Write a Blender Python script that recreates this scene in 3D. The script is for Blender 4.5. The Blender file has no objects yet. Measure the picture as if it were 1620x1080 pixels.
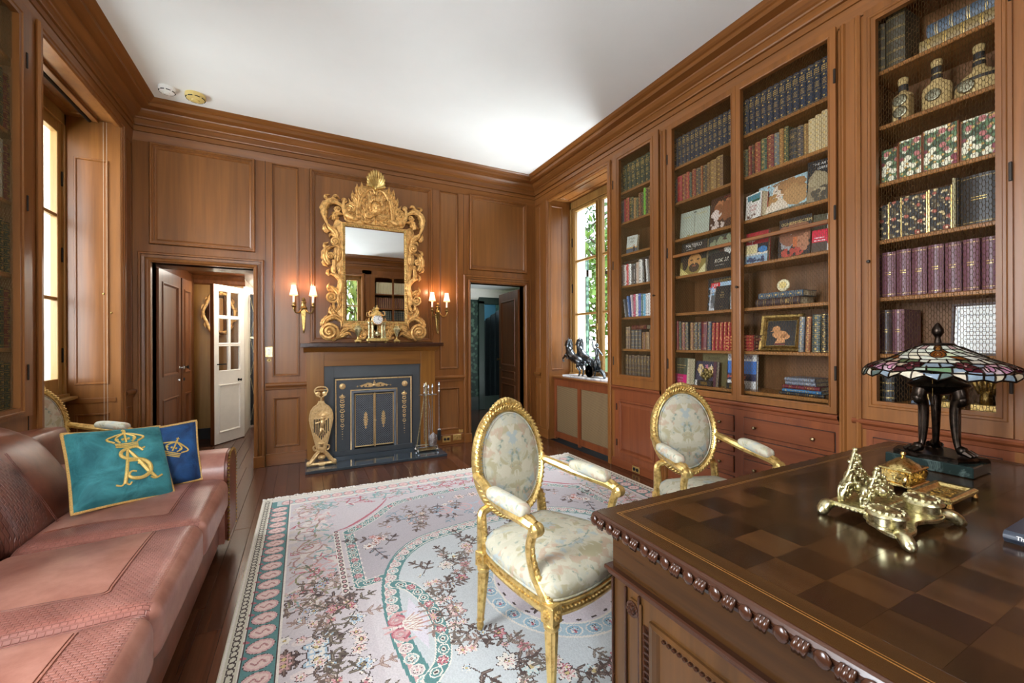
import bpy, bmesh, math, random
import numpy as np
from mathutils import Vector, Matrix
random.seed(7); RNG = np.random.default_rng(7)
D = bpy.data; SC = bpy.context.scene; COL = SC.collection
PI = math.pi
# ---------------------------------------------------------------- camera
F_PX = 650.0; YAW = math.atan(330 / 650.0); ROLL = 0.0037; EYE = 1.30
cd = D.cameras.new('camera'); cam = D.objects.new('camera', cd); COL.objects.link(cam)
cd.sensor_width = 36.0; cd.lens = F_PX / 1620 * 36.0; cd.clip_start = 0.02; cd.clip_end = 200
_f = Vector((math.sin(YAW), math.cos(YAW), 0)); _r = Vector((math.cos(YAW), -math.sin(YAW), 0)); _u = Vector((0, 0, 1))
_r2 = _r * math.cos(ROLL) - _u * math.sin(ROLL); _u2 = _u * math.cos(ROLL) + _r * math.sin(ROLL)
cam.matrix_world = Matrix(((_r2.x, _u2.x, -_f.x, 0), (_r2.y, _u2.y, -_f.y, 0), (_r2.z, _u2.z, -_f.z, EYE), (0, 0, 0, 1)))
SC.camera = cam
# ---------------------------------------------------------------- light
SC.view_settings.view_transform = 'Standard'; SC.view_settings.look = 'None'
SC.view_settings.gamma = 1.0; SC.view_settings.exposure = 0.52; SC.view_settings.use_curve_mapping = False
SC.cycles.use_denoising = True; SC.cycles.max_bounces = 8; SC.cycles.diffuse_bounces = 5; SC.cycles.glossy_bounces = 4
SC.cycles.transparent_max_bounces = 12; SC.cycles.sample_clamp_indirect = 8.0; SC.cycles.caustics_reflective = False; SC.cycles.caustics_refractive = False
wd = D.worlds.new('daylight'); SC.world = wd; wd.use_nodes = True
wn = wd.node_tree; wn.nodes.clear()
_o = wn.nodes.new('ShaderNodeOutputWorld'); _b = wn.nodes.new('ShaderNodeBackground')
_tc = wn.nodes.new('ShaderNodeTexCoord'); _sp = wn.nodes.new('ShaderNodeSeparateXYZ'); _cr = wn.nodes.new('ShaderNodeValToRGB')
wn.links.new(_tc.outputs['Generated'], _sp.inputs[0]); wn.links.new(_sp.outputs['Z'], _cr.inputs[0])
_cr.color_ramp.elements[0].position = 0.0; _cr.color_ramp.elements[0].color = (1.0, 1.0, 0.98, 1)
_cr.color_ramp.elements[1].position = 0.6; _cr.color_ramp.elements[1].color = (0.62, 0.80, 1.0, 1)
wn.links.new(_cr.outputs[0], _b.inputs[0]); _b.inputs[1].default_value = 2.2; wn.links.new(_b.outputs[0], _o.inputs[0])

def area_light(name, loc, target, sx, sy, watts, col=(1, 1, 1), spread=180):
    l = D.lights.new(name, 'AREA'); l.shape = 'RECTANGLE'; l.size = sx; l.size_y = sy; l.energy = watts; l.color = col
    l.spread = math.radians(spread)
    o = D.objects.new(name, l); COL.objects.link(o); o.location = loc
    o.rotation_euler = (Vector(target) - Vector(loc)).to_track_quat('-Z', 'Y').to_euler()
    o['kind'] = 'helper'
    return o
DAY = (0.88, 0.95, 1.0)
area_light('daylight_window_left', (-2.9, 4.05, 2.2), (0.0, 3.4, 1.7), 1.5, 2.6, 170, DAY)
area_light('added_window_daylight', (-2.9, .85, 2.2), (2.4, 1.4, 1.5), 1.6, 2.6, 400, DAY)  # daylight for the added unseen window, brightens desk, chairs and bookcases
area_light('daylight_window_right', (4.6, 4.05, 4.7), (2.6, 3.9, 1.6), 2.0, 1.6, 420, DAY)
area_light('ceiling_fill_right', (4.5, 4.05, .0), (1.6, 3.3, 3.5), 1.6, 1.0, 240, DAY)  # added upward fill that brightens the ceiling, in place of daylight off the ground
area_light('daylight_window_front', (0.95, -2.7, 4.4), (0.9, 0.6, 1.0), 1.8, 1.8, 560, DAY)
area_light('ceiling_fill_front', (0.95, -2.4, -.2), (1.4, 1.6, 3.5), 1.6, 1.2, 420, DAY)  # second added fill aimed up at the ceiling, from below the front window
area_light('daylight_window_front_b', (-0.75, -2.2, 1.9), (0.6, 2.5, 2.2), 1.4, 2.4, 380, DAY)

# ---------------------------------------------------------------- mesh builder
WB = ((1, 0, 0), (0, 0, -1), (0, 1, 0), (0, 5.02, 0), 1)      # columns-rows: xyz = A @ (u,v,w) + off ; back wall
class Tf:
    def __init__(s, A, off): s.A = np.array(A, float); s.off = np.array(off, float); s.flip = np.linalg.det(s.A) < 0
    def __call__(s, v): return v @ s.A.T + s.off
T_BACK = Tf(((1, 0, 0), (0, 0, -1), (0, 1, 0)), (0, 5.02, 0))
T_RIGHT = Tf(((0, 0, -1), (1, 0, 0), (0, 1, 0)), (2.92, 0, 0))
T_LEFT = Tf(((0, 0, 1), (1, 0, 0), (0, 1, 0)), (-1.42, 0, 0))
T_FRONT = Tf(((1, 0, 0), (0, 0, 1), (0, 1, 0)), (0, -1.0, 0))

class MB:
    def __init__(s, T=None): s.v = []; s.f = []; s.T = T; s.col = None
    def add(s, vs, fs):
        n = len(s.v); s.v.extend([tuple(p) for p in vs]); s.f.extend([tuple(i + n for i in f) for f in fs]); return s
    def box(s, x0, x1, y0, y1, z0, z1, b=0.0):
        if x0 > x1: x0, x1 = x1, x0
        if y0 > y1: y0, y1 = y1, y0
        if z0 > z1: z0, z1 = z1, z0
        if b <= 0:
            vs = [(x, y, z) for z in (z0, z1) for y in (y0, y1) for x in (x0, x1)]
            return s.add(vs, [(0, 2, 3, 1), (4, 5, 7, 6), (0, 1, 5, 4), (2, 6, 7, 3), (0, 4, 6, 2), (1, 3, 7, 5)])
        b = min(b, (x1 - x0) * .49, (y1 - y0) * .49, (z1 - z0) * .49)
        vs = []; idx = {}
        for i, x in enumerate((x0, x1)):
            for j, y in enumerate((y0, y1)):
                for k, z in enumerate((z0, z1)):
                    sx, sy, sz = (1, -1)[i] * b, (1, -1)[j] * b, (1, -1)[k] * b
                    for a, p in enumerate(((x, y + sy, z + sz), (x + sx, y, z + sz), (x + sx, y + sy, z))):
                        idx[i, j, k, a] = len(vs); vs.append(p)
        fs = []
        I = idx
        for a in range(3):
            for e in (0, 1):
                q = []
                for (p, r) in ((0, 0), (0, 1), (1, 1), (1, 0)):
                    t = [0, 0, 0]; t[a] = e; o = [c for c in range(3) if c != a]; t[o[0]] = p; t[o[1]] = r
                    q.append(I[t[0], t[1], t[2], a])
                rev = (e == 1) if a == 1 else (e == 0)
                # orientation fixed by normal test below
                fs.append(tuple(q))
        for a in range(3):
            o = [c for c in range(3) if c != a]
            for p in (0, 1):
                for r in (0, 1):
                    t0 = [0, 0, 0]; t1 = [0, 0, 0]; t0[a] = 0; t1[a] = 1
                    for t in (t0, t1): t[o[0]] = p; t[o[1]] = r
                    fs.append((I[t0[0], t0[1], t0[2], o[0]], I[t1[0], t1[1], t1[2], o[0]], I[t1[0], t1[1], t1[2], o[1]], I[t0[0], t0[1], t0[2], o[1]]))
        for i in (0, 1):
            for j in (0, 1):
                for k in (0, 1): fs.append((I[i, j, k, 0], I[i, j, k, 1], I[i, j, k, 2]))
        c = np.array(((x0 + x1) / 2, (y0 + y1) / 2, (z0 + z1) / 2)); V = np.array(vs); out = []
        for f in fs:
            P = V[list(f)]; n = np.cross(P[1] - P[0], P[2] - P[0])
            out.append(f if n @ (P.mean(0) - c) > 0 else f[::-1])
        return s.add(vs, out)
    def ring(s, u0, u1, v0, v1, prof, back=False):
        """profile of (inset, w) swept round a rectangle, mitred"""
        vs = []
        for i, w in prof: vs += [(u0 + i, v0 + i, w), (u1 - i, v0 + i, w), (u1 - i, v1 - i, w), (u0 + i, v1 - i, w)]
        fs = []
        for k in range(len(prof) - 1):
            for c in range(4):
                d = (c + 1) % 4; fs.append((4 * k + c, 4 * k + d, 4 * k + 4 + d, 4 * k + 4 + c))
        return s.add(vs, fs)
    def quad(s, *p): return s.add(p, [tuple(range(len(p)))])
    def plate(s, u0, u1, v0, v1, w): return s.add([(u0, v0, w), (u1, v0, w), (u1, v1, w), (u0, v1, w)], [(0, 1, 2, 3)])
    def extr(s, prof, u0, u1, k0=0.0, k1=0.0):
        """profile of (w, v) pulled along u; ends mitred by k*w"""
        vs = []
        for w, v in prof: vs += [(u0 + k0 * w, v, w), (u1 + k1 * w, v, w)]
        fs = [(2 * i, 2 * i + 1, 2 * i + 3, 2 * i + 2) for i in range(len(prof) - 1)]
        return s.add(vs, fs)
    def extr_v(s, prof, v0, v1):
        """profile of (u, w) pulled along v"""
        vs = []
        for u, w in prof: vs += [(u, v0, w), (u, v1, w)]
        return s.add(vs, [(2 * i, 2 * i + 2, 2 * i + 3, 2 * i + 1) for i in range(len(prof) - 1)])
    def lathe(s, prof, n=16, c=(0, 0, 0), sx=1, sy=1, a0=0, a1=None, twist=0):
        full = a1 is None; a1 = 2 * PI if full else a1; m = n if full else n + 1
        vs = []
        for r, z in prof:
            for i in range(m):
                t = a0 + (a1 - a0) * i / n; vs.append((c[0] + r * math.cos(t) * sx, c[1] + r * math.sin(t) * sy, c[2] + z))
        fs = []
        for k in range(len(prof) - 1):
            for i in range(n):
                j = (i + 1) % m if full else i + 1
                fs.append((k * m + i, k * m + j, (k + 1) * m + j, (k + 1) * m + i))
        if full:
            if prof[0][0] > 1e-6: fs.append(tuple(range(m))[::-1])
            if prof[-1][0] > 1e-6: fs.append(tuple((len(prof) - 1) * m + i for i in range(m)))
        return s.add(vs, fs)
    def lathe_ax(s, prof, n, c, ax, up=(0, 0, 1)):
        """lathe around an arbitrary axis"""
        m = MB().lathe(prof, n); ax = Vector(ax).normalized(); q = Vector((0, 0, 1)).rotation_difference(ax)
        return s.add([tuple(q @ Vector(p) + Vector(c)) for p in m.v], m.f)
    def sph(s, c, r, n=8, sx=1, sy=1, sz=1):
        k = max(3, n // 2)
        return s.lathe([(r * math.sin(PI * i / k), -r * sz * math.cos(PI * i / k)) for i in range(k + 1)], n, c, sx, sy)
    def tube(s, pts, r, n=6, closed=False, cap=True, sq=1.0):
        P = np.array(pts, float); m = len(P); R = np.full(m, r) if np.isscalar(r) else np.interp(np.linspace(0, 1, m), np.linspace(0, 1, len(r)), r)
        if closed: tg = np.roll(P, -1, 0) - np.roll(P, 1, 0)
        else: tg = np.gradient(P, axis=0)
        tg /= np.linalg.norm(tg, axis=1)[:, None] + 1e-12
        a = np.array((0, 0, 1.0)) if abs(tg[0][2]) < .9 else np.array((1.0, 0, 0))
        N = np.cross(tg[0], a); N /= np.linalg.norm(N)
        vs = []
        for i in range(m):
            if i:
                N = N - tg[i] * (N @ tg[i]); N /= np.linalg.norm(N) + 1e-12
            B = np.cross(tg[i], N)
            for k in range(n):
                t = 2 * PI * k / n; vs.append(tuple(P[i] + R[i] * (math.cos(t) * N + sq * math.sin(t) * B)))
        fs = []
        for i in range(m if closed else m - 1):
            j = (i + 1) % m
            for k in range(n): l = (k + 1) % n; fs.append((i * n + k, i * n + l, j * n + l, j * n + k))
        if not closed and cap: fs.append(tuple(range(n))[::-1]); fs.append(tuple((m - 1) * n + k for k in range(n)))
        return s.add(vs, fs)
    def grid(s, fn, nu, nv, wrap_u=False, wrap_v=False):
        vs = [fn(i / (nu if wrap_u else nu - 1), j / (nv if wrap_v else nv - 1)) for i in range(nu) for j in range(nv)]
        fs = []
        for i in range(nu if wrap_u else nu - 1):
            for j in range(nv if wrap_v else nv - 1):
                a, b = (i + 1) % nu, (j + 1) % nv; fs.append((i * nv + j, a * nv + j, a * nv + b, i * nv + b))
        return s.add(vs, fs)
    def merge(s, o, M=None):
        vs = o.v if M is None else [tuple(M @ Vector(p)) for p in o.v]
        return s.add(vs, o.f)
    def prism(s, pts, w0, w1, bev=0.0):
        """outline in (u,v), thickness w0..w1"""
        n = len(pts); A = np.array(pts, float); c = A.mean(0)
        ar = 0.5 * np.sum(A[:, 0] * np.roll(A[:, 1], -1) - np.roll(A[:, 0], -1) * A[:, 1])
        if ar < 0: A = A[::-1]
        if bev > 0:
            t = np.roll(A, -1, 0) - np.roll(A, 1, 0); t /= np.linalg.norm(t, axis=1)[:, None] + 1e-12
            I = A + bev * np.stack((-t[:, 1], t[:, 0]), 1)
            lay = [(A, w0), (A, w1 - bev), (I, w1)]
        else: lay = [(A, w0), (A, w1)]
        vs = [(p[0], p[1], w) for L, w in lay for p in L]; fs = []
        for k in range(len(lay) - 1):
            for i in range(n): j = (i + 1) % n; fs.append((k * n + i, k * n + j, (k + 1) * n + j, (k + 1) * n + i))
        fs.append(tuple(range(n))[::-1]); fs.append(tuple((len(lay) - 1) * n + i for i in range(n)))
        return s.add(vs, fs)
    def mesh(s, name, off=None, smooth=False):
        V = np.array(s.v, float).reshape(-1, 3)
        fl = False
        if s.T is not None: V = s.T(V); fl = s.T.flip
        if off is not None: V = V - np.array(off)
        me = D.meshes.new(name); me.from_pydata(V.tolist(), [], [f[::-1] for f in s.f] if fl else s.f); me.update()
        if smooth: me.shade_smooth() if smooth is True else (me.shade_smooth(), me.set_sharp_from_angle(angle=math.radians(smooth)))
        return me
    def build(s, name, m, parent=None, smooth=False, kind=None, world=True, label=None):
        off = tuple(parent.get('_o', (0, 0, 0))) if (parent is not None and world) else None
        me = s.mesh(name, off, smooth); me.materials.append(M(m) if isinstance(m, str) else m)
        o = D.objects.new(name, me); COL.objects.link(o)
        if parent is not None:
            o.parent = parent
            if world: o['_o'] = off if off else (0, 0, 0)
        if kind: o['kind'] = kind
        if label: o['label'] = label
        return o
def tag(o, label, cat, group=None, kind=None):
    o['label'] = label; o['category'] = cat
    if group: o['group'] = group
    if kind: o['kind'] = kind
    return o
def thing(name, label, cat, loc=(0, 0, 0), rz=0.0, group=None, kind=None):
    o = D.objects.new(name, None); COL.objects.link(o); o.location = loc; o.rotation_euler = (0, 0, rz); o.empty_display_size = .05
    tag(o, label, cat, group, kind); o['_o'] = loc if rz == 0 else (0, 0, 0)
    return o
def copy_tree(o, parent=None):
    c = o.copy(); COL.objects.link(c); c.parent = parent
    for ch in o.children: copy_tree(ch, c)
    return c
def text_mesh(s, size=1.0, extr=0.0, align='CENTER', font_shear=0.0, squeeze=1.0):
    cu = D.curves.new('t', 'FONT'); cu.body = s; cu.size = size; cu.extrude = extr; cu.align_x = align; cu.align_y = 'CENTER'; cu.shear = font_shear; cu.resolution_u = 3
    ob = D.objects.new('t', cu); COL.objects.link(ob); bpy.context.view_layer.update()
    me = D.meshes.new_from_object(ob); b = MB()
    b.add([(v.co.x * squeeze, v.co.y, v.co.z) for v in me.vertices], [tuple(p.vertices) for p in me.polygons])
    D.objects.remove(ob); D.curves.remove(cu); D.meshes.remove(me)
    return b
def smoothpts(P, n=8, closed=False):
    """Catmull-Rom"""
    P = [np.array(p, float) for p in P]; m = len(P); out = []
    rng = range(m) if closed else range(m - 1)
    for i in rng:
        p0 = P[(i - 1) % m] if closed or i > 0 else 2 * P[0] - P[1]; p1 = P[i]; p2 = P[(i + 1) % m]
        p3 = P[(i + 2) % m] if closed or i + 2 < m else 2 * P[-1] - P[-2]
        for k in range(n):
            t = k / n; out.append(.5 * ((2 * p1) + (-p0 + p2) * t + (2 * p0 - 5 * p1 + 4 * p2 - p3) * t * t + (-p0 + 3 * p1 - 3 * p2 + p3) * t ** 3))
    if not closed: out.append(P[-1])
    return np.array(out)
# ---------------------------------------------------------------- materials
MATS = {}
def lin(h):
    if isinstance(h, str):
        h = h.lstrip('#'); c = [int(h[i:i + 2], 16) / 255 for i in (0, 2, 4)]
    else: c = h
    return tuple((x / 12.92 if x <= .04045 else ((x + .055) / 1.055) ** 2.4) for x in c) + (1.0,)
def newmat(name):
    m = D.materials.new(name); m.use_nodes = True; n = m.node_tree; n.nodes.clear()
    o = n.nodes.new('ShaderNodeOutputMaterial'); p = n.nodes.new('ShaderNodeBsdfPrincipled'); n.links.new(p.outputs[0], o.inputs[0])
    MATS[name] = m
    return m, n, p
def noise_mix(n, scale=(1, 1, 1), nscale=8, detail=4, rough=.6, dist=0.0, lo=.3, hi=.7, c0=(0, 0, 0, 1), c1=(1, 1, 1, 1), coord='Object'):
    tc = n.nodes.new('ShaderNodeTexCoord'); mp = n.nodes.new('ShaderNodeMapping'); mp.inputs['Scale'].default_value = scale
    nz = n.nodes.new('ShaderNodeTexNoise'); nz.inputs['Scale'].default_value = nscale; nz.inputs['Detail'].default_value = detail
    nz.inputs['Roughness'].default_value = rough; nz.inputs['Distortion'].default_value = dist
    cr = n.nodes.new('ShaderNodeValToRGB'); cr.color_ramp.elements[0].position = lo; cr.color_ramp.elements[1].position = hi
    cr.color_ramp.elements[0].color = c0; cr.color_ramp.elements[1].color = c1
    n.links.new(tc.outputs[coord], mp.inputs[0]); n.links.new(mp.outputs[0], nz.inputs[0]); n.links.new(nz.outputs['Fac'], cr.inputs[0])
    return cr.outputs[0], nz.outputs['Fac'], mp
def bump(n, p, fac, strength=.1, dist=.01):
    b = n.nodes.new('ShaderNodeBump'); b.inputs['Strength'].default_value = strength; b.inputs['Distance'].default_value = dist
    n.links.new(fac, b.inputs['Height']); n.links.new(b.outputs[0], p.inputs['Normal'])
def mix(n, a, b, fac, mode='MIX'):
    x = n.nodes.new('ShaderNodeMix'); x.data_type = 'RGBA'; x.blend_type = mode
    for sock, v in ((x.inputs[0], fac), (x.inputs[6], a), (x.inputs[7], b)):
        if hasattr(v, 'links') or hasattr(v, 'is_linked'): n.links.new(v, sock)
        else: sock.default_value = v
    return x.outputs[2]
def flat(name, c, rough=.5, metal=0.0, var=.12, spec=.5, nscale=14, bumpy=0.0, coat=0.0, emit=0.0):
    m, n, p = newmat(name); c = lin(c)
    c0 = tuple(x * (1 - var) for x in c[:3]) + (1,); c1 = tuple(min(1, x * (1 + var)) for x in c[:3]) + (1,)
    col, fac, _ = noise_mix(n, nscale=nscale, c0=c0, c1=c1)
    n.links.new(col, p.inputs['Base Color']); p.inputs['Roughness'].default_value = rough; p.inputs['Metallic'].default_value = metal
    p.inputs['Specular IOR Level'].default_value = spec; p.inputs['Coat Weight'].default_value = coat
    if emit: n.links.new(col, p.inputs['Emission Color']); p.inputs['Emission Strength'].default_value = emit
    if bumpy: bump(n, p, fac, bumpy, .004)
    return m
def wood(name, dark, light, axis='z', rough=.34, scale=1.0, contrast=1.0, rnd=0.0, spec=.35, coat=.08):
    m, n, p = newmat(name); s = [26 * scale] * 3; s['xyz'.index(axis)] = 1.1 * scale
    cd_, cl_ = lin(dark), lin(light)
    col, fac, mp = noise_mix(n, s, 1.0, 6, .62, .35, .20, .84, cd_, cl_)
    s2 = [1.6] * 3; s2['xyz'.index(axis)] = .5
    blot, _, mp2 = noise_mix(n, s2, 1.3, 3, .5, 0, .25, .8, (.72, .70, .68, 1), (1.12, 1.1, 1.08, 1))
    c = mix(n, col, blot, 1.0, 'MULTIPLY')
    if rnd:
        oi = n.nodes.new('ShaderNodeObjectInfo'); cr = n.nodes.new('ShaderNodeValToRGB')
        cr.color_ramp.elements[0].color = (1 - rnd, 1 - rnd, 1 - rnd, 1); cr.color_ramp.elements[1].color = (1 + rnd, 1 + rnd * .9, 1 + rnd * .8, 1)
        n.links.new(oi.outputs['Random'], cr.inputs[0]); c = mix(n, c, cr.outputs[0], 1.0, 'MULTIPLY')
        vm = n.nodes.new('ShaderNodeVectorMath'); vm.operation = 'SCALE'; vm.inputs[0].default_value = (9, 7, 5); n.links.new(oi.outputs['Random'], vm.inputs['Scale'])
        n.links.new(vm.outputs[0], mp.inputs['Location'])
    n.links.new(c, p.inputs['Base Color']); p.inputs['Roughness'].default_value = rough; p.inputs['Specular IOR Level'].default_value = spec
    p.inputs['Coat Weight'].default_value = coat; p.inputs['Coat Roughness'].default_value = .25
    bump(n, p, fac, .05, .003)
    return m
def metal(name, c, rough=.3, var=.25, bumpy=.25, nscale=60, dirt=None, mt=1.0):
    m, n, p = newmat(name); c = lin(c)
    c0 = lin(dirt) if dirt else tuple(x * (1 - var) for x in c[:3]) + (1,)
    col, fac, _ = noise_mix(n, nscale=nscale, lo=.3, hi=.55, c0=c0, c1=c)
    n.links.new(col, p.inputs['Base Color']); p.inputs['Metallic'].default_value = mt; p.inputs['Roughness'].default_value = rough
    if bumpy: bump(n, p, fac, bumpy, .002)
    return m
def M(k):
    return MATS[k]
wood('panel_v', '#6e4320', '#97602e', 'z'); wood('panel_x', '#6e4320', '#97602e', 'x'); wood('panel_y', '#6e4320', '#97602e', 'y')
wood('field_v', '#734824', '#9a6533', 'z', scale=.8)
wood('red_v', '#6a341d', '#8f512f', 'z'); wood('red_y', '#6a341d', '#8f512f', 'y'); wood('shelf_y', '#7c4d24', '#b47c40', 'y'); wood('back_v', '#5f3d20', '#8c6038', 'z', rough=.5)
wood('mantel_x', '#6e431c', '#9e6a2c', 'x', rnd=0); wood('mantel_v', '#7a4d20', '#a8722e', 'z')
wood('plank', '#3a2016', '#6a4029', 'y', rough=.2, rnd=.25, coat=.35)
wood('desk_v', '#33200f', '#5f3e1e', 'z', rough=.3); wood('desk_y', '#3a2212', '#734a27', 'y', rough=.3); wood('desk_carve', '#2a150c', '#4c2d1d', 'y', rough=.2, coat=.35)
wood('hall_pale', '#7b5527', '#a87f44', 'z', scale=.7); wood('door_brown', '#552f18', '#8a5530', 'z')
wood('sash', '#7f5a2c', '#b38c52', 'z'); wood('sash_y', '#7f5a2c', '#b38c52', 'y')
flat('ceiling_white', '#f2f2f0', .9, var=.012, nscale=3, spec=.1)
flat('stone_pale', '#d8d2c4', .8); flat('white_paint', '#eee9df', .4, var=.03); flat('white_plastic', '#efeeea', .45, var=.02); flat('cream_plastic', '#e0c67c', .45, var=.04)
flat('black_void', '#0b0a09', .8); flat('black_metal', '#17150f', .5, metal=.6); flat('dark_iron', '#1d1c1a', .45, metal=.7)
metal('gilt', '#efbd74', .40, dirt='#a06f38', bumpy=.3, nscale=30, mt=.5); metal('gilt_bright', '#e6c67e', .30, dirt='#ab8442', bumpy=.35, nscale=40, mt=.78)
metal('brass', '#e6c590', .28, dirt='#cfa66c', mt=.7, bumpy=.08); metal('brass_old', '#a98b52', .34, dirt='#5d4a28'); metal('steel', '#cfd2d4', .22, dirt='#868a8e')
metal('brass_pale', '#d9d0a6', .3, dirt='#7d7148', nscale=90); metal('gold_box', '#e6cf8c', .26, dirt='#8a6a2c', nscale=120)
metal('bronze_dark', '#39302a', .35, dirt='#16120f'); metal('pewter', '#6f7478', .3, dirt='#24272a')
m, n, p = newmat('glass')
n.nodes.remove(p); tr = n.nodes.new('ShaderNodeBsdfTransparent'); gl = n.nodes.new('ShaderNodeBsdfGlossy'); gl.inputs['Roughness'].default_value = .02
lw = n.nodes.new('ShaderNodeLayerWeight'); lw.inputs[0].default_value = .5; fr = n.nodes.new('ShaderNodeMath'); fr.operation = 'POWER'; fr.inputs[1].default_value = 4.0
fr2 = n.nodes.new('ShaderNodeMath'); fr2.operation = 'MULTIPLY_ADD'; fr2.inputs[1].default_value = .5; fr2.inputs[2].default_value = .02
n.links.new(lw.outputs['Facing'], fr.inputs[0]); n.links.new(fr.outputs[0], fr2.inputs[0]); mx = n.nodes.new('ShaderNodeMixShader')
n.links.new(fr2.outputs[0], mx.inputs[0]); n.links.new(tr.outputs[0], mx.inputs[1]); n.links.new(gl.outputs[0], mx.inputs[2])
n.links.new(mx.outputs[0], [x for x in n.nodes if x.type == 'OUTPUT_MATERIAL'][0].inputs[0])
m, n, p = newmat('mirror'); p.inputs['Metallic'].default_value = 1; p.inputs['Roughness'].default_value = .01; p.inputs['Base Color'].default_value = (.86, .89, .88, 1)
# ================================================================ room shell
CEIL = 3.535; XL, XR, YB, YF = -1.42, 2.92, 5.02, -1.0
def frame_plate(b, u0, u1, v0, v1, holes, w=0.0):
    us = sorted({u0, u1, *[h[0] for h in holes], *[h[1] for h in holes]}); us = [u for u in us if u0 <= u <= u1]
    for a, c in zip(us, us[1:]):
        mu = (a + c) / 2; cuts = sorted([(h[2], h[3]) for h in holes if h[0] < mu < h[1]]); v = v0
        for h0, h1 in cuts:
            if h0 > v + 1e-6: b.plate(a, c, v, h0, w)
            v = max(v, h1)
        if v < v1 - 1e-6: b.plate(a, c, v, v1, w)
    return b
BOLEC = [(0, 0), (0, -.014), (.007, -.014), (.007, .016), (.013, .024), (.026, .024), (.031, .012), (.038, .012), (.039, .001), (.044, .001), (.055, -.006), (.060, -.014)]
THIN = [(0, 0), (.005, .004), (.009, .004), (.010, -.016), (.015, -.016), (.016, -.006), (.024, -.010), (.030, -.016)]
def panel(parent, T, u0, u1, v0, v1, prof=BOLEC, w=0.0, m_field='field_v', m_mould='panel_v', name='panel'):
    b = MB(T).ring(u0, u1, v0, v1, [(i, w + h) for i, h in prof])
    o = b.build(name + '_moulding', m_mould, parent)
    i = prof[-1][0]; MB(T).plate(u0 + i - .001, u1 - i + .001, v0 + i - .001, v1 - i + .001, w + prof[-1][1]).build(name, m_field, parent)
    return o
CASE = [(0, -.005), (0, .020), (.008, .030), (.022, .030), (.024, .010), (.029, .010), (.030, .020), (.050, .018), (.051, .008), (.055, .008), (.058, .028), (.070, .036), (.082, .032), (.090, .020), (.095, .018), (.095, -.14)]
def casing(b, u0, u1, v0, v1, prof):
    """three-sided frame, outer rectangle given, legs stand on v0"""
    vs = []
    for i, w in prof: vs += [(u0 + i, v0, w), (u0 + i, v1 - i, w), (u1 - i, v1 - i, w), (u1 - i, v0, w)]
    fs = []
    for k in range(len(prof) - 1):
        for c in range(3): fs.append((4 * k + c, 4 * k + 4 + c, 4 * k + 5 + c, 4 * k + 1 + c))
    return b.add(vs, fs)
# ---- floor of separate boards
fl = thing('floor', 'dark polished oak plank floor of the study', 'floor', kind='structure')
MB().box(-1.9, 3.4, -1.1, 5.3, -.10, -.024).build('subfloor', 'black_void', fl)
rr = random.Random(3); proto = {}
def plank(x, w, y0, y1):
    L = round((y1 - y0) / .15) * .15; key = (round(w, 3), L)
    if key not in proto:
        proto[key] = MB().box(.0006, w - .0006, 0, 1, -.022, 0, .0012).mesh('plank'); proto[key].materials.append(M('plank'))
    o = D.objects.new('plank', proto[key]); COL.objects.link(o); o.parent = fl; o.location = (x, y0 + .0008, 0); o.scale = (1, y1 - y0 - .0016, 1)
PWID = (XR - XL) / 44
for i in range(44):
    x = XL + i * PWID; y = YF - rr.random() * 1.2
    hall = x > -1.31 and x + PWID < -.40
    lim = 5.06
    while y < lim:
        y1 = y + .9 + rr.random() * 1.5
        if y1 > lim - .35: y1 = lim
        plank(x, PWID, max(y, YF), y1); y = y1
for x, w in [(XL, 0)]: pass
# ---- ceiling
tag(MB().box(-1.9, 3.4, -1.2, 5.3, CEIL, CEIL + .1).build('ceiling', 'ceiling_white', kind='structure'), 'smooth white plaster ceiling above the wood panelling', 'ceiling')
# ---- back wall
DL = (-1.285, -.46, 2.065); DR = (1.94, 2.745, 2.07)
wb = thing('wall_back', 'wood panelled wall with the fireplace between two doorways', 'wall', kind='structure')
PB = [(-1.30, -.437, 2.232, 3.207), (-.298, -.036, .93, 3.195), (-.288, -.036, .18, .716), (.062, 1.443, 1.287, 3.21), (1.525, 1.785, .95, 3.21), (1.525, 1.79, .175, .716), (1.927, 2.79, 2.235, 3.222)]
b = MB(T_BACK); frame_plate(b, XL, XR, 0, 3.30, [p for p in PB] + [(DL[0], DL[1], 0, DL[2]), (DR[0], DR[1], 0, DR[2])])
b.build('stiles_and_rails', 'panel_v', wb)
b = MB(T_BACK)
for u0, u1, v0, v1 in ((-1.9, DL[0], 0, 3.6), (DL[1], DR[0], 0, 3.6), (DR[1], 3.4, 0, 3.6), (DL[0], DL[1], DL[2], 3.6), (DR[0], DR[1], DR[2], 3.6)): b.box(u0, u1, v0, v1, -.14, -.03)
b.build('wall_core', 'panel_v', wb)
for k, p in enumerate(PB):
    big = (p[1] - p[0]) > .5
    panel(wb, T_BACK, *p, prof=BOLEC if big else THIN)
# joints between boards of the panelling
b = MB(T_BACK)
for u in (-.352, 1.853): b.box(u - .002, u + .002, .0, 3.28, -.001, .0012)
b.build('joint', 'black_void', wb)
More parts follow.
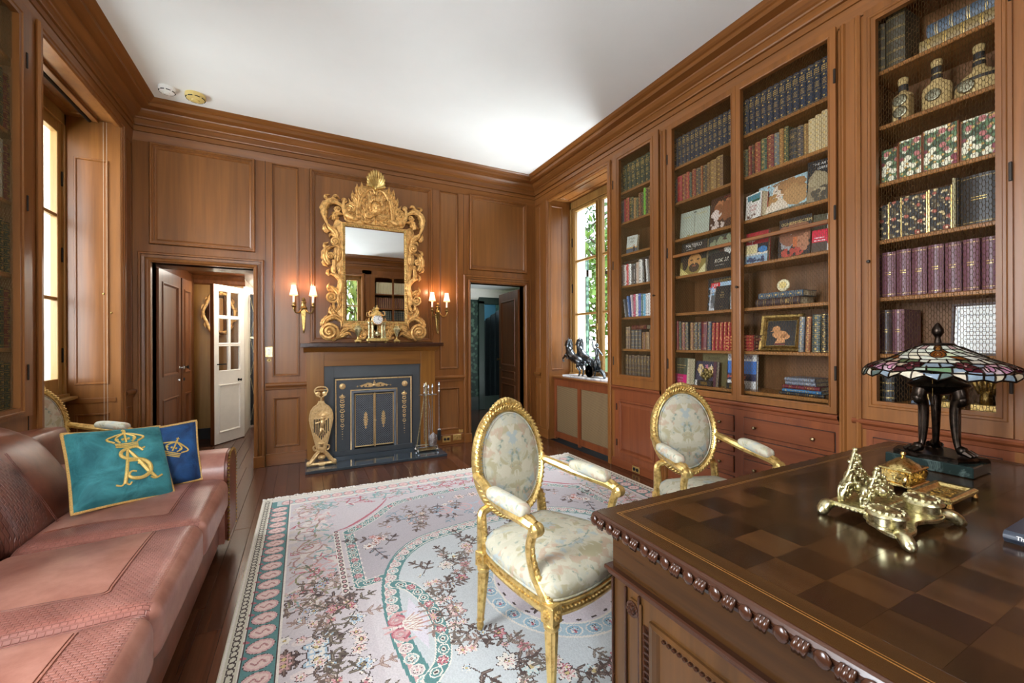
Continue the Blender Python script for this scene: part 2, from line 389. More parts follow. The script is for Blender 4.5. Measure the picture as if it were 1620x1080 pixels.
# chair rails and baseboards on the chimney breast sides
RAIL = [(0, .795), (.012, .80), (.014, .822), (.022, .828), (.030, .845), (.030, .858), (.022, .866), (0, .872)]
for u0, u1 in ((-.355, .03), (1.45, 1.862)):
    MB(T_BACK).extr(RAIL, u0, u1).build('chair_rail', 'panel_x', wb)
bb = thing('baseboard_back', 'low wooden baseboard beside the fireplace', 'baseboard', kind='structure')
for u0, u1 in ((-.355, .03), (1.45, 1.862)):
    MB(T_BACK).box(u0, u1, 0, .125, -.01, .022, .004).build('baseboard', 'panel_x', bb)
for nm, (a, c, h), lab in (('trim_1', DL, 'moulded wooden door casing beside the sofa'), ('trim_2', DR, 'moulded wooden door casing in the corner by the window')):
    t = thing(nm, lab, 'door casing', kind='structure')
    casing(MB(T_BACK), a - .095, c + .095, .0, h + .095, CASE).build('door_casing', 'panel_v', t)
    for u in (a - .098, c - .004): MB(T_BACK).box(u, u + .102, 0, .115, .0, .042, .003).build('plinth_block', 'panel_v', t)
# ---- cornice all round
CORN = [(0, 3.20), (.012, 3.278), (.004, 3.280), (.004, 3.286), (.016, 3.287), (.016, 3.328), (.006, 3.330), (.006, 3.336), (.026, 3.337), (.030, 3.347), (.020, 3.352), (.020, 3.398), (.030, 3.402), (.034, 3.412), (.050, 3.420), (.072, 3.436), (.090, 3.456), (.094, 3.468), (.165, 3.472), (.165, 3.503), (.172, 3.506), (.182, 3.508), (.200, 3.518), (.212, 3.530), (.222, 3.536)]
for nm, T, u0, u1, ks, lab, mt in (('trim_3', T_BACK, XL, XR, (1, -1), 'deep wooden cornice above the mirror wall', 'panel_x'), ('trim_4', T_RIGHT, YF, YB, (1, -1), 'deep wooden cornice above the bookcases', 'panel_y'),
                                   ('trim_5', T_LEFT, YF, YB, (1, -1), 'deep wooden cornice above the sofa wall', 'panel_y'), ('trim_6', T_FRONT, XL, XR, (1, -1), 'deep wooden cornice on the wall seen in the mirror', 'panel_x')):
    tag(MB(T).extr(CORN, u0, u1, *ks).build(nm, mt, kind='structure'), lab, 'cornice')
# ---- side walls (piers, head, backing); bookcases and windows fill the gaps
def win_case(b, u0, u1, v0, v1):
    casing(b, u0 - .06, u1 + .06, v0, v1 + .06, [(0, -.005), (0, .012), (.010, .022), (.030, .022), (.036, .014), (.052, .014), (.06, .004), (.06, -.03)])
WR = (3.47, 4.66, .84, 3.19); WL = (3.49, 4.74, .02, 3.205); DEP = .37
wr = thing('wall_right', 'wood panelled wall holding the bookcases and the window', 'wall', kind='structure')
b = MB(T_RIGHT)
for u0, u1 in ((4.66, 5.05), (3.37, 3.47), (2.655, 2.735), (1.20, 1.335), (YF, .64)): b.box(u0, u1, 0, 3.24, -.42, 0)
b.box(YF - .1, 5.1, 3.19, CEIL + .05, -.42, 0)
b.build('pier', 'panel_v', wr)
b = MB(T_RIGHT); b.box(YF, 3.47, 0, 3.6, -.60, -.42); b.box(4.66, 5.3, 0, 3.6, -.60, -.42); b.box(3.47, 4.66, 3.17, 3.6, -.60, -.42); b.box(3.47, 4.66, 0, .82, -.60, -.42)
b.build('wall_core', 'stone_pale', wr)
panel(wr, T_RIGHT, 4.885, 5.0, .93, 3.16, THIN, .0005); panel(wr, T_RIGHT, 4.885, 5.0, .14, .72, THIN, .0005)
MB(T_RIGHT).extr(RAIL, 4.85, 5.02).build('chair_rail', 'panel_y', wr)
MB(T_RIGHT).box(4.66, 5.02, 0, .125, -.01, .02, .004).build('baseboard', 'panel_y', wr)
b = MB(T_RIGHT); win_case(b, WR[0], WR[1] + .0, 0, WR[3] - .03); b.box(4.72, 4.85, 0, 3.2, 0, .012); b.build('window_casing', 'panel_v', wr)
# mouldings on the piers between the bookcases
for uc, ww in ((2.695, .03), (1.268, .05)):
    b = MB(T_RIGHT)
    b.extr_v([(uc - ww, 0), (uc - ww, .014), (uc - ww + .012, .024), (uc - ww + .02, .024), (uc - ww + .028, .012), (uc + ww - .028, .012), (uc + ww - .02, .024), (uc + ww - .012, .024), (uc + ww, .014), (uc + ww, 0)], 0, 3.2)
    b.build('pilaster_moulding', 'panel_v', wr)
wl = thing('wall_left', 'wood panelled wall with the window and bookcase behind the sofa', 'wall', kind='structure')
b = MB(T_LEFT)
for u0, u1 in ((4.74, 5.05), (3.385, 3.49), (YF, .2), (1.5, 2.60)): b.box(u0, u1, 0, 3.25, -.42, 0)
b.box(.2, 1.5, 0, .85, -.42, 0); b.box(.2, 1.5, 3.1, 3.25, -.42, 0)
b.box(YF - .1, 5.1, 3.205, CEIL + .05, -.42, 0); b.build('pier', 'panel_v', wl)
b = MB(T_LEFT); b.box(YF, .2, 0, 3.6, -.60, -.42); b.box(1.5, 3.49, 0, 3.6, -.60, -.42); b.box(.2, 1.5, 0, .85, -.60, -.42); b.box(.2, 1.5, 3.1, 3.6, -.60, -.42); b.box(4.74, 5.3, 0, 3.6, -.60, -.42); b.box(3.49, 4.74, 3.2, 3.6, -.60, -.42); b.box(3.49, 4.74, 0, .86, -.60, -.42); b.build('wall_core', 'stone_pale', wl)
b = MB(T_LEFT); win_case(b, WL[0] + .035, WL[1] - .0, 0, WL[3] - .03); b.build('window_casing', 'panel_v', wl)
b = MB(T_LEFT); b.box(3.478, 3.487, 0, 3.2, -.01, .003); b.box(3.383, 3.388, 0, 3.2, -.01, .002); b.build('joint', 'black_void', wl)
panel(wl, T_LEFT, 4.86, 4.99, .93, 3.16, THIN, .0005); panel(wl, T_LEFT, 4.86, 4.99, .14, .72, THIN, .0005)
MB(T_LEFT).extr(RAIL, 4.80, 5.02).build('chair_rail', 'panel_y', wl)
# reveals (far jambs) with their panels
for par, yy, x0, x1, dirn in ((wl, WL[1], XL - DEP, XL, 1), (wr, WR[1], XR, XR + DEP, -1)):
    T = Tf(((1, 0, 0), (0, 0, -1), (0, 1, 0)), (0, yy, 0))
    px = (x0 + .075, x1 - .075) if dirn == 1 else (x0 + .03, x0 + .225)
    zz = [(.945, 2.87), (.10, .70)] if dirn == 1 else [(.915, 3.12)]
    frame_plate(MB(T), x0, x1, 0, 3.2, [(px[0], px[1], a, c) for a, c in zz], .002).build('reveal', 'field_v', par)
    for a, c in zz: panel(par, T, px[0], px[1], a, c, [(0, 0), (.004, .008), (.014, .008), (.022, -.004), (.028, -.012)], .002, name='reveal_panel')
    if dirn == 1: MB(T).box(x0 + .03, x1 - .03, .79, .83, 0, .008, .002).build('reveal_rail', 'panel_x', par)
    y0 = WL[0] if dirn == 1 else WR[0]
    MB(Tf(((1, 0, 0), (0, 0, 1), (0, 1, 0)), (0, y0, 0))).plate(x0, x1, 0, 3.2, .002).build('reveal', 'field_v', par)
# soffit panels over the windows
for par, (a, c, z), x0, x1 in ((wl, (WL[0], WL[1], 3.203), XL - DEP, XL - .02), (wr, (WR[0], WR[1], 3.188), XR + .02, XR + DEP)):
    T = Tf(((1, 0, 0), (0, 1, 0), (0, 0, -1)), (0, 0, z))
    frame_plate(MB(T), x0, x1, a, c, [(x0 + .07, x1 - .10, a + .07, c - .07)], .001).build('soffit', 'field_v', par)
    panel(par, T, x0 + .07, x1 - .10, a + .07, c - .07, [(0, 0), (.006, .008), (.018, .008), (.026, -.004), (.03, -.008)], .001, name='soffit_panel')
# ---- windows
def window(name, T, u0, u1, v0, v1, label, gz, far_first=True):
    """double casement: three panes per leaf"""
    w = -DEP; t = thing(name, label, 'window', kind='structure')
    b = MB(T)
    for a, c in ((u0, u0 + .03), (u1 - .03, u1)): b.box(a, c, v0, v1, w - .05, w + .03, .004)
    b.box(u0, u1, v1 - .10, v1, w - .05, w + .03, .004); b.box(u0, u1, v0, v0 + .03, w - .05, w + .05, .004); b.build('window_frame', 'sash', t)
    mid = (u0 + u1) / 2; z0, z1, mz = gz
    for a, c, sgn in ((u0 + .03, mid, 1), (mid, u1 - .03, -1)):
        g0, g1 = (a + .06, c - .062) if sgn == 1 else (a + .062, c - .06)
        lf = MB(T)
        lf.box(a, g0, v0 + .03, v1 - .10, w - .035, w + .012, .004); lf.box(g1, c, v0 + .03, v1 - .10, w - .035, w + .012, .004)
        lf.box(g0, g1, v0 + .03, z0, w - .035, w + .012, .004); lf.box(g0, g1, z1, v1 - .10, w - .035, w + .012, .004)
        leaf = lf.build('casement', 'sash', t)
        for m in mz: MB(T).box(g0, g1, m - .014, m + .014, w - .03, w + .008, .005).build('glazing_bar', 'sash_y', leaf)
        zs = [z0] + [x for m in mz for x in (m - .014, m + .014)] + [z1]
        for k in range(0, len(zs), 2): MB(T).box(g0, g1, zs[k], zs[k + 1], w - .016, w - .012).build('pane', 'glass', leaf)
        for hz in (v0 + .35, (v0 + v1) / 2, v1 - .55):
            u = a if sgn == 1 else c
            b = MB(T).box(u - .012, u + .012, hz - .06, hz + .06, w + .01, w + .022, .003); b.build('hinge', 'black_metal', leaf)
    MB(T).box(mid - .022, mid + .022, v0 + .04, v1 - .11, w + .010, w + .032, .008).build('meeting_bar', 'sash', t)
    b = MB(T).tube([(mid, v0 + .2, w + .045), (mid, v1 - .15, w + .045)], .006, 6); b.build('espagnolette_rod', 'brass_old', t)
    b = MB(T).box(mid - .015, mid + .015, 1.44, 1.52, w + .03, w + .055, .004); b.box(mid - .008, mid + .09, 1.475, 1.492, w + .055, w + .066, .004); b.build('window_handle', 'brass_old', t)
    return t
window('window_1', T_RIGHT, *WR[:2], .845, WR[3], 'tall casement window above the radiator cover', (.925, 3.05, (1.66, 2.375)))
window('window_2', T_LEFT, WL[0], WL[1], .85, WL[3], 'tall casement window beside the sofa', (1.01, 3.02, (1.66, 2.34)))
window('added_window_5', T_LEFT, .2, 1.5, .85, 3.1, 'added unseen casement window in the sofa wall, letting in extra daylight', (1.01, 2.95, (1.66, 2.34)))  # added opening out of view, put in to light the bookcase side
MB(T_LEFT).box(WL[0], WL[1], .83, .858, -DEP - .02, -DEP + .10, .006).build('window_sill', 'sash_y', wl)
MB(T_LEFT).box(WL[0], WL[1], .0, .84, -DEP - .03, -DEP + .02).build('apron', 'field_v', wl)
flat('rope_beige', '#b8aa94', .8)
# blind track and cords in the left window
bl = thing('blind_pull', 'pair of thin white blind cords hanging in the window by the sofa', 'blind pull', (XL - .10, WL[1] - .03, .62))
for dx in (0, .022):
    MB().tube([(XL - .10 + dx, WL[1] - .03, 3.19), (XL - .10 + dx, WL[1] - .03, .62)], .0012, 5).build('cord', 'rope_beige', bl)
for dx, z in ((0, 1.72), (.045, 1.56)): MB().sph((XL - .10 + dx, WL[1] - .03 + (.012 if dx else 0), z), .009, 8).build('cord_knob', 'brass_old', bl)
bt = thing('blind_track', 'slim dark roller blind track at the top of the sofa-side window', 'blind track', (XL - .15, 4.1, 3.17))
MB().box(XL - .17, XL - .13, WL[0] + .02, WL[1] - .02, 3.175, 3.2, .003).build('rail', 'panel_y', bt)
MB().tube([(XL - .19, WL[0] + .02, 3.18), (XL - .19, WL[1] - .02, 3.18)], .012, 8).build('roller', 'dark_iron', bt)
# ---- front wall (seen only in the mirror)
wf = thing('wall_front', 'panelled wall with window and books reflected in the mirror', 'wall', kind='structure')
FW1 = (.52, 1.33, .85, 3.05); FW2 = (-1.15, -.35, .85, 3.05)
b = MB(T_FRONT)
for u0, u1 in ((-1.9, -1.15), (-.35, .52), (1.33, 1.56), (2.62, 3.4)): b.box(u0, u1, 0, 3.6, -.42, 0)
b.box(-1.9, 3.4, 3.10, 3.6, -.42, 0); b.box(-1.15, -.35, 0, .85, -.42, 0); b.box(.52, 1.33, 0, .85, -.42, 0); b.box(1.5, 2.7, 0, 3.6, -.6, -.40)
b.build('pier', 'panel_v', wf)
b = MB(T_FRONT); win_case(b, FW1[0], FW1[1], 0, FW1[3]); win_case(b, FW2[0], FW2[1], 0, FW2[3]); b.build('window_casing', 'panel_v', wf)
DEP_ = DEP; DEP = .22
window('window_3', T_FRONT, FW1[0], FW1[1], .85, 3.1, 'casement window reflected in the gilt mirror', (1.0, 2.95, (1.65, 2.3)))
window('window_4', T_FRONT, FW2[0], FW2[1], .85, 3.1, 'casement window behind the camera', (1.0, 2.95, (1.65, 2.3)))
DEP = DEP_
# ================================================================ carved ornament helpers (work in u, v, w of a wall)
def acanthus(b, pts, width, ridge=.012, w0=0.0, lobes=5, n=20, taper=.25, curl=0.0):
    P = smoothpts(pts, max(3, n // max(1, len(pts) - 1)))[:, :2]; m = len(P); tg = np.gradient(P, axis=0); tg /= np.linalg.norm(tg, axis=1)[:, None] + 1e-9
    N = np.stack((-tg[:, 1], tg[:, 0]), 1); S = (-1, -.62, -.2, 0, .2, .62, 1); vs = []
    for i in range(m):
        t = i / (m - 1); hw = width * (taper + (1 - taper) * math.sin(PI * min(1, t * .9 + .1)) ** .7) * (1 - t ** 4)
        lb = .72 + .28 * abs(math.cos(PI * lobes * t))
        for s_ in S:
            k = hw * s_ * (lb if abs(s_) > .5 else 1)
            h = ridge * (1 - abs(s_) ** 1.6) + ridge * .45 * (1 if abs(s_) in (.62,) else 0) * abs(math.sin(PI * lobes * t)) + curl * t * t
            if abs(s_) == 1: h -= ridge * .2
            if s_ == 0: h -= ridge * .35
            vs.append((P[i][0] + N[i][0] * k, P[i][1] + N[i][1] * k, w0 + h + .002))
    q = len(S); fs = [(i * q + j, i * q + q + j, i * q + q + j + 1, i * q + j + 1) for i in range(m - 1) for j in range(q - 1)]
    b.add(vs, fs)
    # rim going back to the ground so the leaf has thickness
    rim = [i * q for i in range(m)] + [i * q + q - 1 for i in range(m - 1, -1, -1)]; base = len(b.v) - len(vs)
    V = [vs[r] for r in rim]; V2 = [(p[0], p[1], w0 - ridge * .6) for p in V]; k = len(V)
    b.add(V + V2, [(i, (i + 1) % k, k + (i + 1) % k, k + i) for i in range(k)])
    return b
def volute(b, c, r, turns=2.0, sgn=1, a0=0.0, tr=.012, w0=0.0, dome=.35, n=14, tail=None):
    N = int(n * turns) + 1; pts = []; rad = []
    for i in range(N):
        t = i / (N - 1); R = r * (1 - t) ** .85 * .92 + r * .08; a = a0 + sgn * 2 * PI * turns * t
        pts.append((c[0] + R * math.cos(a), c[1] + R * math.sin(a), w0 + tr * .6 + r * dome * t)); rad.append(tr * (1 - .55 * t))
    if tail is not None:
        tl = smoothpts([*tail, pts[0]], 5)[:-1] if len(tail[0]) == 3 else smoothpts([(p[0], p[1], w0 + tr * .6) for p in tail] + [pts[0]], 5)[:-1]
        pts = [tuple(p) for p in tl] + pts; rad = [tr * (.5 + .5 * i / len(tl)) for i in range(len(tl))] + rad
    b.tube(pts, rad, 7)
    b.lathe_ax([(r * 1.0, -.012), (r * .98, .0), (r * .6, r * dome * .45), (r * .2, r * dome * .9), (0.0001, r * dome)], 14, (c[0], c[1], w0), (0, 0, 1))
    b.sph((c[0], c[1], w0 + r * dome + tr * .4), tr * .9, 8)
    return b
def mirror_u(b, cu):
    o = MB(b.T); o.v = [(2 * cu - p[0], p[1], p[2]) for p in b.v]; o.f = [f[::-1] for f in b.f]; b.merge(o); return b
flat('slate', '#4d5155', .42, var=.1, nscale=5); flat('hearth_stone', '#363e45', .12, var=.25, nscale=60, coat=.4); flat('insert_black', '#474a4e', .5, metal=.4, var=.08)
flat('insert_mesh', '#71757d', .45, metal=.6); flat('dial_white', '#f4f2ec', .35, var=.02); flat('ink_black', '#0c0c0c', .5)
# ---------------------------------------------------------------- mantelpiece
T = T_BACK
mp = thing('mantelpiece', 'warm brown wooden mantelpiece with a dark moulded shelf', 'mantelpiece', (.737, 4.95, 0))
for u0, u1 in ((.03, .20), (1.268, 1.443)): MB(T).box(u0, u1, 0, 1.20, .0, .08, .002).build('jamb', 'mantel_v', mp)
MB(T).box(.20, 1.268, 1.035, 1.20, .0, .078, .002).build('frieze', 'mantel_x', mp)
MB(T).extr([(.0, 1.185), (.085, 1.19), (.092, 1.198), (.10, 1.20), (.108, 1.206), (.125, 1.215), (.15, 1.235), (.155, 1.246), (.0, 1.248)], .0, 1.474).build('bed_moulding', 'mantel_x', mp)
b = MB(T); b.box(-.03, 1.505, 1.248, 1.29, 0, .235, .004); b.build('mantel_shelf', 'desk_carve', mp)
for a in ((.2, .302, .03, 1.035), (1.172, 1.268, .03, 1.035), (.302, 1.172, .90, 1.035)): MB(T).box(*a, .0, .035, .001).build('slate_panel', 'slate', mp)
hs = MB(T).box(.012, 1.455, .001, .030, .0, .52, .003).build('hearth_slab', 'hearth_stone'); tag(hs, 'polished dark stone hearth slab in front of the fireplace', 'hearth')
# ---------------------------------------------------------------- insert
fi = thing('fireplace_insert', 'black metal fireplace front with brass trim and mesh doors', 'fireplace front', (.737, 4.95, .03))
U0, U1 = .302, 1.172
b = MB(T); frame_plate(b, U0, U1, .085, .90, [(.478, .984, .085, .752)], .055); b.box(U0, U0 + .004, .085, .90, .03, .055); b.box(U1 - .004, U1, .085, .90, .03, .055); b.box(U0, U1, .896, .9, .03, .055)
b.build('face_plate', 'insert_black', fi)
MB(T).box(U0 - .003, U1 + .003, .03, .087, .0, .075, .003).build('base_ledge', 'insert_black', fi)
b = MB(T); casing(b, U0 + .010, U1 - .010, .087, .888, [(0, .055), (.002, .062), (.008, .064), (.014, .062), (.016, .055)]); b.build('brass_border', 'brass', fi)
b = MB(T); casing(b, .470, .992, .087, .760, [(0, .055), (.002, .063), (.010, .064), (.012, .055)]); b.build('inner_brass_border', 'brass', fi)
b = MB(T); casing(b, .482, .980, .087, .748, [(0, .055), (.003, .072), (.014, .078), (.026, .074), (.032, .066), (.034, .045)])
for k in range(34):
    u = .498 + k * .0141; b.sph((u, .732, .076), .006, 6)
for k in range(42):
    for u in (.498, .964): b.sph((u, .11 + k * .0148, .076), .006, 6)
b.build('hammered_frame', 'insert_mesh', fi)
MB(T).plate(.5, .96, .087, .73, .040).build('firebox_back', 'black_void', fi)
for s_, (u0, u1) in ((1, (.516, .728)), (-1, (.736, .948))):
    dr = MB(T); dr.ring(u0, u1, .108, .708, [(0, .05), (0, .068), (.004, .071), (.009, .068), (.011, .055)]); d = dr.build('mesh_door', 'brass', fi)
    b = MB(T); pit = .0170; hw = .0033
    for q in (-1, 1):
        k = -60
        while k < 60:
            c0 = k * pit * 1.4142; pts = []
            a0, a1, v0, v1 = u0 + .01, u1 - .01, .118, .698
            # line v = q*(u-a0) + v0 + c0
            ua, ub = (v0 - v0 - c0) / q + a0, (v1 - v0 - c0) / q + a0
            ua, ub = sorted((ua, ub)); ua, ub = max(ua, a0), min(ub, a1)
            if ub - ua > .004:
                va, vb = q * (ua - a0) + v0 + c0, q * (ub - a0) + v0 + c0; d_ = np.array((ub - ua, vb - va)); d_ /= np.linalg.norm(d_); nn = np.array((-d_[1], d_[0])) * hw
                w = .0565 + (.0008 if q > 0 else 0)
                b.add([(ua - nn[0], va - nn[1], w), (ub - nn[0], vb - nn[1], w), (ub + nn[0], vb + nn[1], w), (ua + nn[0], va + nn[1], w)], [(0, 1, 2, 3)])
            k += 1
    b.build('perforated_mesh', 'insert_mesh', d, kind='stuff')
    cu = (u0 + u1) / 2 + s_ * .012; o = MB(T)
    for k in range(-3, 4):
        v = .405 + k * .028; o.sph((cu, v, .064), .012 * (1 - abs(k) * .09), 8, 1.3, 1, .6)
        if abs(k) < 3:
            for e in (-1, 1): o.sph((cu + e * .017 * (1 - abs(k) * .15), v + .012, .063), .008, 6); o.tube([(cu, v, .064), (cu + e * .026 * (1 - abs(k) * .2), v + .004, .063), (cu + e * .012, v + .022, .064)], .0035, 5)
    o.tube([(cu, .31, .063), (cu, .502, .063)], .004, 6); o.build('door_ornament', 'brass', d)
o = MB(T); o.tube([(.732, .10, .076), (.732, .718, .076)], .007, 8)
for v in (.12, .26, .33, .47, .55, .70): o.sph((.732, v, .076), .010, 8)
o.sph((.732, .402, .082), .017, 10); o.build('centre_rod', 'brass', fi)
for u in (.388, 1.078):
    MB(T).lathe_ax([(.034, 0), (.034, .006), (.026, .010), (.024, .014), (.014, .015), (.012, .022), (.0001, .026)], 16, (u, .803, .055), (0, 0, 1)).build('rosette', 'brass', fi)
o = MB(T)
for e in (-1, 1):
    c = .73
    volute(o, (c + e * .045, .802), .022, 1.5, e, PI / 2, .005, .058); volute(o, (c + e * .095, .800), .018, 1.5, -e, PI / 2, .0045, .058); volute(o, (c + e * .138, .797), .013, 1.4, e, PI / 2, .004, .058)
    acanthus(o, [(c, .80), (c + e * .06, .822), (c + e * .12, .806), (c + e * .18, .796)], .013, .006, .058, 5); o.sph((c + e * .184, .796, .06), .009, 8)
    acanthus(o, [(c, .80), (c + e * .04, .79), (c + e * .10, .785)], .010, .005, .058, 4)
o.sph((.73, .83, .06), .016, 8, 1, 1, 1); o.sph((.73, .808, .062), .02, 8, 1.2, .8, .7); o.sph((.73, .852, .06), .008, 8); o.build('scroll_ornament', 'brass', fi)
for u in (.386, 1.072):
    o = MB(T); v = .70
    o.sph((u, .695, .058), .014, 8, 1.3, 1, .9); o.sph((u, .715, .058), .006, 6)
    for k in range(18):
        v = .675 - k * .027; sz = .016 * (1 - k / 30) * (1 if k % 3 else 1.35)
        o.sph((u, v, .060), sz * .75, 8, 1, .7, 1)
        if k < 14:
            for e in (-1, 1): o.sph((u + e * sz, v + .006, .058), sz * .45, 6); 
            if k % 2 == 0:
                for e in (-1, 1): o.tube([(u, v, .058), (u + e * sz * 1.5, v + .012, .058), (u + e * sz * .9, v + .026, .058)], .003, 5)
    o.build('hanging_garland', 'brass', fi)
# ---------------------------------------------------------------- brass fire screen (folded fan)
fs_ = thing('fire_screen', 'polished brass fan fire screen with a cherub, standing left of the hearth', 'fire screen', (.163, 4.66, .03))
TS = Tf(((1, 0, 0), (0, 0, -1), (0, 1, 0)), (.163, 4.70, .03))
out = [(-.028, .13), (-.040, .16), (-.10, .42), (-.108, .47), (-.106, .52), (-.094, .565), (-.07, .60), (-.035, .625), (-.03, .64), (.03, .64), (.035, .625), (.07, .60), (.094, .565), (.106, .52), (.108, .47), (.10, .42), (.040, .16), (.028, .13)]
b = MB(TS); inn = [(u * .86, .385 + (v - .385) * .90) for u, v in out]
b.prism(out, -.006, .0); 
b.tube([(u, v, .004) for u, v in out], .008, 6, closed=True); b.build('fan_plate', 'brass', fs_)
b = MB(TS)
for k in range(-4, 5):
    b.box(k * .0165 - .0045, k * .0165 + .0045, .26 + abs(k) * .02, .475, .0005, .002)
b.build('pierced_slot', 'black_void', fs_)
b = MB(TS)
for k in range(-5, 6):
    a = k * .26; acanthus(b, [(0, .505), (.045 * math.sin(a), .505 + .045 * math.cos(a)), (.085 * math.sin(a), .505 + .075 * math.cos(a))], .008, .005, .004, 2, 8)
b.build('shell_ornament', 'brass', fs_)
b = MB(TS)   # cherub
b.sph((.012, .485, .016), .019, 10); b.tube([(.012, .475, .014), (.014, .44, .016), (.0, .39, .016)], [.012, .024, .017], 8)
b.tube([(.016, .455, .016), (.045, .47, .016), (.07, .50, .014)], [.010, .008, .006], 6); b.tube([(.005, .455, .016), (-.035, .44, .016), (-.06, .435, .012)], [.010, .008, .006], 6)
b.tube([(.0, .39, .016), (-.005, .34, .02), (-.03, .30, .012)], [.016, .013, .006], 6); b.tube([(.0, .39, .012), (.025, .345, .014), (-.002, .31, .010)], [.015, .011, .006], 6)
b.sph((.0, .225, .01), .030, 8, 1.2, .5, .8); b.tube([(0, .19, .006), (0, .235, .008)], [.02, .012], 8); b.v = [(p[0], p[1], p[2] + .008) for p in b.v]; b.build('cherub_relief', 'brass', fs_, smooth=True, kind='stuff')
b = MB(TS); b.box(-.03, .03, .635, .66, -.012, .012, .004); b.tube([(0, .66, 0), (0, .70, 0)], [.012, .008], 8)
for e in (-1, 1): volute(b, (e * .03, .735), .022, 1.3, e, -PI / 2, .006, .0, .1); b.tube(smoothpts([(e * .01, .70, 0), (e * .045, .73, 0), (e * .062, .77, 0), (e * .04, .80, 0), (0, .808, 0)], 5), .007, 6)
b.tube([(-.06, .775, 0), (.06, .775, 0)], .005, 6); b.build('handle', 'brass', fs_)
b = MB(TS)
for e in (-1, 1):
    b.tube(smoothpts([(e * .02, .14, .01), (e * .05, .11, .02), (e * .085, .06, .03), (e * .115, .025, .04), (e * .128, .04, .04), (e * .118, .055, .04)], 5), [.018, .022, .024, .018, .008], 8)
    b.tube(smoothpts([(e * .02, .16, -.01), (e * .06, .15, -.015), (e * .075, .185, -.015), (e * .055, .20, -.015)], 5), [.014, .010, .006], 8); b.sph((e * .122, .02, .04), .022, 8)
    acanthus(b, [(e * .02, .15), (e * .06, .10), (e * .10, .05)], .02, .014, .035, 4)
b.sph((0, .085, .03), .04, 10, 1, .7, 1.1); b.box(-.03, .03, .0, .03, -.04, .06, .006); b.tube([(-.11, .022, .04), (.11, .022, .04)], .018, 8); b.build('scroll_base', 'brass', fs_)
# ---------------------------------------------------------------- fire irons
ft = thing('fire_iron_stand', 'brass and steel stand for fire irons at the right of the hearth', 'fire iron stand', (1.27, 4.74, .03))
FX, FY, FZ = 1.28, 4.74, .03
b = MB(); b.box(FX - .115, FX + .115, FY - .055, FY + .055, FZ + .012, FZ + .022, .003); b.build('base_tray', 'brass_pale', ft)
b = MB()
for e in (-1, 1):
    for g in (-1, 1): b.sph((FX + e * .115, FY + g * .058, FZ + .018), .017, 8); b.tube([(FX + e * .115, FY + g * .058, FZ + .02), (FX + e * .115, FY + g * .058, FZ + .062)], .005, 6); b.sph((FX + e * .115, FY + g * .058, FZ + .066), .009, 6)
    b.tube([(FX + e * .115, FY - .058, FZ + .055), (FX + e * .115, FY + .058, FZ + .055)], .005, 6)
for g in (-1, 1): b.tube([(FX - .115, FY + g * .058, FZ + .055), (FX + .115, FY + g * .058, FZ + .055)], .005, 6)
b.build('gallery_rail', 'steel', ft)
b = MB(); b.tube([(FX - .005, FY, FZ + .02), (FX - .005, FY, FZ + .74)], .008, 8); b.sph((FX - .005, FY, FZ + .76), .016, 8); b.tube([(FX - .005, FY, FZ + .76), (FX - .005, FY, FZ + .80)], [.012, .004], 8)
b.tube([(FX - .115, FY, FZ + .06), (FX - .02, FY, FZ + .66)], .006, 6); b.build('post', 'brass_pale', ft)
b = MB(); b.tube([(FX - .09, FY - .03, FZ + .655), (FX + .11, FY - .03, FZ + .655)], .006, 6)
for dx in (-.09, -.03, .04, .10): b.tube([(FX + dx, FY - .03, FZ + .655), (FX + dx, FY - .055, FZ + .65), (FX + dx, FY - .06, FZ + .665)], .004, 5)
b.build('hook_bar', 'steel', ft)
def iron(name, label, dx, dy, zb, zt, mt, head, hm):
    t = thing(name, label, 'fire iron', (FX + dx, FY + dy, FZ + zb), group='fire irons on the stand')
    b = MB(); b.tube([(FX + dx, FY + dy, FZ + zb), (FX + dx, FY + dy, FZ + zt - .1)], .005, 6); b.build('shaft', mt, t)
    b = MB(); b.lathe([(.005, 0), (.011, .01), (.008, .025), (.006, .05), (.009, .075), (.013, .085), (.010, .10), (.005, .115), (.0001, .125)], 8, (FX + dx, FY + dy, FZ + zt - .12)); b.build('grip', mt, t)
    if head: head(t)
    return t
def head_shovel(t):
    X, Y, Z = FX + .05, FY - .085, FZ
    b = MB(); b.grid(lambda i, j: (X + (i - .5) * (.085 + .02 * math.sin(j * PI)), Y - .02 * math.sin(i * PI), Z + .07 + j * .16 * (1 - .25 * abs(i - .5) * 2 * (j > .85))), 7, 6); b.build('blade', 'steel', t)
def head_brush(t):
    X, Y, Z = FX + .135, FY - .06, FZ
    b = MB(); b.box(X - .025, X + .02, Y - .02, Y + .02, Z + .235, Z + .255, .006); b.build('brush_back', 'steel', t)
    MB().lathe([(.018, 0), (.024, .05), (.021, .11), (.015, .12)], 10, (X, Y, Z + .12)).build('bristles', 'ink_black', t)
iron('hearth_shovel', 'steel shovel hanging on the fire iron stand', .055, -.055, .22, .78, 'steel', head_shovel, 0)
iron('hearth_brush', 'brush with black bristles hanging on the fire iron stand', .135, -.055, .24, .80, 'steel', head_brush, 0)
iron('poker', 'slim poker hanging on the fire iron stand', -.04, -.055, .12, .79, 'steel', None, 0)
iron('tongs', 'fire tongs hanging on the stand beside the poker', .01, -.055, .10, .77, 'steel', lambda t: MB().tube(smoothpts([(FX + .012, FY - .055, FZ + .6), (FX + .035, FY - .055, FZ + .4), (FX + .012, FY - .055, FZ + .1)], 4), .005, 6).build('arm', 'steel', t), 0)
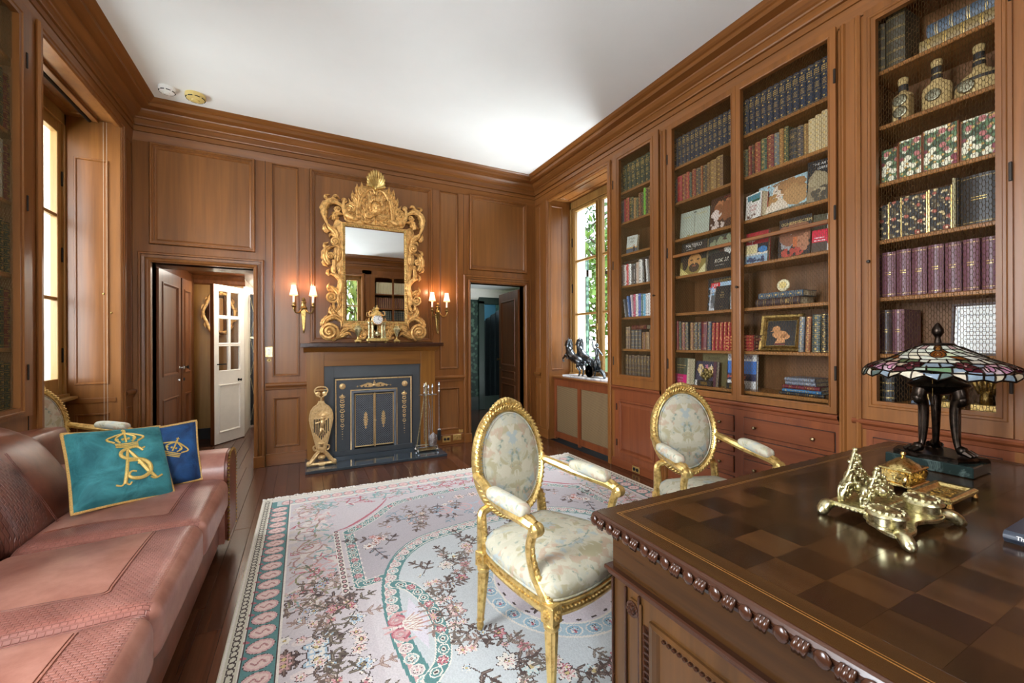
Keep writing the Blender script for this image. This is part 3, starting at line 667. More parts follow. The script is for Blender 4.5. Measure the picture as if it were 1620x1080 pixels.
# ---------------------------------------------------------------- gilt mirror
CU = .755; GW = .07
gm = thing('carved_mirror', 'large mirror in a pierced gilt frame of carved scrolls and shell crest', 'mirror', (CU, 4.98, 1.29))
TM = Tf(((1, 0, 0), (0, .006, -1), (0, 1, .006)), (0, 5.02 - .0, 0))
MB(TM).plate(.425, 1.085, 1.545, 2.605, .038).build('mirror_glass', 'mirror', gm)
b = MB(T); b.ring(.385, 1.125, 1.50, 2.65, [(0, .0), (0, .045), (.006, .052), (.014, .052), (.018, .044), (.034, .040), (.040, .036)]); b.build('inner_frame', 'gilt', gm)
b = MB(T)
for k in range(44):
    v = 1.52 + k * 1.11 / 43
    for u in (.413, 1.097): b.sph((u, v, .046), .0115, 8)
for k in range(27):
    u = .413 + k * .684 / 26
    for v in (1.528, 2.622): b.sph((u, v, .046), .0115, 8)
b.build('bead_border', 'gilt_bright', gm)
def half(fn, name, mt='gilt'):
    b = MB(T); fn(b); b.build(name, mt, gm, smooth=40); o = MB(T); o.v = [(2 * CU - p[0], p[1], p[2]) for p in b.v]; o.f = [f[::-1] for f in b.f]; return o.build(name, mt, gm, smooth=40)
def g1(b):   # bottom volutes and apron leaves
    volute(b, (.255, 1.415), .098, 2.3, 1, -PI * .4, .022, .03, .45, 18)
    acanthus(b, [(.20, 1.50), (.24, 1.56), (.32, 1.585), (.385, 1.53), (.37, 1.44)], .045, .03, .03, 6)
    acanthus(b, [(.30, 1.335), (.38, 1.37), (.45, 1.40), (.50, 1.36)], .036, .024, .03, 4); acanthus(b, [(.36, 1.38), (.42, 1.44), (.50, 1.47)], .04, .024, .03, 4)
    acanthus(b, [(.18, 1.48), (.20, 1.54), (.25, 1.62)], .03, .02, .03, 4); acanthus(b, [(.50, 1.46), (.58, 1.40), (.60, 1.33)], .03, .02, .03, 4)
    volute(b, (.575, 1.43), .04, 1.6, -1, PI * .5, .012, .03); acanthus(b, [(.60, 1.47), (.68, 1.45), (.74, 1.36)], .035, .02, .03, 5); acanthus(b, [(.55, 1.35), (.62, 1.345), (.66, 1.40)], .024, .016, .03, 3)
def g2(b):   # lower side
    acanthus(b, [(.33, 1.58), (.28, 1.64), (.27, 1.72)], .045, .026, .03, 4); volute(b, (.285, 1.80), .062, 1.9, -1, PI * .1, .016, .03)
    b.tube(smoothpts([(.345, 1.80, .05), (.375, 1.88, .055), (.38, 1.97, .055), (.33, 2.04, .05), (.27, 2.06, .045)], 6), [.018, .026, .030, .026, .012], 8)
    acanthus(b, [(.35, 1.74), (.36, 1.82), (.30, 1.90), (.25, 1.93)], .04, .026, .035, 5); acanthus(b, [(.30, 1.86), (.25, 1.90), (.26, 1.97)], .026, .02, .035, 3); acanthus(b, [(.34, 1.66), (.37, 1.74), (.36, 1.84)], .03, .02, .03, 4)
    acanthus(b, [(.40, 1.98), (.37, 2.08), (.39, 2.20)], .035, .026, .03, 5); acanthus(b, [(.26, 2.04), (.24, 2.08), (.27, 2.12)], .022, .02, .035, 3)
    b.box(.285, .325, 2.06, 2.22, .03, .055, .008)
def g3(b):   # middle side cluster
    acanthus(b, [(.26, 2.16), (.22, 2.24), (.24, 2.34), (.33, 2.37)], .05, .03, .03, 6); volute(b, (.27, 2.26), .036, 1.4, 1, 0, .012, .04); volute(b, (.32, 2.425), .050, 1.9, 1, -PI * .5, .014, .035)
    acanthus(b, [(.36, 2.36), (.36, 2.26), (.33, 2.17)], .036, .026, .03, 5); acanthus(b, [(.24, 2.33), (.21, 2.38), (.26, 2.41)], .022, .02, .035, 3); acanthus(b, [(.21, 2.22), (.20, 2.17), (.25, 2.13)], .02, .018, .035, 3)
def g4(b):   # upper corner scroll
    acanthus(b, [(.34, 2.46), (.32, 2.53), (.26, 2.58), (.225, 2.64)], .045, .026, .03, 5); acanthus(b, [(.25, 2.52), (.215, 2.56), (.21, 2.62)], .03, .02, .03, 4)
    b.tube(smoothpts([(.235, 2.62, .04), (.205, 2.72, .05), (.235, 2.83, .055), (.32, 2.86, .055), (.40, 2.82, .05)], 6), [.014, .024, .028, .026, .014], 8)
    acanthus(b, [(.22, 2.68), (.21, 2.80), (.29, 2.88), (.38, 2.87)], .05, .034, .035, 7); acanthus(b, [(.30, 2.66), (.33, 2.74), (.42, 2.73)], .04, .026, .03, 5); volute(b, (.345, 2.79), .034, 1.5, 1, PI, .010, .04)
    acanthus(b, [(.24, 2.88), (.22, 2.92), (.27, 2.93)], .02, .02, .04, 3); acanthus(b, [(.29, 2.90), (.33, 2.935), (.37, 2.90)], .022, .02, .04, 3)
    acanthus(b, [(.36, 2.69), (.30, 2.70), (.25, 2.67)], .03, .024, .03, 4)
def g5(b):   # C scrolls of the crest
    b.tube(smoothpts([(.415, 2.91, .04), (.405, 2.82, .05), (.44, 2.73, .055), (.53, 2.70, .055), (.59, 2.73, .05)], 6), [.012, .022, .030, .026, .014], 8)
    volute(b, (.47, 2.80), .045, 1.7, -1, PI * .6, .012, .04); acanthus(b, [(.42, 2.74), (.50, 2.76), (.56, 2.82)], .035, .024, .035, 5)
    acanthus(b, [(.50, 2.76), (.54, 2.86), (.50, 2.93)], .035, .026, .03, 5); volute(b, (.415, 2.90), .03, 1.4, -1, 0, .009, .03)
    acanthus(b, [(.56, 2.70), (.565, 2.84), (.60, 2.98), (.66, 3.05)], .045, .03, .03, 7)
    acanthus(b, [(.58, 2.86), (.52, 2.94), (.50, 3.02)], .038, .028, .028, 4); acanthus(b, [(.60, 2.93), (.56, 3.02), (.55, 3.11)], .038, .028, .028, 4); acanthus(b, [(.63, 2.98), (.61, 3.06), (.60, 3.14)], .032, .024, .026, 3)
    b.tube(smoothpts([(.62, 2.96, .05), (.66, 3.04, .055), (.72, 3.06, .055), (.745, 3.02, .055), (.72, 3.0, .055)], 6), [.010, .015, .015, .010, .006], 7)
    acanthus(b, [(.60, 2.70), (.66, 2.69), (.74, 2.72)], .04, .03, .035, 4); acanthus(b, [(.64, 2.80), (.62, 2.90), (.67, 2.98)], .030, .024, .035, 5)
def g0(b):   # carved ground behind the crest and along the sides
    b.prism([tuple(q[:2]) for q in smoothpts([(CU, 2.66), (.58, 2.655), (.44, 2.665), (.405, 2.76), (.43, 2.86), (.50, 2.90), (.53, 3.0), (.575, 3.08), (.64, 3.10), (.70, 3.10), (CU, 3.11)], 3)], .002, .034, .006)
    b.prism([tuple(q[:2]) for q in smoothpts([(.39, 1.52), (.33, 1.56), (.345, 1.70), (.32, 1.85), (.35, 2.0), (.33, 2.15), (.30, 2.3), (.335, 2.45), (.30, 2.58), (.33, 2.68), (.39, 2.66)], 3)], .002, .026, .004)
    b.prism([tuple(q[:2]) for q in smoothpts([(.40, 1.51), (CU, 1.51), (CU, 1.40), (.62, 1.37), (.50, 1.42), (.38, 1.44)], 3)], .002, .024, .004)
    for (p, w_) in (([(.44, 2.70), (.52, 2.73), (.60, 2.70)], .03), ([(.47, 2.88), (.55, 2.84), (.60, 2.78)], .03), ([(.60, 3.05), (.65, 2.98), (.66, 2.90)], .028), ([(.68, 3.07), (.72, 3.0), (.70, 2.93)], .026), ([(.42, 2.80), (.48, 2.86), (.46, 2.93)], .026), ([(.62, 2.76), (.66, 2.72), (.73, 2.70)], .03), ([(.34, 1.64), (.30, 1.70), (.31, 1.78)], .024), ([(.35, 2.02), (.29, 2.10), (.30, 2.18)], .028), ([(.33, 2.48), (.28, 2.50), (.26, 2.46)], .024), ([(.38, 2.30), (.345, 2.40), (.37, 2.50)], .022), ([(.64, 1.42), (.70, 1.38), (.75, 1.44)], .026)): acanthus(b, p, w_, .018, .034, 4, 14)
for fn, nm in ((g0, 'carved_ground'), (g1, 'lower_volute'), (g2, 'lower_side_scrolls'), (g3, 'middle_side_scrolls'), (g4, 'corner_scrolls'), (g5, 'crest_scrolls')): half(fn, nm)
b = MB(T); b.sph((CU, 2.85, .05), .085, 16, .82, 1.0, .45); b.sph((CU, 2.845, .085), .066, 16, .8, 1.08, .62); b.sph((CU, 2.80, .112), .030, 10, 1.1, .8, .6); b.sph((CU, 2.84, .132), .012, 8, .8, 1.5, 1)
for e in (-1, 1):
    b.sph((CU + e * .023, 2.865, .120), .010, 8); b.sph((CU + e * .032, 2.83, .106), .020, 8)
    for k in range(7): a = .2 + k * .33; b.sph((CU + e * .072 * math.sin(a), 2.865 + .078 * math.cos(a), .070), .019, 8)
    acanthus(b, [(CU + e * .02, 2.77), (CU + e * .09, 2.74), (CU + e * .13, 2.79)], .03, .02, .05, 3)
b.build('mask', 'gilt', gm, smooth=40)
b = MB(T)
for k in range(-6, 7):
    a = k * .255; L = .175 if abs(k) < 5 else .15; c0, s0 = math.cos(a), math.sin(a)
    b.tube(smoothpts([(CU + .02 * s0, 3.08 + .01 * c0, .05), (CU + L * .5 * s0, 3.09 + L * .55 * c0, .085), (CU + L * .62 * s0 * 1.0, 3.095 + L * .98 * c0, .085), (CU + L * .64 * s0, 3.095 + L * 1.08 * c0, .06)], 4), [.008, .013, .017, .012], 6)
b.sph((CU, 3.08, .06), .03, 8); b.build('shell', 'gilt_bright', gm, smooth=40)
# ---------------------------------------------------------------- mantel clock garniture
ck = thing('mantel_clock', 'gilt portico clock with white dial between two urns on the mantel', 'clock', (.752, 4.89, 1.29))
CX, CY = .752, 4.89
b = MB(); b.box(CX - .118, CX + .118, CY - .055, CY + .055, 1.31, 1.335, .004); b.box(CX - .105, CX + .105, CY - .05, CY + .05, 1.335, 1.345, .003); b.build('base', 'gilt_bright', ck)
for dx in (-.09, .09):
    for dy in (-.035, .035): MB().lathe([(.014, 0), (.010, .012), (.008, .02)], 8, (CX + dx, CY + dy, 1.29)).build('foot', 'brass_old', ck)
for dx in (-.085, -.052, .052, .085):
    MB().lathe([(.016, 0), (.016, .012), (.011, .018), (.0095, .15), (.012, .16), (.015, .168), (.015, .178)], 10, (CX + dx, CY + (-.02 if abs(dx) < .06 else .01), 1.345)).build('column', 'brass_pale', ck)
b = MB(); b.box(CX - .105, CX + .105, CY - .05, CY + .05, 1.523, 1.54, .003); b.build('entablature', 'gilt_bright', ck)
b = MB(); b.lathe_ax([(.062, -.05), (.062, 0), (.058, .006), (.053, .008)], 24, (CX, CY - .045, 1.555), (0, -1, 0)); b.build('drum', 'gilt', ck)
b = MB(); b.lathe_ax([(.053, 0), (.0001, .004)], 24, (CX, CY - .053, 1.555), (0, -1, 0)); dial = b.build('dial', 'dial_white', ck)
b = MB()
for k in range(12):
    a = k * PI / 6; r0, r1 = .036, .047; b.tube([(CX + r0 * math.sin(a), CY - .0565, 1.555 + r0 * math.cos(a)), (CX + r1 * math.sin(a), CY - .0565, 1.555 + r1 * math.cos(a))], .0022, 4)
b.build('hour_mark', 'ink_black', dial)
b = MB(); b.tube([(CX, CY - .058, 1.555), (CX + .024, CY - .058, 1.545)], .002, 4); b.tube([(CX, CY - .058, 1.555), (CX + .014, CY - .058, 1.585)], .0017, 4); b.build('hands', 'ink_black', dial)
b = MB(); b.lathe([(.075, 0), (.07, .012), (.045, .02), (.035, .045), (.02, .055), (.016, .065), (.03, .078), (.022, .088), (.008, .098), (.012, .108), (.0001, .122)], 12, (CX, CY, 1.60)); b.build('urn_finial', 'gilt_bright', ck)
b = MB()
for e in (-1, 1):
    b.tube(smoothpts([(CX + e * .05, CY, 1.60), (CX + e * .085, CY, 1.61), (CX + e * .08, CY, 1.65), (CX + e * .06, CY, 1.645)], 4), .006, 6); b.lathe([(.008, 0), (.016, .01), (.008, .02), (.0001, .04)], 8, (CX + e * .09, CY, 1.54))
b.build('scroll_handles', 'gilt', ck)
b = MB(); b.lathe_ax([(.018, -.004), (.018, .004), (.0001, .008)], 12, (CX, CY - .02, 1.40), (0, -1, 0)); b.tube([(CX, CY - .02, 1.41), (CX, CY - .02, 1.50)], .003, 5)
for k in range(9): a = -1.2 + k * .3; b.tube([(CX, CY - .018, 1.37), (CX + .04 * math.sin(a), CY - .018, 1.37 + .05 * math.cos(a))], .004, 5)
b.build('pendulum', 'brass_pale', ck)
for X, lab in ((.545, 'small gilt urn with handles, left of the mantel clock'), (.972, 'small gilt urn with handles, right of the mantel clock')):
    t = thing('garniture_urn', lab, 'urn', (X, 4.89, 1.29), group='urns beside the mantel clock')
    b = MB(); b.box(X - .034, X + .034, 4.856, 4.924, 1.306, 1.322, .003); b.lathe([(.026, 0), (.022, .008), (.008, .016), (.007, .03), (.011, .04)], 10, (X, 4.89, 1.322)); b.build('pedestal', 'gilt_bright', t)
    for dx in (-.026, .026): MB().lathe([(.008, 0), (.006, .016)], 8, (X + dx, 4.868, 1.29)).build('foot', 'brass_old', t)
    b = MB(); b.lathe([(.010, 0), (.018, .02), (.034, .06), (.042, .085), (.040, .095), (.028, .108), (.024, .118), (.028, .124)], 14, (X, 4.89, 1.36)); b.build('bowl', 'brass_pale', t)
    b = MB(); b.lathe([(.028, 0), (.018, .014), (.008, .02), (.010, .03), (.0001, .042)], 10, (X, 4.89, 1.484)); b.build('lid', 'gilt_bright', t)
    b = MB()
    for e in (-1, 1): b.tube(smoothpts([(X + e * .038, 4.89, 1.45), (X + e * .058, 4.89, 1.47), (X + e * .052, 4.89, 1.49), (X + e * .03, 4.89, 1.482)], 4), .004, 6); b.sph((X + e * .04, 4.885, 1.44), .010, 6)
    b.build('handles', 'gilt_bright', t)
# ---------------------------------------------------------------- wall sconces
m, n, p = newmat('lamp_shade'); p.inputs['Base Color'].default_value = lin('#ffe9d6'); p.inputs['Roughness'].default_value = .8
p.inputs['Emission Color'].default_value = lin('#ffd9bd'); p.inputs['Emission Strength'].default_value = .7
flat('candle', '#fbf3e6', .5, var=.02); m, n, p = newmat('flame_bulb'); p.inputs['Emission Color'].default_value = lin('#ffe2b8'); p.inputs['Emission Strength'].default_value = 14
def sconce(X, lab):
    t = thing('wall_sconce', lab, 'wall sconce', (X, 5.02, 1.40), group='twin-arm brass sconces flanking the mirror')
    b = MB(T_BACK); pts = [(X - .006, 1.42), (X - .012, 1.45), (X - .026, 1.64), (X - .03, 1.66), (X + .03, 1.66), (X + .026, 1.64), (X + .012, 1.45), (X + .006, 1.42)]; b.prism(pts, 0, .022, .005); b.build('backplate', 'brass_old', t)
    b = MB(); b.lathe([(.0001, 0), (.010, .012), (.007, .02), (.013, .032), (.010, .042)], 8, (X, 5.003, 1.395)); b.lathe([(.034, 0), (.038, .012), (.024, .03), (.018, .06), (.026, .07), (.024, .078), (.012, .088), (.018, .105), (.010, .122), (.0001, .13)], 10, (X, 4.992, 1.66)); b.build('finial', 'brass_old', t)
    for e in (-1, 1):
        x = X + e * .092; yy = 4.915
        b = MB(); b.tube(smoothpts([(X + e * .015, 4.985, 1.66), (X + e * .04, 4.96, 1.625), (X + e * .072, 4.93, 1.615), (x, yy, 1.645), (x, yy, 1.67)], 6), .0075, 8); arm = b.build('arm', 'brass_old', t)
        MB().lathe([(.008, 0), (.022, .012), (.026, .018), (.012, .022), (.010, .036), (.015, .044), (.012, .056)], 10, (x, yy, 1.668)).build('candle_cup', 'brass_old', arm)
        MB().lathe([(.011, 0), (.011, .075)], 10, (x, yy, 1.724)).build('candle_tube', 'candle', arm)
        MB().lathe([(.004, 0), (.010, .012), (.007, .03), (.0001, .045)], 8, (x, yy, 1.80)).build('bulb', 'flame_bulb', arm)
        b = MB(); N = 32; vs = []
        for k, (r, z) in enumerate(((.041, 0), (.040, .005), (.032, .04), (.025, .08), (.0225, .106))):
            for i in range(N): a = 2 * PI * i / N; q = r * (1 + (.035 if i % 2 else -.035) * (0 < k)); vs.append((x + q * math.cos(a), yy + q * math.sin(a), 1.798 + z))
        b.add(vs, [(k * N + i, k * N + (i + 1) % N, k * N + N + (i + 1) % N, k * N + N + i) for k in range(4) for i in range(N)]); sh = b.build('shade', 'lamp_shade', arm)
        MB().tube([(x + .041 * math.cos(2 * PI * i / 20), yy + .041 * math.sin(2 * PI * i / 20), 1.798) for i in range(20)], .0028, 5, closed=True).build('shade_trim', 'gilt_bright', sh)
        l = D.lights.new('sconce_bulb', 'POINT'); l.energy = 1.5; l.color = (1.0, .62, .40); l.shadow_soft_size = .02; lo = D.objects.new('sconce_bulb_light', l); COL.objects.link(lo); lo.location = (x, yy, 1.925); lo['kind'] = 'helper'
sconce(.003, 'lit brass sconce with two pleated shades, by the light switch'); sconce(1.497, 'lit brass sconce with two pleated shades, between mirror and dark doorway')
# ---------------------------------------------------------------- plates on the walls, detectors
sw = thing('light_switch', 'brass rocker light switch plate beside the doorway casing', 'light switch', (-.323, 5.02, 1.15))
MB(T_BACK).box(-.356, -.290, 1.148, 1.252, 0, .006, .002).build('plate', 'gilt_bright', sw); MB(T_BACK).box(-.338, -.308, 1.168, 1.232, .006, .010, .002).build('rocker', 'white_plastic', sw)
b = MB(T_BACK); b.prism([(-.346, 1.112), (-.323, 1.09), (-.30, 1.112), (-.323, 1.134)], 0, .004); b.sph((-.323, 1.112, .008), .009, 8); tag(b.build('bell_push', 'brass_old'), 'tiny diamond-shaped brass bell push under the light switch', 'bell push')
def outlet(T, u0, u1, v0, v1, lab, holes=True, w=.022):
    t = thing('wall_outlet', lab, 'outlet', tuple(T(np.array([[(u0 + u1) / 2, v0, w]]))[0]))
    MB(T).box(u0, u1, v0, v1, w, w + .006, .002).build('plate', 'gilt_bright', t)
    if holes:
        for k in (-1, 1): MB(T).lathe_ax([(.017, 0), (.017, .003), (.0001, .003)], 12, ((u0 + u1) / 2 + k * .021, (v0 + v1) / 2, w + .006), (0, 0, 1)).build('socket', 'ink_black', t)
    return t
outlet(T_BACK, 1.552, 1.658, .035, .11, 'brass double power outlet in the baseboard right of the fireplace')
outlet(T_BACK, 1.692, 1.80, .045, .118, 'blank brass plate in the baseboard next to the outlet', False)
outlet(T_BACK, 1.775, 1.832, .133, .170, 'small square brass cover above the baseboard near the dark doorway', False, .001)
for X, Y, mt, r, lab in ((-1.06, 4.58, 'white_plastic', .062, 'white smoke detector on the ceiling in the corner'), (-.862, 4.60, 'cream_plastic', .078, 'yellowed smoke detector on the ceiling beside the white one')):
    t = thing('smoke_detector', lab, 'smoke detector', (X, Y, CEIL - .05))
    MB().lathe([(r * .55, -.045), (r * .85, -.040), (r, -.026), (r, 0)], 20, (X, Y, CEIL)).build('body', mt, t)
    b = MB()
    for k in range(8): a0 = k * PI / 4 + .1; b.tube([(X + r * .9 * math.cos(a0 + q * .11), Y + r * .9 * math.sin(a0 + q * .11), CEIL - .036) for q in range(6)], .004, 5)
    b.build('vent_slot', 'black_void', t)
    MB().lathe([(r * .3, -.052), (r * .42, -.044)], 14, (X, Y, CEIL)).build('sensor_cap', mt, t)
# ================================================================ built-in bookcases
metal('wire', '#8a7350', .45, var=.3, bumpy=0)
flat('hinge_dark', '#2a211a', .5, metal=.5); metal('knob_bronze', '#8d7a5a', .35, dirt='#3b3022')
def hex_wire(b, u0, u1, v0, v1, w, pu=.0215, pv=.0150, r=.0010):
    """hexagonal chicken wire, long axis along u; three-sided wires"""
    E = set(); nu = int((u1 - u0) / pu) + 2; nv = int((v1 - v0) / pv) + 2
    def P(i, j, k): return (i, j, k)
    segs = []
    for j in range(nv):
        for i in range(-1, nu):
            ox = u0 + (i + (.5 if j % 2 else 0)) * pu; oy = v0 + j * pv
            a = (ox - pu * .18, oy); c = (ox + pu * .18, oy)
            segs.append((a, c))                                            # twisted flat
            d = (ox + pu * .5 - pu * .18, oy + pv); e = (ox - pu * .5 + pu * .18, oy + pv)
            segs.append((c, d)); segs.append((a, e))
    vs = []; fs = []
    for (a, c) in segs:
        if min(a[0], c[0]) < u0 or max(a[0], c[0]) > u1 or max(a[1], c[1]) > v1: continue
        dx, dy = c[0] - a[0], c[1] - a[1]; L = math.hypot(dx, dy); nx, ny = -dy / L * r, dx / L * r; n = len(vs)
        for q in (a, c): vs += [(q[0] + nx, q[1] + ny, w - r * .5), (q[0] - nx, q[1] - ny, w - r * .5), (q[0], q[1], w + r)]
        fs += [(n, n + 2, n + 5, n + 3), (n + 2, n + 1, n + 4, n + 5), (n + 1, n, n + 3, n + 4)]
    b.add(vs, fs); return b
DOOR_MOULD = [(0, .010), (.004, .010), (.004, .022), (.008, .026), (.018, .026), (.022, .020), (.030, .018), (.040, .008), (.042, -.012)]
def glazed_door(parent, T, o, i, hinge_u=None, bar=None, knob=None, mould=True, name='door', wr_=.0010):
    """o, i = outer / inner rectangles (u0,u1,v0,v1)"""
    t = MB(T); w = .020
    frame_plate(t, o[0], o[1], o[2], o[3], [i], w)
    for (a, c, e, f) in ((o[0], o[0], o[2], o[3]), (o[1], o[1], o[2], o[3])): t.quad((a, e, -.005), (a, f, -.005), (a, f, w), (a, e, w))
    t.quad((o[0], o[2], -.005), (o[1], o[2], -.005), (o[1], o[2], w), (o[0], o[2], w)); t.quad((o[0], o[3], -.005), (o[1], o[3], -.005), (o[1], o[3], w), (o[0], o[3], w))
    t.ring(*i, [(0, w), (0, -.014), (-.02, -.014)])
    d = t.build(name, 'panel_v', parent)
    if mould: MB(T).ring(i[0] - .042, i[1] + .042, i[2] - .042, i[3] + .042, DOOR_MOULD).build('door_moulding', 'panel_v', d)
    else: MB(T).ring(i[0] - .010, i[1] + .010, i[2] - .010, i[3] + .010, [(0, w), (.002, w + .004), (.008, w + .002), (.010, w - .008)]).build('door_moulding', 'panel_v', d)
    hex_wire(MB(T), i[0] - .01, i[1] + .01, i[2] - .01, i[3] + .01, -.008, r=wr_).build('wire_mesh', 'wire', d, kind='stuff')
    if bar: MB(T).box(i[0], i[1], bar - .013, bar + .013, -.01, .018, .004).build('glazing_bar', 'panel_y', d)
    if hinge_u is not None:
        for v in (o[2] + .25, (o[2] + o[3]) / 2 + .05, o[3] - .3): MB(T).box(hinge_u - .006, hinge_u + .006, v - .045, v + .045, .012, .026, .003).build('hinge', 'hinge_dark', d)
    if knob: MB(T).lathe_ax([(.006, 0), (.005, .012), (.010, .018), (.008, .026), (.0001, .028)], 8, (knob[0], knob[1], .020), (0, 0, 1)).build('knob', 'hinge_dark', d)
    return d
def carcass(t, T, u0, u1, shelves, v0=.90, v1=3.2, depth=.32):
    MB(T).plate(u0, u1, v0 - .1, v1 + .02, -depth).build('back_panel', 'back_v', t)
    for u in (u0, u1): MB(T).box(u - .008, u + .008, v0 - .1, v1 + .02, -depth, -.02).build('side_panel', 'back_v', t)
    for k, v in enumerate(shelves + [v0]): MB(T).box(u0 + .008, u1 - .008, v - .024, v, -depth + .002, -.032, .004).build('shelf', 'shelf_y', t)
LEDGE = [(0, .782), (.006, .786), (.008, .806), (.016, .812), (.024, .820), (.026, .832), (.020, .840), (.014, .842), (0, .842)]
def drawer(t, T, u0, u1, v0, v1, knobs):
    d = MB(T).box(u0, u1, v0, v1, -.012, .012, .003).build('drawer', 'red_y', t)
    MB(T).ring(u0 - .004, u1 + .004, v0 - .004, v1 + .004, [(0, .001), (.004, .001)]).build('gap', 'black_void', d)
    for u in knobs: MB(T).lathe_ax([(.007, 0), (.006, .010), (.0125, .018), (.011, .026), (.0001, .030)], 10, (u, (v0 + v1) / 2, .012), (0, 0, 1)).build('knob', 'knob_bronze', d)
T = T_RIGHT; SH = [1.222, 1.545, 1.872, 2.198, 2.525, 2.84]
bcs = {}
# narrow
t = bcs['narrow'] = thing('built_in_bookcase', 'narrow wire-fronted wooden bookcase beside the radiator window', 'bookcase', (2.95, 3.05, 0))
carcass(t, T, 2.752, 3.355, SH, .935); glazed_door(t, T, (2.745, 3.367, .845, 3.235), (2.845, 3.275, .957, 3.165), hinge_u=3.362, knob=(2.79, 1.72))
MB(T).extr(LEDGE, 2.735, 3.40).build('ledge', 'red_y', t)
d = MB(T); frame_plate(d, 2.745, 3.36, .085, .79, [(2.80, 3.30, .145, .70)], .010); d = d.build('cupboard_door', 'red_v', t)
panel(d, T, 2.80, 3.30, .145, .70, [(0, 0), (.004, .010), (.016, .012), (.024, .002), (.034, -.004), (.036, -.002), (.060, .006), (.064, .006)], .010, 'red_v', 'red_v')
for v in (.25, .62): MB(T).box(3.318, 3.330, v - .035, v + .035, .010, .018, .002).build('hinge', 'hinge_dark', d)
MB(T).box(2.735, 3.40, 0, .085, -.1, .018, .003).build('plinth', 'red_y', t)
MB(T).box(2.735, 3.37, .085, .80, -.3, .0).build('cupboard_body', 'red_v', t)
outlet(T_RIGHT, 2.99, 3.09, .012, .072, 'brass double power outlet in the plinth of the narrow bookcase', True, .019)
# wide
t = bcs['wide'] = thing('built_in_bookcase', 'wide double-door wire-fronted bookcase with drawers below', 'bookcase', (2.95, 2.0, 0))
carcass(t, T, 1.348, 2.640, SH, .925)
glazed_door(t, T, (1.992, 2.645, .848, 3.215), (2.030, 2.588, .897, 3.165), hinge_u=2.64, bar=2.04, mould=False); glazed_door(t, T, (1.340, 1.990, .848, 3.215), (1.382, 1.952, .897, 3.165), hinge_u=1.345, bar=2.04, knob=(1.975, 1.70), mould=False)
MB(T).extr(LEDGE, 1.335, 2.655).build('ledge', 'red_y', t)
MB(T).box(1.335, 2.655, .0, .80, -.3, .0).build('drawer_body', 'red_v', t)
for v0, v1 in ((.610, .730), (.455, .577), (.300, .422), (.145, .267)):
    drawer(t, T, 1.357, 1.942, v0, v1, (1.47, 1.852)); drawer(t, T, 2.022, 2.62, v0, v1, (2.13, 2.51))
MB(T).box(1.335, 2.655, 0, .085, -.05, .018, .003).build('plinth', 'red_y', t)
# right
t = bcs['corner'] = thing('built_in_bookcase', 'wire-fronted bookcase behind the stained-glass lamp', 'bookcase', (2.95, .92, 0))
carcass(t, T, .645, 1.192, SH, .945); glazed_door(t, T, (.64, 1.199, .845, 3.20), (.692, 1.143, .955, 3.118), hinge_u=.645, knob=(1.172, 1.75))
MB(T).extr(LEDGE, .20, 1.262).build('ledge', 'red_y', t); MB(T).box(.64, 1.20, 0, .80, -.3, .0).build('drawer_body', 'red_v', t)
for v0, v1 in ((.610, .740), (.455, .577), (.300, .422), (.145, .267)): drawer(t, T, .68, 1.165, v0, v1, (.78, 1.06))
# left wall
t = bcs['left'] = thing('built_in_bookcase', 'wire-fronted bookcase behind the sofa beside the window', 'bookcase', (-1.45, 3.0, 0))
SL = [1.276, 1.690, 2.092, 2.480, 2.893]; carcass(t, T_LEFT, 2.605, 3.375, SL, .930)
glazed_door(t, T_LEFT, (2.60, 3.383, .885, 3.21), (2.70, 3.268, .942, 3.13), hinge_u=3.335, wr_=.0005)
MB(T_LEFT).box(2.60, 3.383, 0, .885, -.3, .0).build('cupboard_body', 'panel_v', t)
# front wall (mirror)
t = bcs['front'] = thing('built_in_bookcase', 'bookcase of old sets reflected in the gilt mirror', 'bookcase', (2.0, -1.0, 0))
SF = [1.25, 1.58, 1.93, 2.24, 2.62]; carcass(t, T_FRONT, 1.57, 2.61, SF, .93, 3.05)
b = MB(T_FRONT); frame_plate(b, 1.56, 2.62, .86, 3.10, [(1.64, 2.07, .93, 3.03), (2.12, 2.55, .93, 3.03)], .005); b.build('door_frame', 'panel_v', t)
MB(T_FRONT).box(1.56, 2.62, 0, .86, -.3, .004).build('cupboard_body', 'panel_v', t)
# ---------------------------------------------------------------- radiator cover under the window
t = thing('radiator_cover', 'wooden radiator cover with two woven cane grilles under the window', 'radiator cover', (3.1, 4.06, 0))
w = -.08
b = MB(T_RIGHT); frame_plate(b, 3.472, 4.658, .03, .80, [(3.55, 4.075, .108, .715), (4.14, 4.61, .108, .715)], w)
b.ring(3.55, 4.075, .108, .715, [(0, w), (0, w - .02)]); b.ring(4.14, 4.61, .108, .715, [(0, w), (0, w - .02)]); b.quad((3.472, .03, w), (4.658, .03, w), (4.658, .03, w - .02), (3.472, .03, w - .02))
b.build('frame', 'red_v', t)
for a, c in ((3.472, 3.51), (4.09, 4.13), (4.63, 4.658)): MB(T_RIGHT).box(a, c, 0, .10, w - .03, w + .002, .002).build('foot', 'red_v', t)
MB(T_RIGHT).box(3.472, 4.66, .80, .822, -.36, w + .02, .006).build('ledge_moulding', 'red_y', t); MB(T_RIGHT).box(3.472, 4.66, .822, .842, -.36, w + .045, .006).build('top', 'panel_y', t)
m, n, p = newmat('cane'); tc = n.nodes.new('ShaderNodeTexCoord'); wv = n.nodes.new('ShaderNodeTexWave'); wv.bands_direction = 'Z'; wv.inputs['Scale'].default_value = 26; wv2 = n.nodes.new('ShaderNodeTexWave'); wv2.bands_direction = 'Y'; wv2.inputs['Scale'].default_value = 26
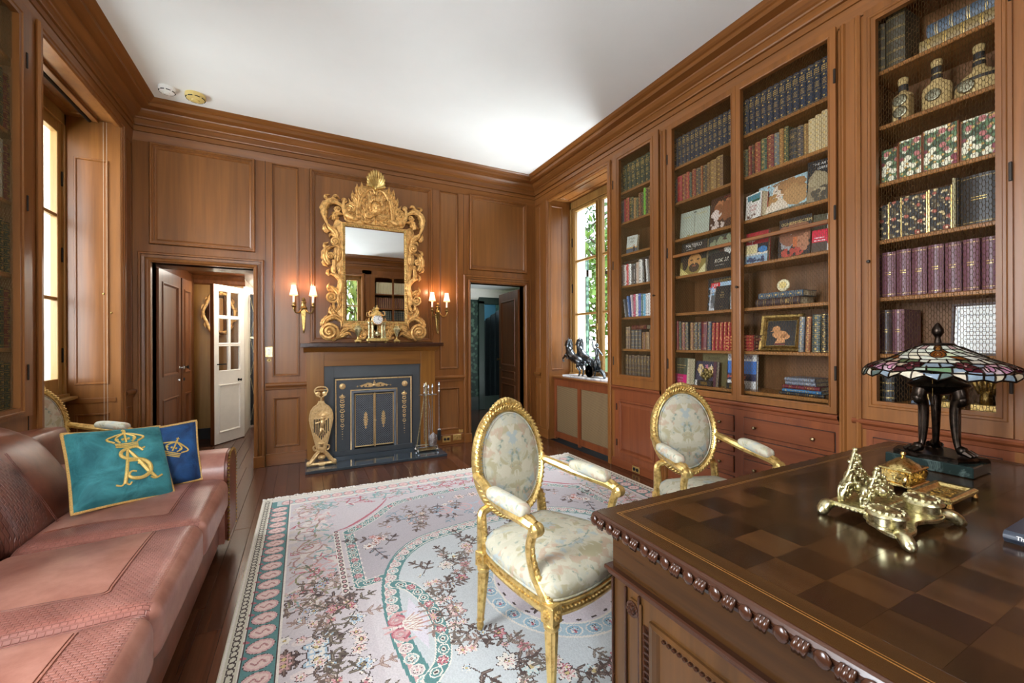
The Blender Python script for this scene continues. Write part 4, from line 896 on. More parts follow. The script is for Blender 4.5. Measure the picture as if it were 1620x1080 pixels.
n.links.new(tc.outputs['Object'], wv.inputs[0]); n.links.new(tc.outputs['Object'], wv2.inputs[0]); q = mix(n, wv.outputs[0], wv2.outputs[0], .5); cr = n.nodes.new('ShaderNodeValToRGB'); cr.color_ramp.elements[0].color = lin('#452f1a'); cr.color_ramp.elements[1].color = lin('#947a54'); cr.color_ramp.elements[0].position = .25; cr.color_ramp.elements[1].position = .75
n.links.new(q, cr.inputs[0]); n.links.new(cr.outputs[0], p.inputs['Base Color']); p.inputs['Roughness'].default_value = .7; bump(n, p, q, .4, .002)
for a, c in ((3.55, 4.075), (4.14, 4.61)): MB(T_RIGHT).plate(a - .005, c + .005, .10, .72, w - .012).build('cane_grille', 'cane', t)
MB(T_RIGHT).box(3.5, 4.63, .012, .10, -.30, -.20).build('radiator', 'white_paint', t)
# ================================================================ books
LEATHER = {}
def leather(c, rough=.42):
    if c not in LEATHER: flat('bk_' + c, c, rough, var=.18, nscale=40); LEATHER[c] = 'bk_' + c
    return M(LEATHER[c])
flat('pages', '#d8cba8', .8, var=.15, nscale=90); flat('gilt_tool', '#d8b565', .35, metal=.55, var=.2); flat('silver_tool', '#cfcfc8', .4, metal=.5); flat('white_ink', '#f2f0ea', .6, var=.02)
def sp_y(x): return .055 * (2 * x - 1) ** 2
def book_meshes(kind):
    N = 7; xs = [i / (N - 1) for i in range(N)]; ribs = {'gilt': (.2, .36, .52, .68, .84), 'rich': (.18, .34, .5, .66, .82), 'lines': (.22, .42, .62, .82)}.get(kind, ())
    cov = MB(); vs = []; zs = [0, 1]
    for z in zs:
        vs += [(0, 1, z)] + [(x, sp_y(x), z) for x in xs] + [(1, 1, z)] + [(.94, 1, z)] + [(.94, .07, z), (.06, .07, z), (.06, 1, z)]
    K = N + 6; ring = list(range(K)); cov.add(vs, [(i, (i + 1) % K, K + (i + 1) % K, K + i) for i in ring])
    for base, rev in ((0, 1), (K, 0)):
        for f in ([0, 1, N + 5, K - 1], [N, N + 1, N + 2, N + 3]): pass
        f1 = (base + 0, base + 1, base + N + 4, base + N + 5); f2 = (base + N, base + N + 1, base + N + 2, base + N + 3)
        f3 = tuple(base + i for i in range(1, N + 1)) + (base + N + 3, base + N + 4)
        for f in (f1, f2, f3): cov.add([], []); cov.f.append(f[::-1] if rev else f)
    for r in ribs:
        for i in range(N - 1):
            x0, x1 = xs[i], xs[i + 1]; a, c = sp_y(x0), sp_y(x1); o = .018
            cov.add([(x0, a, r - .014), (x1, c, r - .014), (x1, c - o, r - .007), (x0, a - o, r - .007), (x0, a - o, r + .007), (x1, c - o, r + .007), (x1, c, r + .014), (x0, a, r + .014)], [(0, 1, 2, 3), (3, 2, 5, 4), (4, 5, 6, 7)])
    g = MB(); e = .004
    def line(z, h=.006, x0=.02, x1=.98):
        X = [x0 + (x1 - x0) * i / 4 for i in range(5)]
        for a, c in zip(X, X[1:]): g.add([(a, sp_y(a) - e, z - h / 2), (c, sp_y(c) - e, z - h / 2), (c, sp_y(c) - e, z + h / 2), (a, sp_y(a) - e, z + h / 2)], [(0, 1, 2, 3)])
    def dot(x, z, rx, rz): y = sp_y(x) - e; g.add([(x - rx, y, z), (x, y - .002, z - rz), (x + rx, y, z), (x, y - .002, z + rz)], [(0, 1, 2, 3)])
    def floret(z, s=1.0):
        dot(.5, z, .12 * s, .022 * s); 
        for a in range(4): dot(.5 + .22 * s * math.cos(a * PI / 2 + PI / 4), z + .022 * s * math.sin(a * PI / 2 + PI / 4), .09 * s, .012 * s)
        dot(.5, z + .036 * s, .07 * s, .010 * s); dot(.5, z - .036 * s, .07 * s, .010 * s)
    if kind == 'gilt':
        for r in ribs: line(r - .024); line(r + .024)
        line(.04); line(.965); line(.98)
        for z in (.12, .28, .6, .76, .91): floret(z)
        for z in (.42, .44, .46): line(z, .009, .25, .75)
    elif kind == 'rich':
        for r in ribs: line(r - .022, .006); line(r + .022, .006)
        for z in (.09, .26, .42, .58, .74, .91):
            floret(z, .8)
            for sx in (.12, .88): dot(sx, z - .03, .05, .008); dot(sx, z + .03, .05, .008)
        line(.03, .012); line(.97, .012)
    elif kind == 'lines':
        for r in ribs: line(r - .022, .006); line(r + .022, .006)
        for z in (.70, .73, .76): line(z, .010, .22, .78)
        line(.04); line(.96)
    elif kind == 'set':
        for z in (.05, .33, .67, .95): line(z, .006)
        dot(.5, .90, .2, .025); dot(.5, .28, .2, .025); dot(.5, .10, .2, .02); dot(.5, .60, .2, .02)
        for k in range(3):
            for i, x in enumerate((.22, .4, .6, .78)): dot(x, .72 + k * .05 + (i % 2) * .012, .11, .018)
        for k in range(4): line(.40 + k * .035, .010, .2, .8)
    elif kind == 'paper':
        for k in range(9): line(.25 + k * .055, .03, .38, .62)
        dot(.5, .92, .25, .02); dot(.5, .1, .25, .03)
    elif kind == 'plain':
        line(.06); line(.94); line(.55, .012, .3, .7); line(.5, .012, .3, .7)
    elif kind == 'stripe':
        for z in (.12, .3, .5, .7, .9): line(z - .012, .007); line(z + .012, .007)
    pg = MB().box(.06, .94, .07, .975, .015, .985)
    return cov.mesh('cover'), pg.mesh('pages'), (g.mesh('spine_tooling') if g.v else None)
BK = {k: book_meshes(k) for k in ('gilt', 'rich', 'lines', 'set', 'paper', 'plain', 'stripe')}
MCACHE = {}
def mesh_with(me, mt):
    k = (me.name, mt.name)
    if k not in MCACHE:
        c = me.copy(); c.name = me.name.split('.')[0]; c.materials.clear(); c.materials.append(mt); MCACHE[k] = c
    return MCACHE[k]
ORD = ['first', 'second', 'third', 'fourth', 'fifth', 'sixth', 'seventh', 'eighth', 'ninth', 'tenth', 'eleventh', 'twelfth', 'thirteenth', 'fourteenth', 'fifteenth', 'sixteenth', 'seventeenth', 'eighteenth', 'nineteenth', 'twentieth', 'twenty-first', 'twenty-second', 'twenty-third', 'twenty-fourth', 'twenty-fifth', 'twenty-sixth', 'twenty-seventh', 'twenty-eighth', 'twenty-ninth', 'thirtieth']
SIDES = {'R': (T_RIGHT, -PI / 2, -1), 'L': (T_LEFT, PI / 2, 1), 'F': (T_FRONT, PI, -1)}
def book(side, u, v, wf, wd, h, dp, col, kind, label, group, tilt=0.0, flat_=False, tool=None, name='book'):
    """u = edge at the viewer's left; stands on v; spine at depth wf"""
    T, rz, sg = SIDES[side]; cov, pg, g = BK[kind]
    o = D.objects.new(name, None); COL.objects.link(o); tag(o, label, 'book', group); o.empty_display_size = .02
    p = T(np.array([[u, v, wf]]))[0]; o.location = p
    if flat_:      # lying: spine along u, width becomes the thickness
        o.rotation_mode = 'QUATERNION'
        from mathutils import Quaternion
        o.rotation_quaternion = Quaternion((0, 0, 1), rz) @ Quaternion((0, 1, 0), PI / 2)
        o.location.z += wd; 
    else: o.rotation_euler = (0, tilt, rz)
    for me, mt in ((cov, leather(col)), (pg, M('pages')), (g, M(tool or 'gilt_tool'))):
        if me is None: continue
        c = D.objects.new(me.name.split('.')[0], mesh_with(me, mt)); COL.objects.link(c); c.parent = o; c.scale = (wd, dp, h)
        if me is g: c['kind'] = 'stuff'
    return o
def row(side, u, v, wf, items, where, group, n0=0, dp=.17):
    """items: (width, height, colour, kind, description[, tilt[, gap]]) set out from the viewer's left to right"""
    sg = SIDES[side][2]; n = n0
    for it in items:
        wd, h, col, kind, desc = it[:5]; tilt = it[5] if len(it) > 5 else 0; gap = it[6] if len(it) > 6 else 0.001
        u += sg * gap
        lab = f'{desc}, {ORD[n]} from left {where}'
        tool = 'white_ink' if kind == 'paper' and col not in ('#e9e6dc', '#efece4', '#e4dccb') else ('ink_black' if kind == 'paper' else None)
        ex = abs(math.sin(tilt)) * h
        uu = u + sg * (ex if tilt < 0 else 0)
        book(side, uu, v + (abs(math.sin(tilt)) * wd if tilt > 0 else 0), wf, wd, h, dp, col, kind, lab, group, tilt, tool=tool)
        u += sg * (wd + ex); n += 1
    return u
NV, RD, MR, DG, BR, TN, BK_, CR = '#1c2a3c', '#a02330', '#5c1d24', '#1d3326', '#5a3a26', '#a07a4c', '#17161a', '#c9b68e'
# narrow bookcase
W1 = 'on top shelf of narrow bookcase'; G = 'books in the narrow bookcase'
row('R', 3.335, 2.84, -.05, [(.035, .26, BK_, 'lines', 'black volume')] + [(.062, .275 + .004 * (k % 2), DG, 'set', 'dark green gilt volume') for k in range(7)], W1, G)
row('R', 3.335, 2.525, -.05, [(.03, .235, NV, 'plain', 'slim navy book'), (.026, .235, NV, 'plain', 'slim navy book'), (.022, .24, RD, 'plain', 'narrow bright red volume'), (.048, .245, RD, 'gilt', 'bright red gilt volume'), (.062, .235, DG, 'set', 'dark green gilt volume'), (.03, .215, TN, 'rich', 'tan gilt volume'), (.034, .205, '#3a4a3a', 'rich', 'grey-green gilt volume'), (.038, .24, MR, 'gilt', 'maroon gilt volume'), (.030, .235, BK_, 'rich', 'black gilt volume'), (.026, .27, '#5fc23a', 'rich', 'bright lime green volume'), (.028, .26, '#3a2620', 'gilt', 'dark brown gilt volume'), (.045, .265, BR, 'rich', 'brown gilt volume'), (.045, .27, MR, 'gilt', 'maroon volume')], 'on second shelf of narrow bookcase', G)
row('R', 3.32, 1.872, -.05, [(.030, .225, '#8d7a78', 'paper', 'greyish pink paperback'), (.036, .215, '#e9e6dc', 'paper', 'white paperback'), (.034, .22, '#c8252e', 'paper', 'bright red paperback'), (.036, .215, '#efece4', 'paper', 'white paperback'), (.032, .205, '#2f2a26', 'paper', 'dark brown paperback'), (.034, .21, '#20272e', 'paper', 'black paperback'), (.038, .215, '#c0a58c', 'paper', 'beige paperback'), (.046, .235, '#e9e6dc', 'paper', 'thick white paperback'), (.024, .225, BK_, 'paper', 'slim black book leaning', -.06), (.022, .225, '#efece4', 'paper', 'slim white book leaning', -.07), (.045, .25, '#6b4a35', 'plain', 'brown book leaning', -.10)], 'on shelf of paperbacks in narrow bookcase', G, dp=.14)
row('R', 3.30, 1.545, -.05, [(.022, .19, '#6d7880', 'paper', 'grey booklet leaning', -.16), (.026, .215, '#3d6fb0', 'paper', 'blue booklet leaning', -.13), (.020, .225, '#d9c9cf', 'paper', 'pale pink booklet leaning', -.09), (.032, .225, '#b8285c', 'paper', 'magenta paperback'), (.034, .225, '#efece4', 'paper', 'white paperback'), (.034, .225, '#2c4fb4', 'paper', 'royal blue paperback'), (.026, .22, '#3b6a5a', 'paper', 'teal paperback'), (.036, .215, '#5bb0d0', 'paper', 'light blue paperback')] + [(.030, .215 + .003 * k, '#efece4', 'paper', 'white paperback') for k in range(5)] + [(.020, .22, '#a03028', 'paper', 'thin red book leaning', -.05)], 'on fifth shelf of narrow bookcase', G, dp=.14)
row('R', 3.265, 1.222, -.05, [(.038, .225, '#6b5648', 'lines', 'grey-brown volume'), (.030, .225, '#6b5648', 'lines', 'grey-brown volume')] + [(.045, .19, '#3a3d42', 'stripe', 'charcoal banded volume', 0, .004) for _ in range(3)] + [(.040, .165, MR, 'gilt', 'maroon volume', 0, .012), (.055, .165, '#8a6a48', 'lines', 'tan volume'), (.05, .19, '#7a5a3c', 'plain', 'brown volume')], 'on sixth shelf of narrow bookcase', G)
book('R', 3.17, 1.416, -.05, .042, .20, .16, MR, 'lines', 'maroon volume lying flat on the charcoal set in the narrow bookcase', G, flat_=True)
row('R', 3.28, .935, -.06, [(.037 + .004 * (k % 3), .225 - .006 * (k % 2), '#3c2a20', 'lines', 'dark brown volume') for k in range(12)], 'on bottom shelf of narrow bookcase', G)
# wide bookcase
G = 'books in the wide bookcase'
row('R', 2.632, 2.84, -.05, [(.0425, .262 if k < 15 else .268, NV, 'set', 'navy gilt volume of the matching set') for k in range(30)], 'on top shelf of wide bookcase', G)
row('R', 2.625, 2.525, -.05, [(.026, .215, NV, 'gilt', 'navy gilt volume'), (.050, .232, RD, 'lines', 'red volume'), (.042, .232, '#7a2a32', 'gilt', 'dark red gilt volume'), (.032, .238, RD, 'gilt', 'red gilt volume'), (.026, .225, '#2f4c4a', 'rich', 'teal gilt volume'), (.038, .24, '#7c1c22', 'rich', 'crimson gilt volume'), (.044, .232, NV, 'rich', 'navy gilt volume'), (.024, .238, '#8d4a30', 'gilt', 'rust gilt volume'), (.038, .232, '#232a34', 'rich', 'blue-black gilt volume'), (.028, .24, '#6a4a30', 'rich', 'brown gilt volume'), (.054, .245, '#8a6a44', 'rich', 'tan gilt volume'), (.060, .255, '#6a4a30', 'rich', 'brown gilt volume')], 'on second shelf, wide bookcase far door', G)
row('R', 1.985, 2.525, -.05, [(.040, .21, '#2a3a2c', 'rich', 'dark green gilt volume'), (.026, .225, '#7a2430', 'gilt', 'crimson gilt volume'), (.022, .225, '#4a3026', 'lines', 'dark brown volume'), (.042, .23, '#8a2c2c', 'rich', 'red gilt volume'), (.046, .235, '#1f4a3e', 'gilt', 'green gilt volume'), (.048, .24, '#74202a', 'rich', 'maroon gilt volume'), (.036, .235, '#5f7078', 'rich', 'blue-grey gilt volume'), (.028, .25, '#9a6a3c', 'rich', 'tan gilt volume'), (.032, .25, '#3c4a34', 'rich', 'olive gilt volume'), (.052, .215, '#1a2026', 'lines', 'black gilt volume'), (.040, .215, '#232f44', 'rich', 'navy gilt volume'), (.028, .21, '#8a6a44', 'rich', 'tan gilt volume'), (.038, .225, CR, 'rich', 'cream gilt volume'), (.038, .235, CR, 'rich', 'cream gilt volume'), (.040, .245, CR, 'rich', 'cream gilt volume'), (.040, .25, CR, 'rich', 'cream gilt volume')], 'on second shelf, wide bookcase near door', G)
u = row('R', 2.615, 1.222, -.05, [(.024, .255, '#8a1f26', 'plain', 'red volume'), (.026, .25, '#23464c', 'rich', 'teal gilt volume', -.02), (.034, .24, '#74303a', 'rich', 'maroon gilt volume'), (.036, .24, '#22303c', 'rich', 'blue-black gilt volume'), (.030, .235, '#8a5a44', 'rich', 'rust gilt volume', 0, .02), (.040, .235, NV, 'rich', 'navy gilt volume'), (.034, .235, NV, 'rich', 'navy gilt volume'), (.050, .235, '#6a1f2c', 'plain', 'thick plain maroon volume', .03), (.034, .235, '#2f4f6a', 'rich', 'blue gilt volume', .03)] + [(.027, .225, '#a81f34', 'gilt', 'scarlet gilt volume', .03) for _ in range(5)], 'on sixth shelf of wide bookcase', G)
for k in range(5): book('R', 2.145, 1.222 + k * .024, -.05, .023, .24, .16, '#a81f34', 'gilt', f'scarlet volume lying flat, {ORD[k]} from bottom of pile by the scarlet set', G, flat_=True)
row('R', 1.60, 1.222, -.05, [(.032, .235, '#6d7c8c', 'rich', 'blue-grey gilt volume', .04), (.030, .235, '#9a5a40', 'rich', 'rust gilt volume', .04), (.050, .245, '#2a4a52', 'rich', 'teal gilt volume', .02), (.034, .25, '#1f262c', 'rich', 'black gilt volume'), (.045, .25, '#2f4f5a', 'rich', 'teal gilt volume')], 'right of framed picture in wide bookcase', G)
for k in range(5): book('R', 1.975, 1.222 + k * .024, -.07, .0225, .115, .16, '#5a1c26' if k % 2 else '#3a2024', 'lines', f'dark maroon volume lying flat, {ORD[k]} from bottom of pile left of framed picture', G, flat_=True)
book('R', 1.885, 1.545, -.05, .056, .30, .18, '#3b2a2c', 'lines', 'dark brown volume lying flat under the blue one with the round plaque', G, flat_=True)
book('R', 1.865, 1.602, -.05, .040, .30, .17, '#3f5a70', 'rich', 'blue gilt volume lying flat under the small round plaque', G, flat_=True)
for k, (c, l, t_, u_) in enumerate((('#26262a', .28, .022, 1.72), ('#3f7aa8', .24, .020, 1.70), ('#6a1a2c', .235, .026, 1.70), ('#7a7f8c', .19, .024, 1.68), ('#7a7f8c', .19, .026, 1.685))):
    book('R', u_, .925 + sum((.022, .020, .026, .024, .026)[:k]) + .001 * k, -.05, t_, l, .17, c, 'lines' if k != 1 else 'paper', f'{("black", "light blue", "maroon", "grey", "pale grey")[k]} book lying flat in the small pile on the bottom shelf', G, flat_=True, tool='silver_tool' if k > 2 else None)
# corner bookcase
G = 'books in the bookcase behind the lamp'
row('R', 1.185, 2.84, -.06, [(.05, .285, '#4a4436', 'stripe', 'olive-brown gilt-banded volume'), (.082, .315, '#4a4436', 'stripe', 'olive-brown gilt-banded volume', 0, .006)], 'on top shelf behind the lamp', G, dp=.2)
MBX = MB()
book('R', .985, 2.84, -.06, .075, .33, .18, '#8a7448', 'stripe', 'tan gilt volume lying flat under the slate-blue one behind the lamp', G, flat_=True); book('R', .955, 2.916, -.06, .068, .31, .18, '#4c5a68', 'stripe', 'slate-blue gilt volume lying flat on the tan one behind the lamp', G, flat_=True)
row('R', 1.165, 1.545, -.05, [(.012, .25, '#3c1820', 'plain', 'narrow maroon edge of an album')] + [(.060, .255 + .003 * (k % 2), '#6e4650', 'plain', 'glossy maroon photo album', 0, .005) for k in range(7)], 'on album shelf behind the lamp', G, dp=.22)  # album colour shifted to purple-grey, standing in for a reflected window
row('R', 1.165, 1.222, -.05, [(.012, .245, '#3c1820', 'plain', 'narrow maroon edge of an album'), (.045, .25, '#2a1418', 'plain', 'black-maroon album'), (.052, .25, '#6e4650', 'plain', 'glossy maroon photo album', 0, .004)], 'on shelf level with the lampshade', G, dp=.22)  # glossy album here carries the same window reflection in its colour
row('R', 1.16, .945, -.05, [(.065, .22, '#15191a', 'stripe', 'thick black gilt-banded volume')], 'on bottom shelf behind the lamp', G, dp=.2)
# left bookcase: only its far end shows
G = 'books in the bookcase behind the sofa'
for v, its, wh in ((2.893, [(.05, .25, DG, 'lines', 'dark green volume')] * 3 + [(.045, .20, RD, 'gilt', 'red gilt volume')], 'on top shelf behind the sofa'),):
    pass
LB = [(2.893 - .415 + .002, 2.48, .345), (2.09, 2.09, .33), (1.69, 1.69, .30), (1.276, 1.276, .32), (.93, .93, .29)]
for k, v in enumerate((2.48, 2.092, 1.69, 1.276, .93)):
    cols = [(DG, 'lines', 'green gilt volume'), ('#74202a', 'gilt', 'crimson gilt volume')] if k in (0, 1, 3) else [(DG, 'rich', 'dark green gilt volume'), ('#24463a', 'rich', 'green gilt volume')]
    hh = (.34, .335, .30, .335, .27)[k]; c2 = '#cfc6b0' if k == 1 else cols[0][0]
    row('L', 2.925, v, -.06, [(.055, hh, cols[0][0], 'lines', cols[0][2]) for _ in range(6)] + [(.06, hh, c2, cols[0][1], cols[0][2] if k != 1 else 'pale speckled volume'), (.05, hh - .01, cols[1][0], cols[1][1], cols[1][2])], f'on {ORD[k + 1]} shelf from top behind the sofa', G)
# front wall bookcase (reflected)
G = 'old sets in the bookcase reflected in the mirror'
for v, c, kd, wd, h, nn, ds in ((2.62, '#d8cfae', 'gilt', .040, .30, 22, 'cream gilt volume'), (2.24, '#5c2226', 'gilt', .052, .28, 17, 'crimson gilt volume'), (1.93, '#2c3a38', 'stripe', .055, .25, 16, 'slate green volume'), (1.58, '#3c4a3c', 'lines', .034, .19, 26, 'sage green volume'), (1.25, '#33403a', 'lines', .045, .22, 20, 'grey-green volume')):
    row('F', 2.585, v, -.05, [(wd, h, c, kd, ds) for _ in range(nn)], f'in the {ds.split(" volume")[0]} row reflected in the mirror', G)
# ================================================================ books shown cover-out, ornaments on the shelves
def inkmat(c):
    k = 'ink_' + c
    if k not in MATS: flat(k, c, .55, var=.10, nscale=30)
    return k
def face_book(label, u, v, wf, w, h, th, col, lean=.12, yaw=0.0, prints=(), texts=(), side='R', name='book', roll=0.0):
    T, rz, sg = SIDES[side]; o = D.objects.new(name, None); COL.objects.link(o); tag(o, label, 'book', 'books shown cover-out in the bookcases'); o['_o'] = (0, 0, 0)
    o.location = T(np.array([[u, v, wf]]))[0]; o.rotation_mode = 'XYZ'
    R = Matrix.Rotation(rz + yaw, 4, 'Z') @ Matrix.Rotation(-lean, 4, 'X') @ Matrix.Rotation(roll, 4, 'Y'); o.rotation_euler = R.to_euler()
    K = dict(parent=o, world=False)
    b = MB(); b.box(0, w, 0, .0022, 0, h, .0006); b.box(0, w, th - .0022, th, 0, h, .0006); b.box(0, .0022, 0, th, 0, h, .0006); cv = b.build('cover', leather(col, .35), **K)
    MB().box(.002, w - .004, .0022, th - .0022, .003, h - .003).build('pages', 'pages', **K)
    for k, pr in enumerate(prints):
        kd, pa, c = pr; y = -.0004 - .00025 * k; g = MB()
        if kd == 'rect': x0, x1, z0, z1 = pa; g.add([(x0 * w, y, z0 * h), (x1 * w, y, z0 * h), (x1 * w, y, z1 * h), (x0 * w, y, z1 * h)], [(0, 1, 2, 3)])
        elif kd == 'ell':
            x, z, rx, rz_ = pa; N = 20; g.add([(x * w + rx * w * math.cos(2 * PI * i / N), y, z * h + rz_ * h * math.sin(2 * PI * i / N)) for i in range(N)], [tuple(range(N))])
        elif kd == 'poly': g.add([(x * w, y, z * h) for x, z in pa], [tuple(range(len(pa)))])
        elif kd == 'blob':      # soft cluster of small patches
            rg = random.Random(int(pa[0] * 1000 + pa[1] * 77)); x, z, rx, rz_, n_ = pa; N = 7
            for q in range(n_):
                a = rg.uniform(0, 6.28); r = rg.random() ** .6; cx, cz = x + rx * r * math.cos(a), z + rz_ * r * math.sin(a); s_ = rg.uniform(.25, .55) * min(rx * w, rz_ * h); cx, cz = min(max(cx * w, s_), w - s_), min(max(cz * h, s_), h - s_); g.add([(cx + s_ * math.cos(2 * PI * i / N + a), y - .00002 * q, cz + s_ * math.sin(2 * PI * i / N + a)) for i in range(N)], [tuple(range(N))])
        g.build('cover_print', inkmat(c), cv, world=False)
    for k, tx in enumerate(texts):
        s_, x, z, sz, c = tx[:5]; t = text_mesh(s_, sz * h, 0, squeeze=tx[5] if len(tx) > 5 else 1.0, font_shear=tx[6] if len(tx) > 6 else 0); g = MB(); g.add([(x * w + p[0], -.004 - .0002 * k * 0, z * h + p[1]) for p in t.v], t.f); g.build('title', inkmat(c), cv, world=False)
    return o
R_, E_, B_, P_ = 'rect', 'ell', 'blob', 'poly'
# narrow bookcase, third shelf
face_book('small book with landscape cover beside the white lace vase', 3.265, 2.198, -.07, .135, .185, .025, '#b9c0b4', .10, .12, [(R_, (0, 1, .0, .28), '#4a5a6a'), (R_, (0, 1, .28, .36), '#d8a860'), (R_, (0, 1, .36, 1), '#cfd4c8'), (E_, (.72, .22, .10, .16), '#1c2430'), (E_, (.72, .42, .07, .06), '#c9a07c')], [('Fresh', .5, .84, .16, '#6b6a4a'), ('start', .5, .66, .15, '#6b6a4a')])
vs_ = thing('lace_vase', 'white lace-textured cylindrical vase on the third shelf of the narrow bookcase', 'vase', (2.92 + .12, 2.865, 2.198))
b = MB(); N = 26; prof = [(.036, 0), (.045, .02), (.046, .10), (.044, .18), (.047, .25), (.045, .285), (.040, .288)]; vs = []
for k in range(41):
    z = .288 * k / 40; r = np.interp(z, [p_[1] for p_ in prof], [p_[0] for p_ in prof])
    for i in range(N): a = 2 * PI * i / N; q = r * (1 + .045 * math.sin(a * 6 + k * .8) * math.sin(k * .9)); vs.append((q * math.cos(a) + 3.04, q * math.sin(a) + 2.875, 2.198 + z))
b.add(vs, [(k * N + i, k * N + (i + 1) % N, k * N + N + (i + 1) % N, k * N + N + i) for k in range(40) for i in range(N)]); flat('lace_white', '#d4d0cb', .7, var=.2, nscale=90, bumpy=.8); b.build('body', 'lace_white', vs_, smooth=True)
# wide bookcase, third shelf
face_book('pale grey-green art book standing cover-out on the third shelf', 2.585, 2.198, -.07, .275, .235, .03, '#a3aa98', .10, .10, [(R_, (.02, .98, .02, .98), '#a9b09e'), (R_, (.505, .515, .15, .9), '#4a5248'), (E_, (.51, .92, .05, .03), '#4a5248'), (R_, (.3, .34, .05, .10), '#c8b25a'), (R_, (.55, .58, .05, .14), '#c8b25a'), (B_, (.45, .09, .2, .05, 14), '#8a8450')], [('GRAND', .24, .78, .09, '#b8a860'), ('TOURING', .73, .82, .09, '#b8a860')])
face_book('large dark art book with a brown figure painting, far door of wide bookcase', 2.300, 2.198, -.085, .265, .275, .03, '#3a2416', .12, -.1, [(R_, (0, 1, 0, 1), '#3f2414'), (B_, (.55, .55, .35, .3, 40), '#8a5430'), (B_, (.45, .75, .25, .12, 20), '#b5764a'), (B_, (.25, .45, .16, .15, 22), '#d8c8bc'), (B_, (.3, .15, .25, .12, 16), '#cdbdb0'), (B_, (.85, .3, .1, .2, 12), '#6a7a70')], [('TASCHEN', .65, .92, .07, '#a8322a')])
face_book('red-spined white picture book half behind the portrait book', 1.965, 2.198, -.055, .15, .185, .055, '#9a2a30', .06, -.28, [(R_, (.0, 1, 0, 1), '#e2ddd2'), (R_, (.1, .9, .74, .95), '#4f8a94'), (R_, (.4, .9, .66, .74), '#2f5a3c'), (B_, (.5, .12, .4, .08, 18), '#6a4a3c')], [('HISTORIA', .52, .48, .12, '#a8322a', .7), ('POLSKI', .52, .34, .12, '#a8322a', .7)])
face_book('large art book with a pale woman portrait on blue, tilted on its shelf', 1.865, 2.205, -.045, .31, .235, .035, '#b9d0d2', .30, .12, [(R_, (0, 1, 0, 1), '#a9c6cc'), (B_, (.72, .72, .26, .24, 50), '#a87c50'), (B_, (.80, .35, .22, .3, 50), '#b58c5c'), (P_, ((.12, 0), (.2, .25), (.36, .42), (.5, .4), (.6, .2), (.66, 0)), '#dccdb8'), (E_, (.44, .64, .13, .25), '#e2d2bd'), (B_, (.27, .42, .12, .16, 20), '#b08450'), (B_, (.40, .92, .2, .07, 20), '#9a6f48'), (E_, (.385, .68, .022, .018), '#4a3a30'), (E_, (.49, .68, .022, .018), '#4a3a30'), (E_, (.44, .49, .035, .015), '#b5706a')], roll=-.09)
face_book('black art book with a stone sculpture and white title, near door third shelf', 1.545, 2.198, -.06, .175, .29, .035, '#15130f', .12, .25, [(R_, (0, 1, 0, 1), '#121010'), (P_, ((.0, .05), (.05, .6), (.25, .78), (.5, .7), (.8, .45), (.95, .1), (.6, .02)), '#8a7a5c'), (B_, (.4, .45, .3, .25, 30), '#a3936f'), (B_, (.5, .2, .3, .14, 20), '#4a4232')], [('THE ART OF', .5, .90, .075, '#eeeae0', 1, .2), ('GREECE', .55, .80, .085, '#eeeae0', 1, .2)])
# fourth shelf
face_book('black art book titled MATEJKO with a bearded man portrait', 2.575, 1.872, -.06, .262, .285, .03, '#1a1815', .10, -.02, [(R_, (0, 1, 0, .5), '#8a7a3c'), (R_, (0, 1, .42, 1), '#1c1c1a'), (P_, ((0, 0), (0, .25), (.3, .05), (.4, 0)), '#d2c27a'), (P_, ((.7, 0), (1, .3), (1, 0)), '#d8cf9a'), (E_, (.56, .40, .26, .24), '#c08a4c'), (E_, (.56, .20, .20, .14), '#3a2a1c'), (E_, (.56, .25, .08, .025), '#9a5a3c'), (E_, (.45, .43, .06, .025), '#3a2616'), (E_, (.70, .43, .06, .025), '#3a2616'), (E_, (.57, .36, .03, .08), '#cf9c5c'), (E_, (.55, .68, .34, .09), '#14120f'), (E_, (.2, .4, .12, .25), '#241a12')], [('MATEJKO', .5, .88, .15, '#ece8dc', .92), ('Jan Matejko', .35, .78, .05, '#cfcabc'), ('W PAMIĘTNIKU', .68, .66, .075, '#b98c4a', .8, .3)])
face_book('black book titled ROK 27 standing beside the bearded portrait', 2.305, 1.872, -.065, .25, .285, .03, '#171615', .11, -.08, [(R_, (0, 1, .45, 1), '#3d4238'), (B_, (.5, .8, .4, .15, 30), '#8a9070'), (E_, (.6, .68, .22, .22), '#4a2e24'), (B_, (.9, .45, .1, .2, 16), '#d8d6cc'), (P_, ((0, .2), (.15, .5), (.8, .5), (1, .25), (1, 0), (0, 0)), '#232322'), (B_, (.75, .55, .12, .1, 12), '#e0ddd2')], [('ROK 27.', .56, .25, .15, '#f0e8d0', .9, .25), ('poeci i wiersze', .5, .13, .05, '#c8c4b8')])
face_book('red book with pictures below, at the left of the near door fourth shelf', 1.975, 1.872, -.06, .165, .235, .035, '#a01c26', .10, .05, [(R_, (0, 1, .62, 1), '#a31d28'), (R_, (0, 1, 0, .62), '#d0c8b8'), (R_, (.0, .52, .32, .6), '#d8c894'), (R_, (.55, 1, .34, .62), '#14181c'), (E_, (.78, .42, .2, .1), '#3a7ab0'), (R_, (0, 1, 0, .26), '#8fa8b8'), (B_, (.5, .1, .45, .1, 20), '#3a4a6a')], [('ep', .28, .78, .26, '#e8dccb'), ('London', .62, .10, .12, '#22262c')])
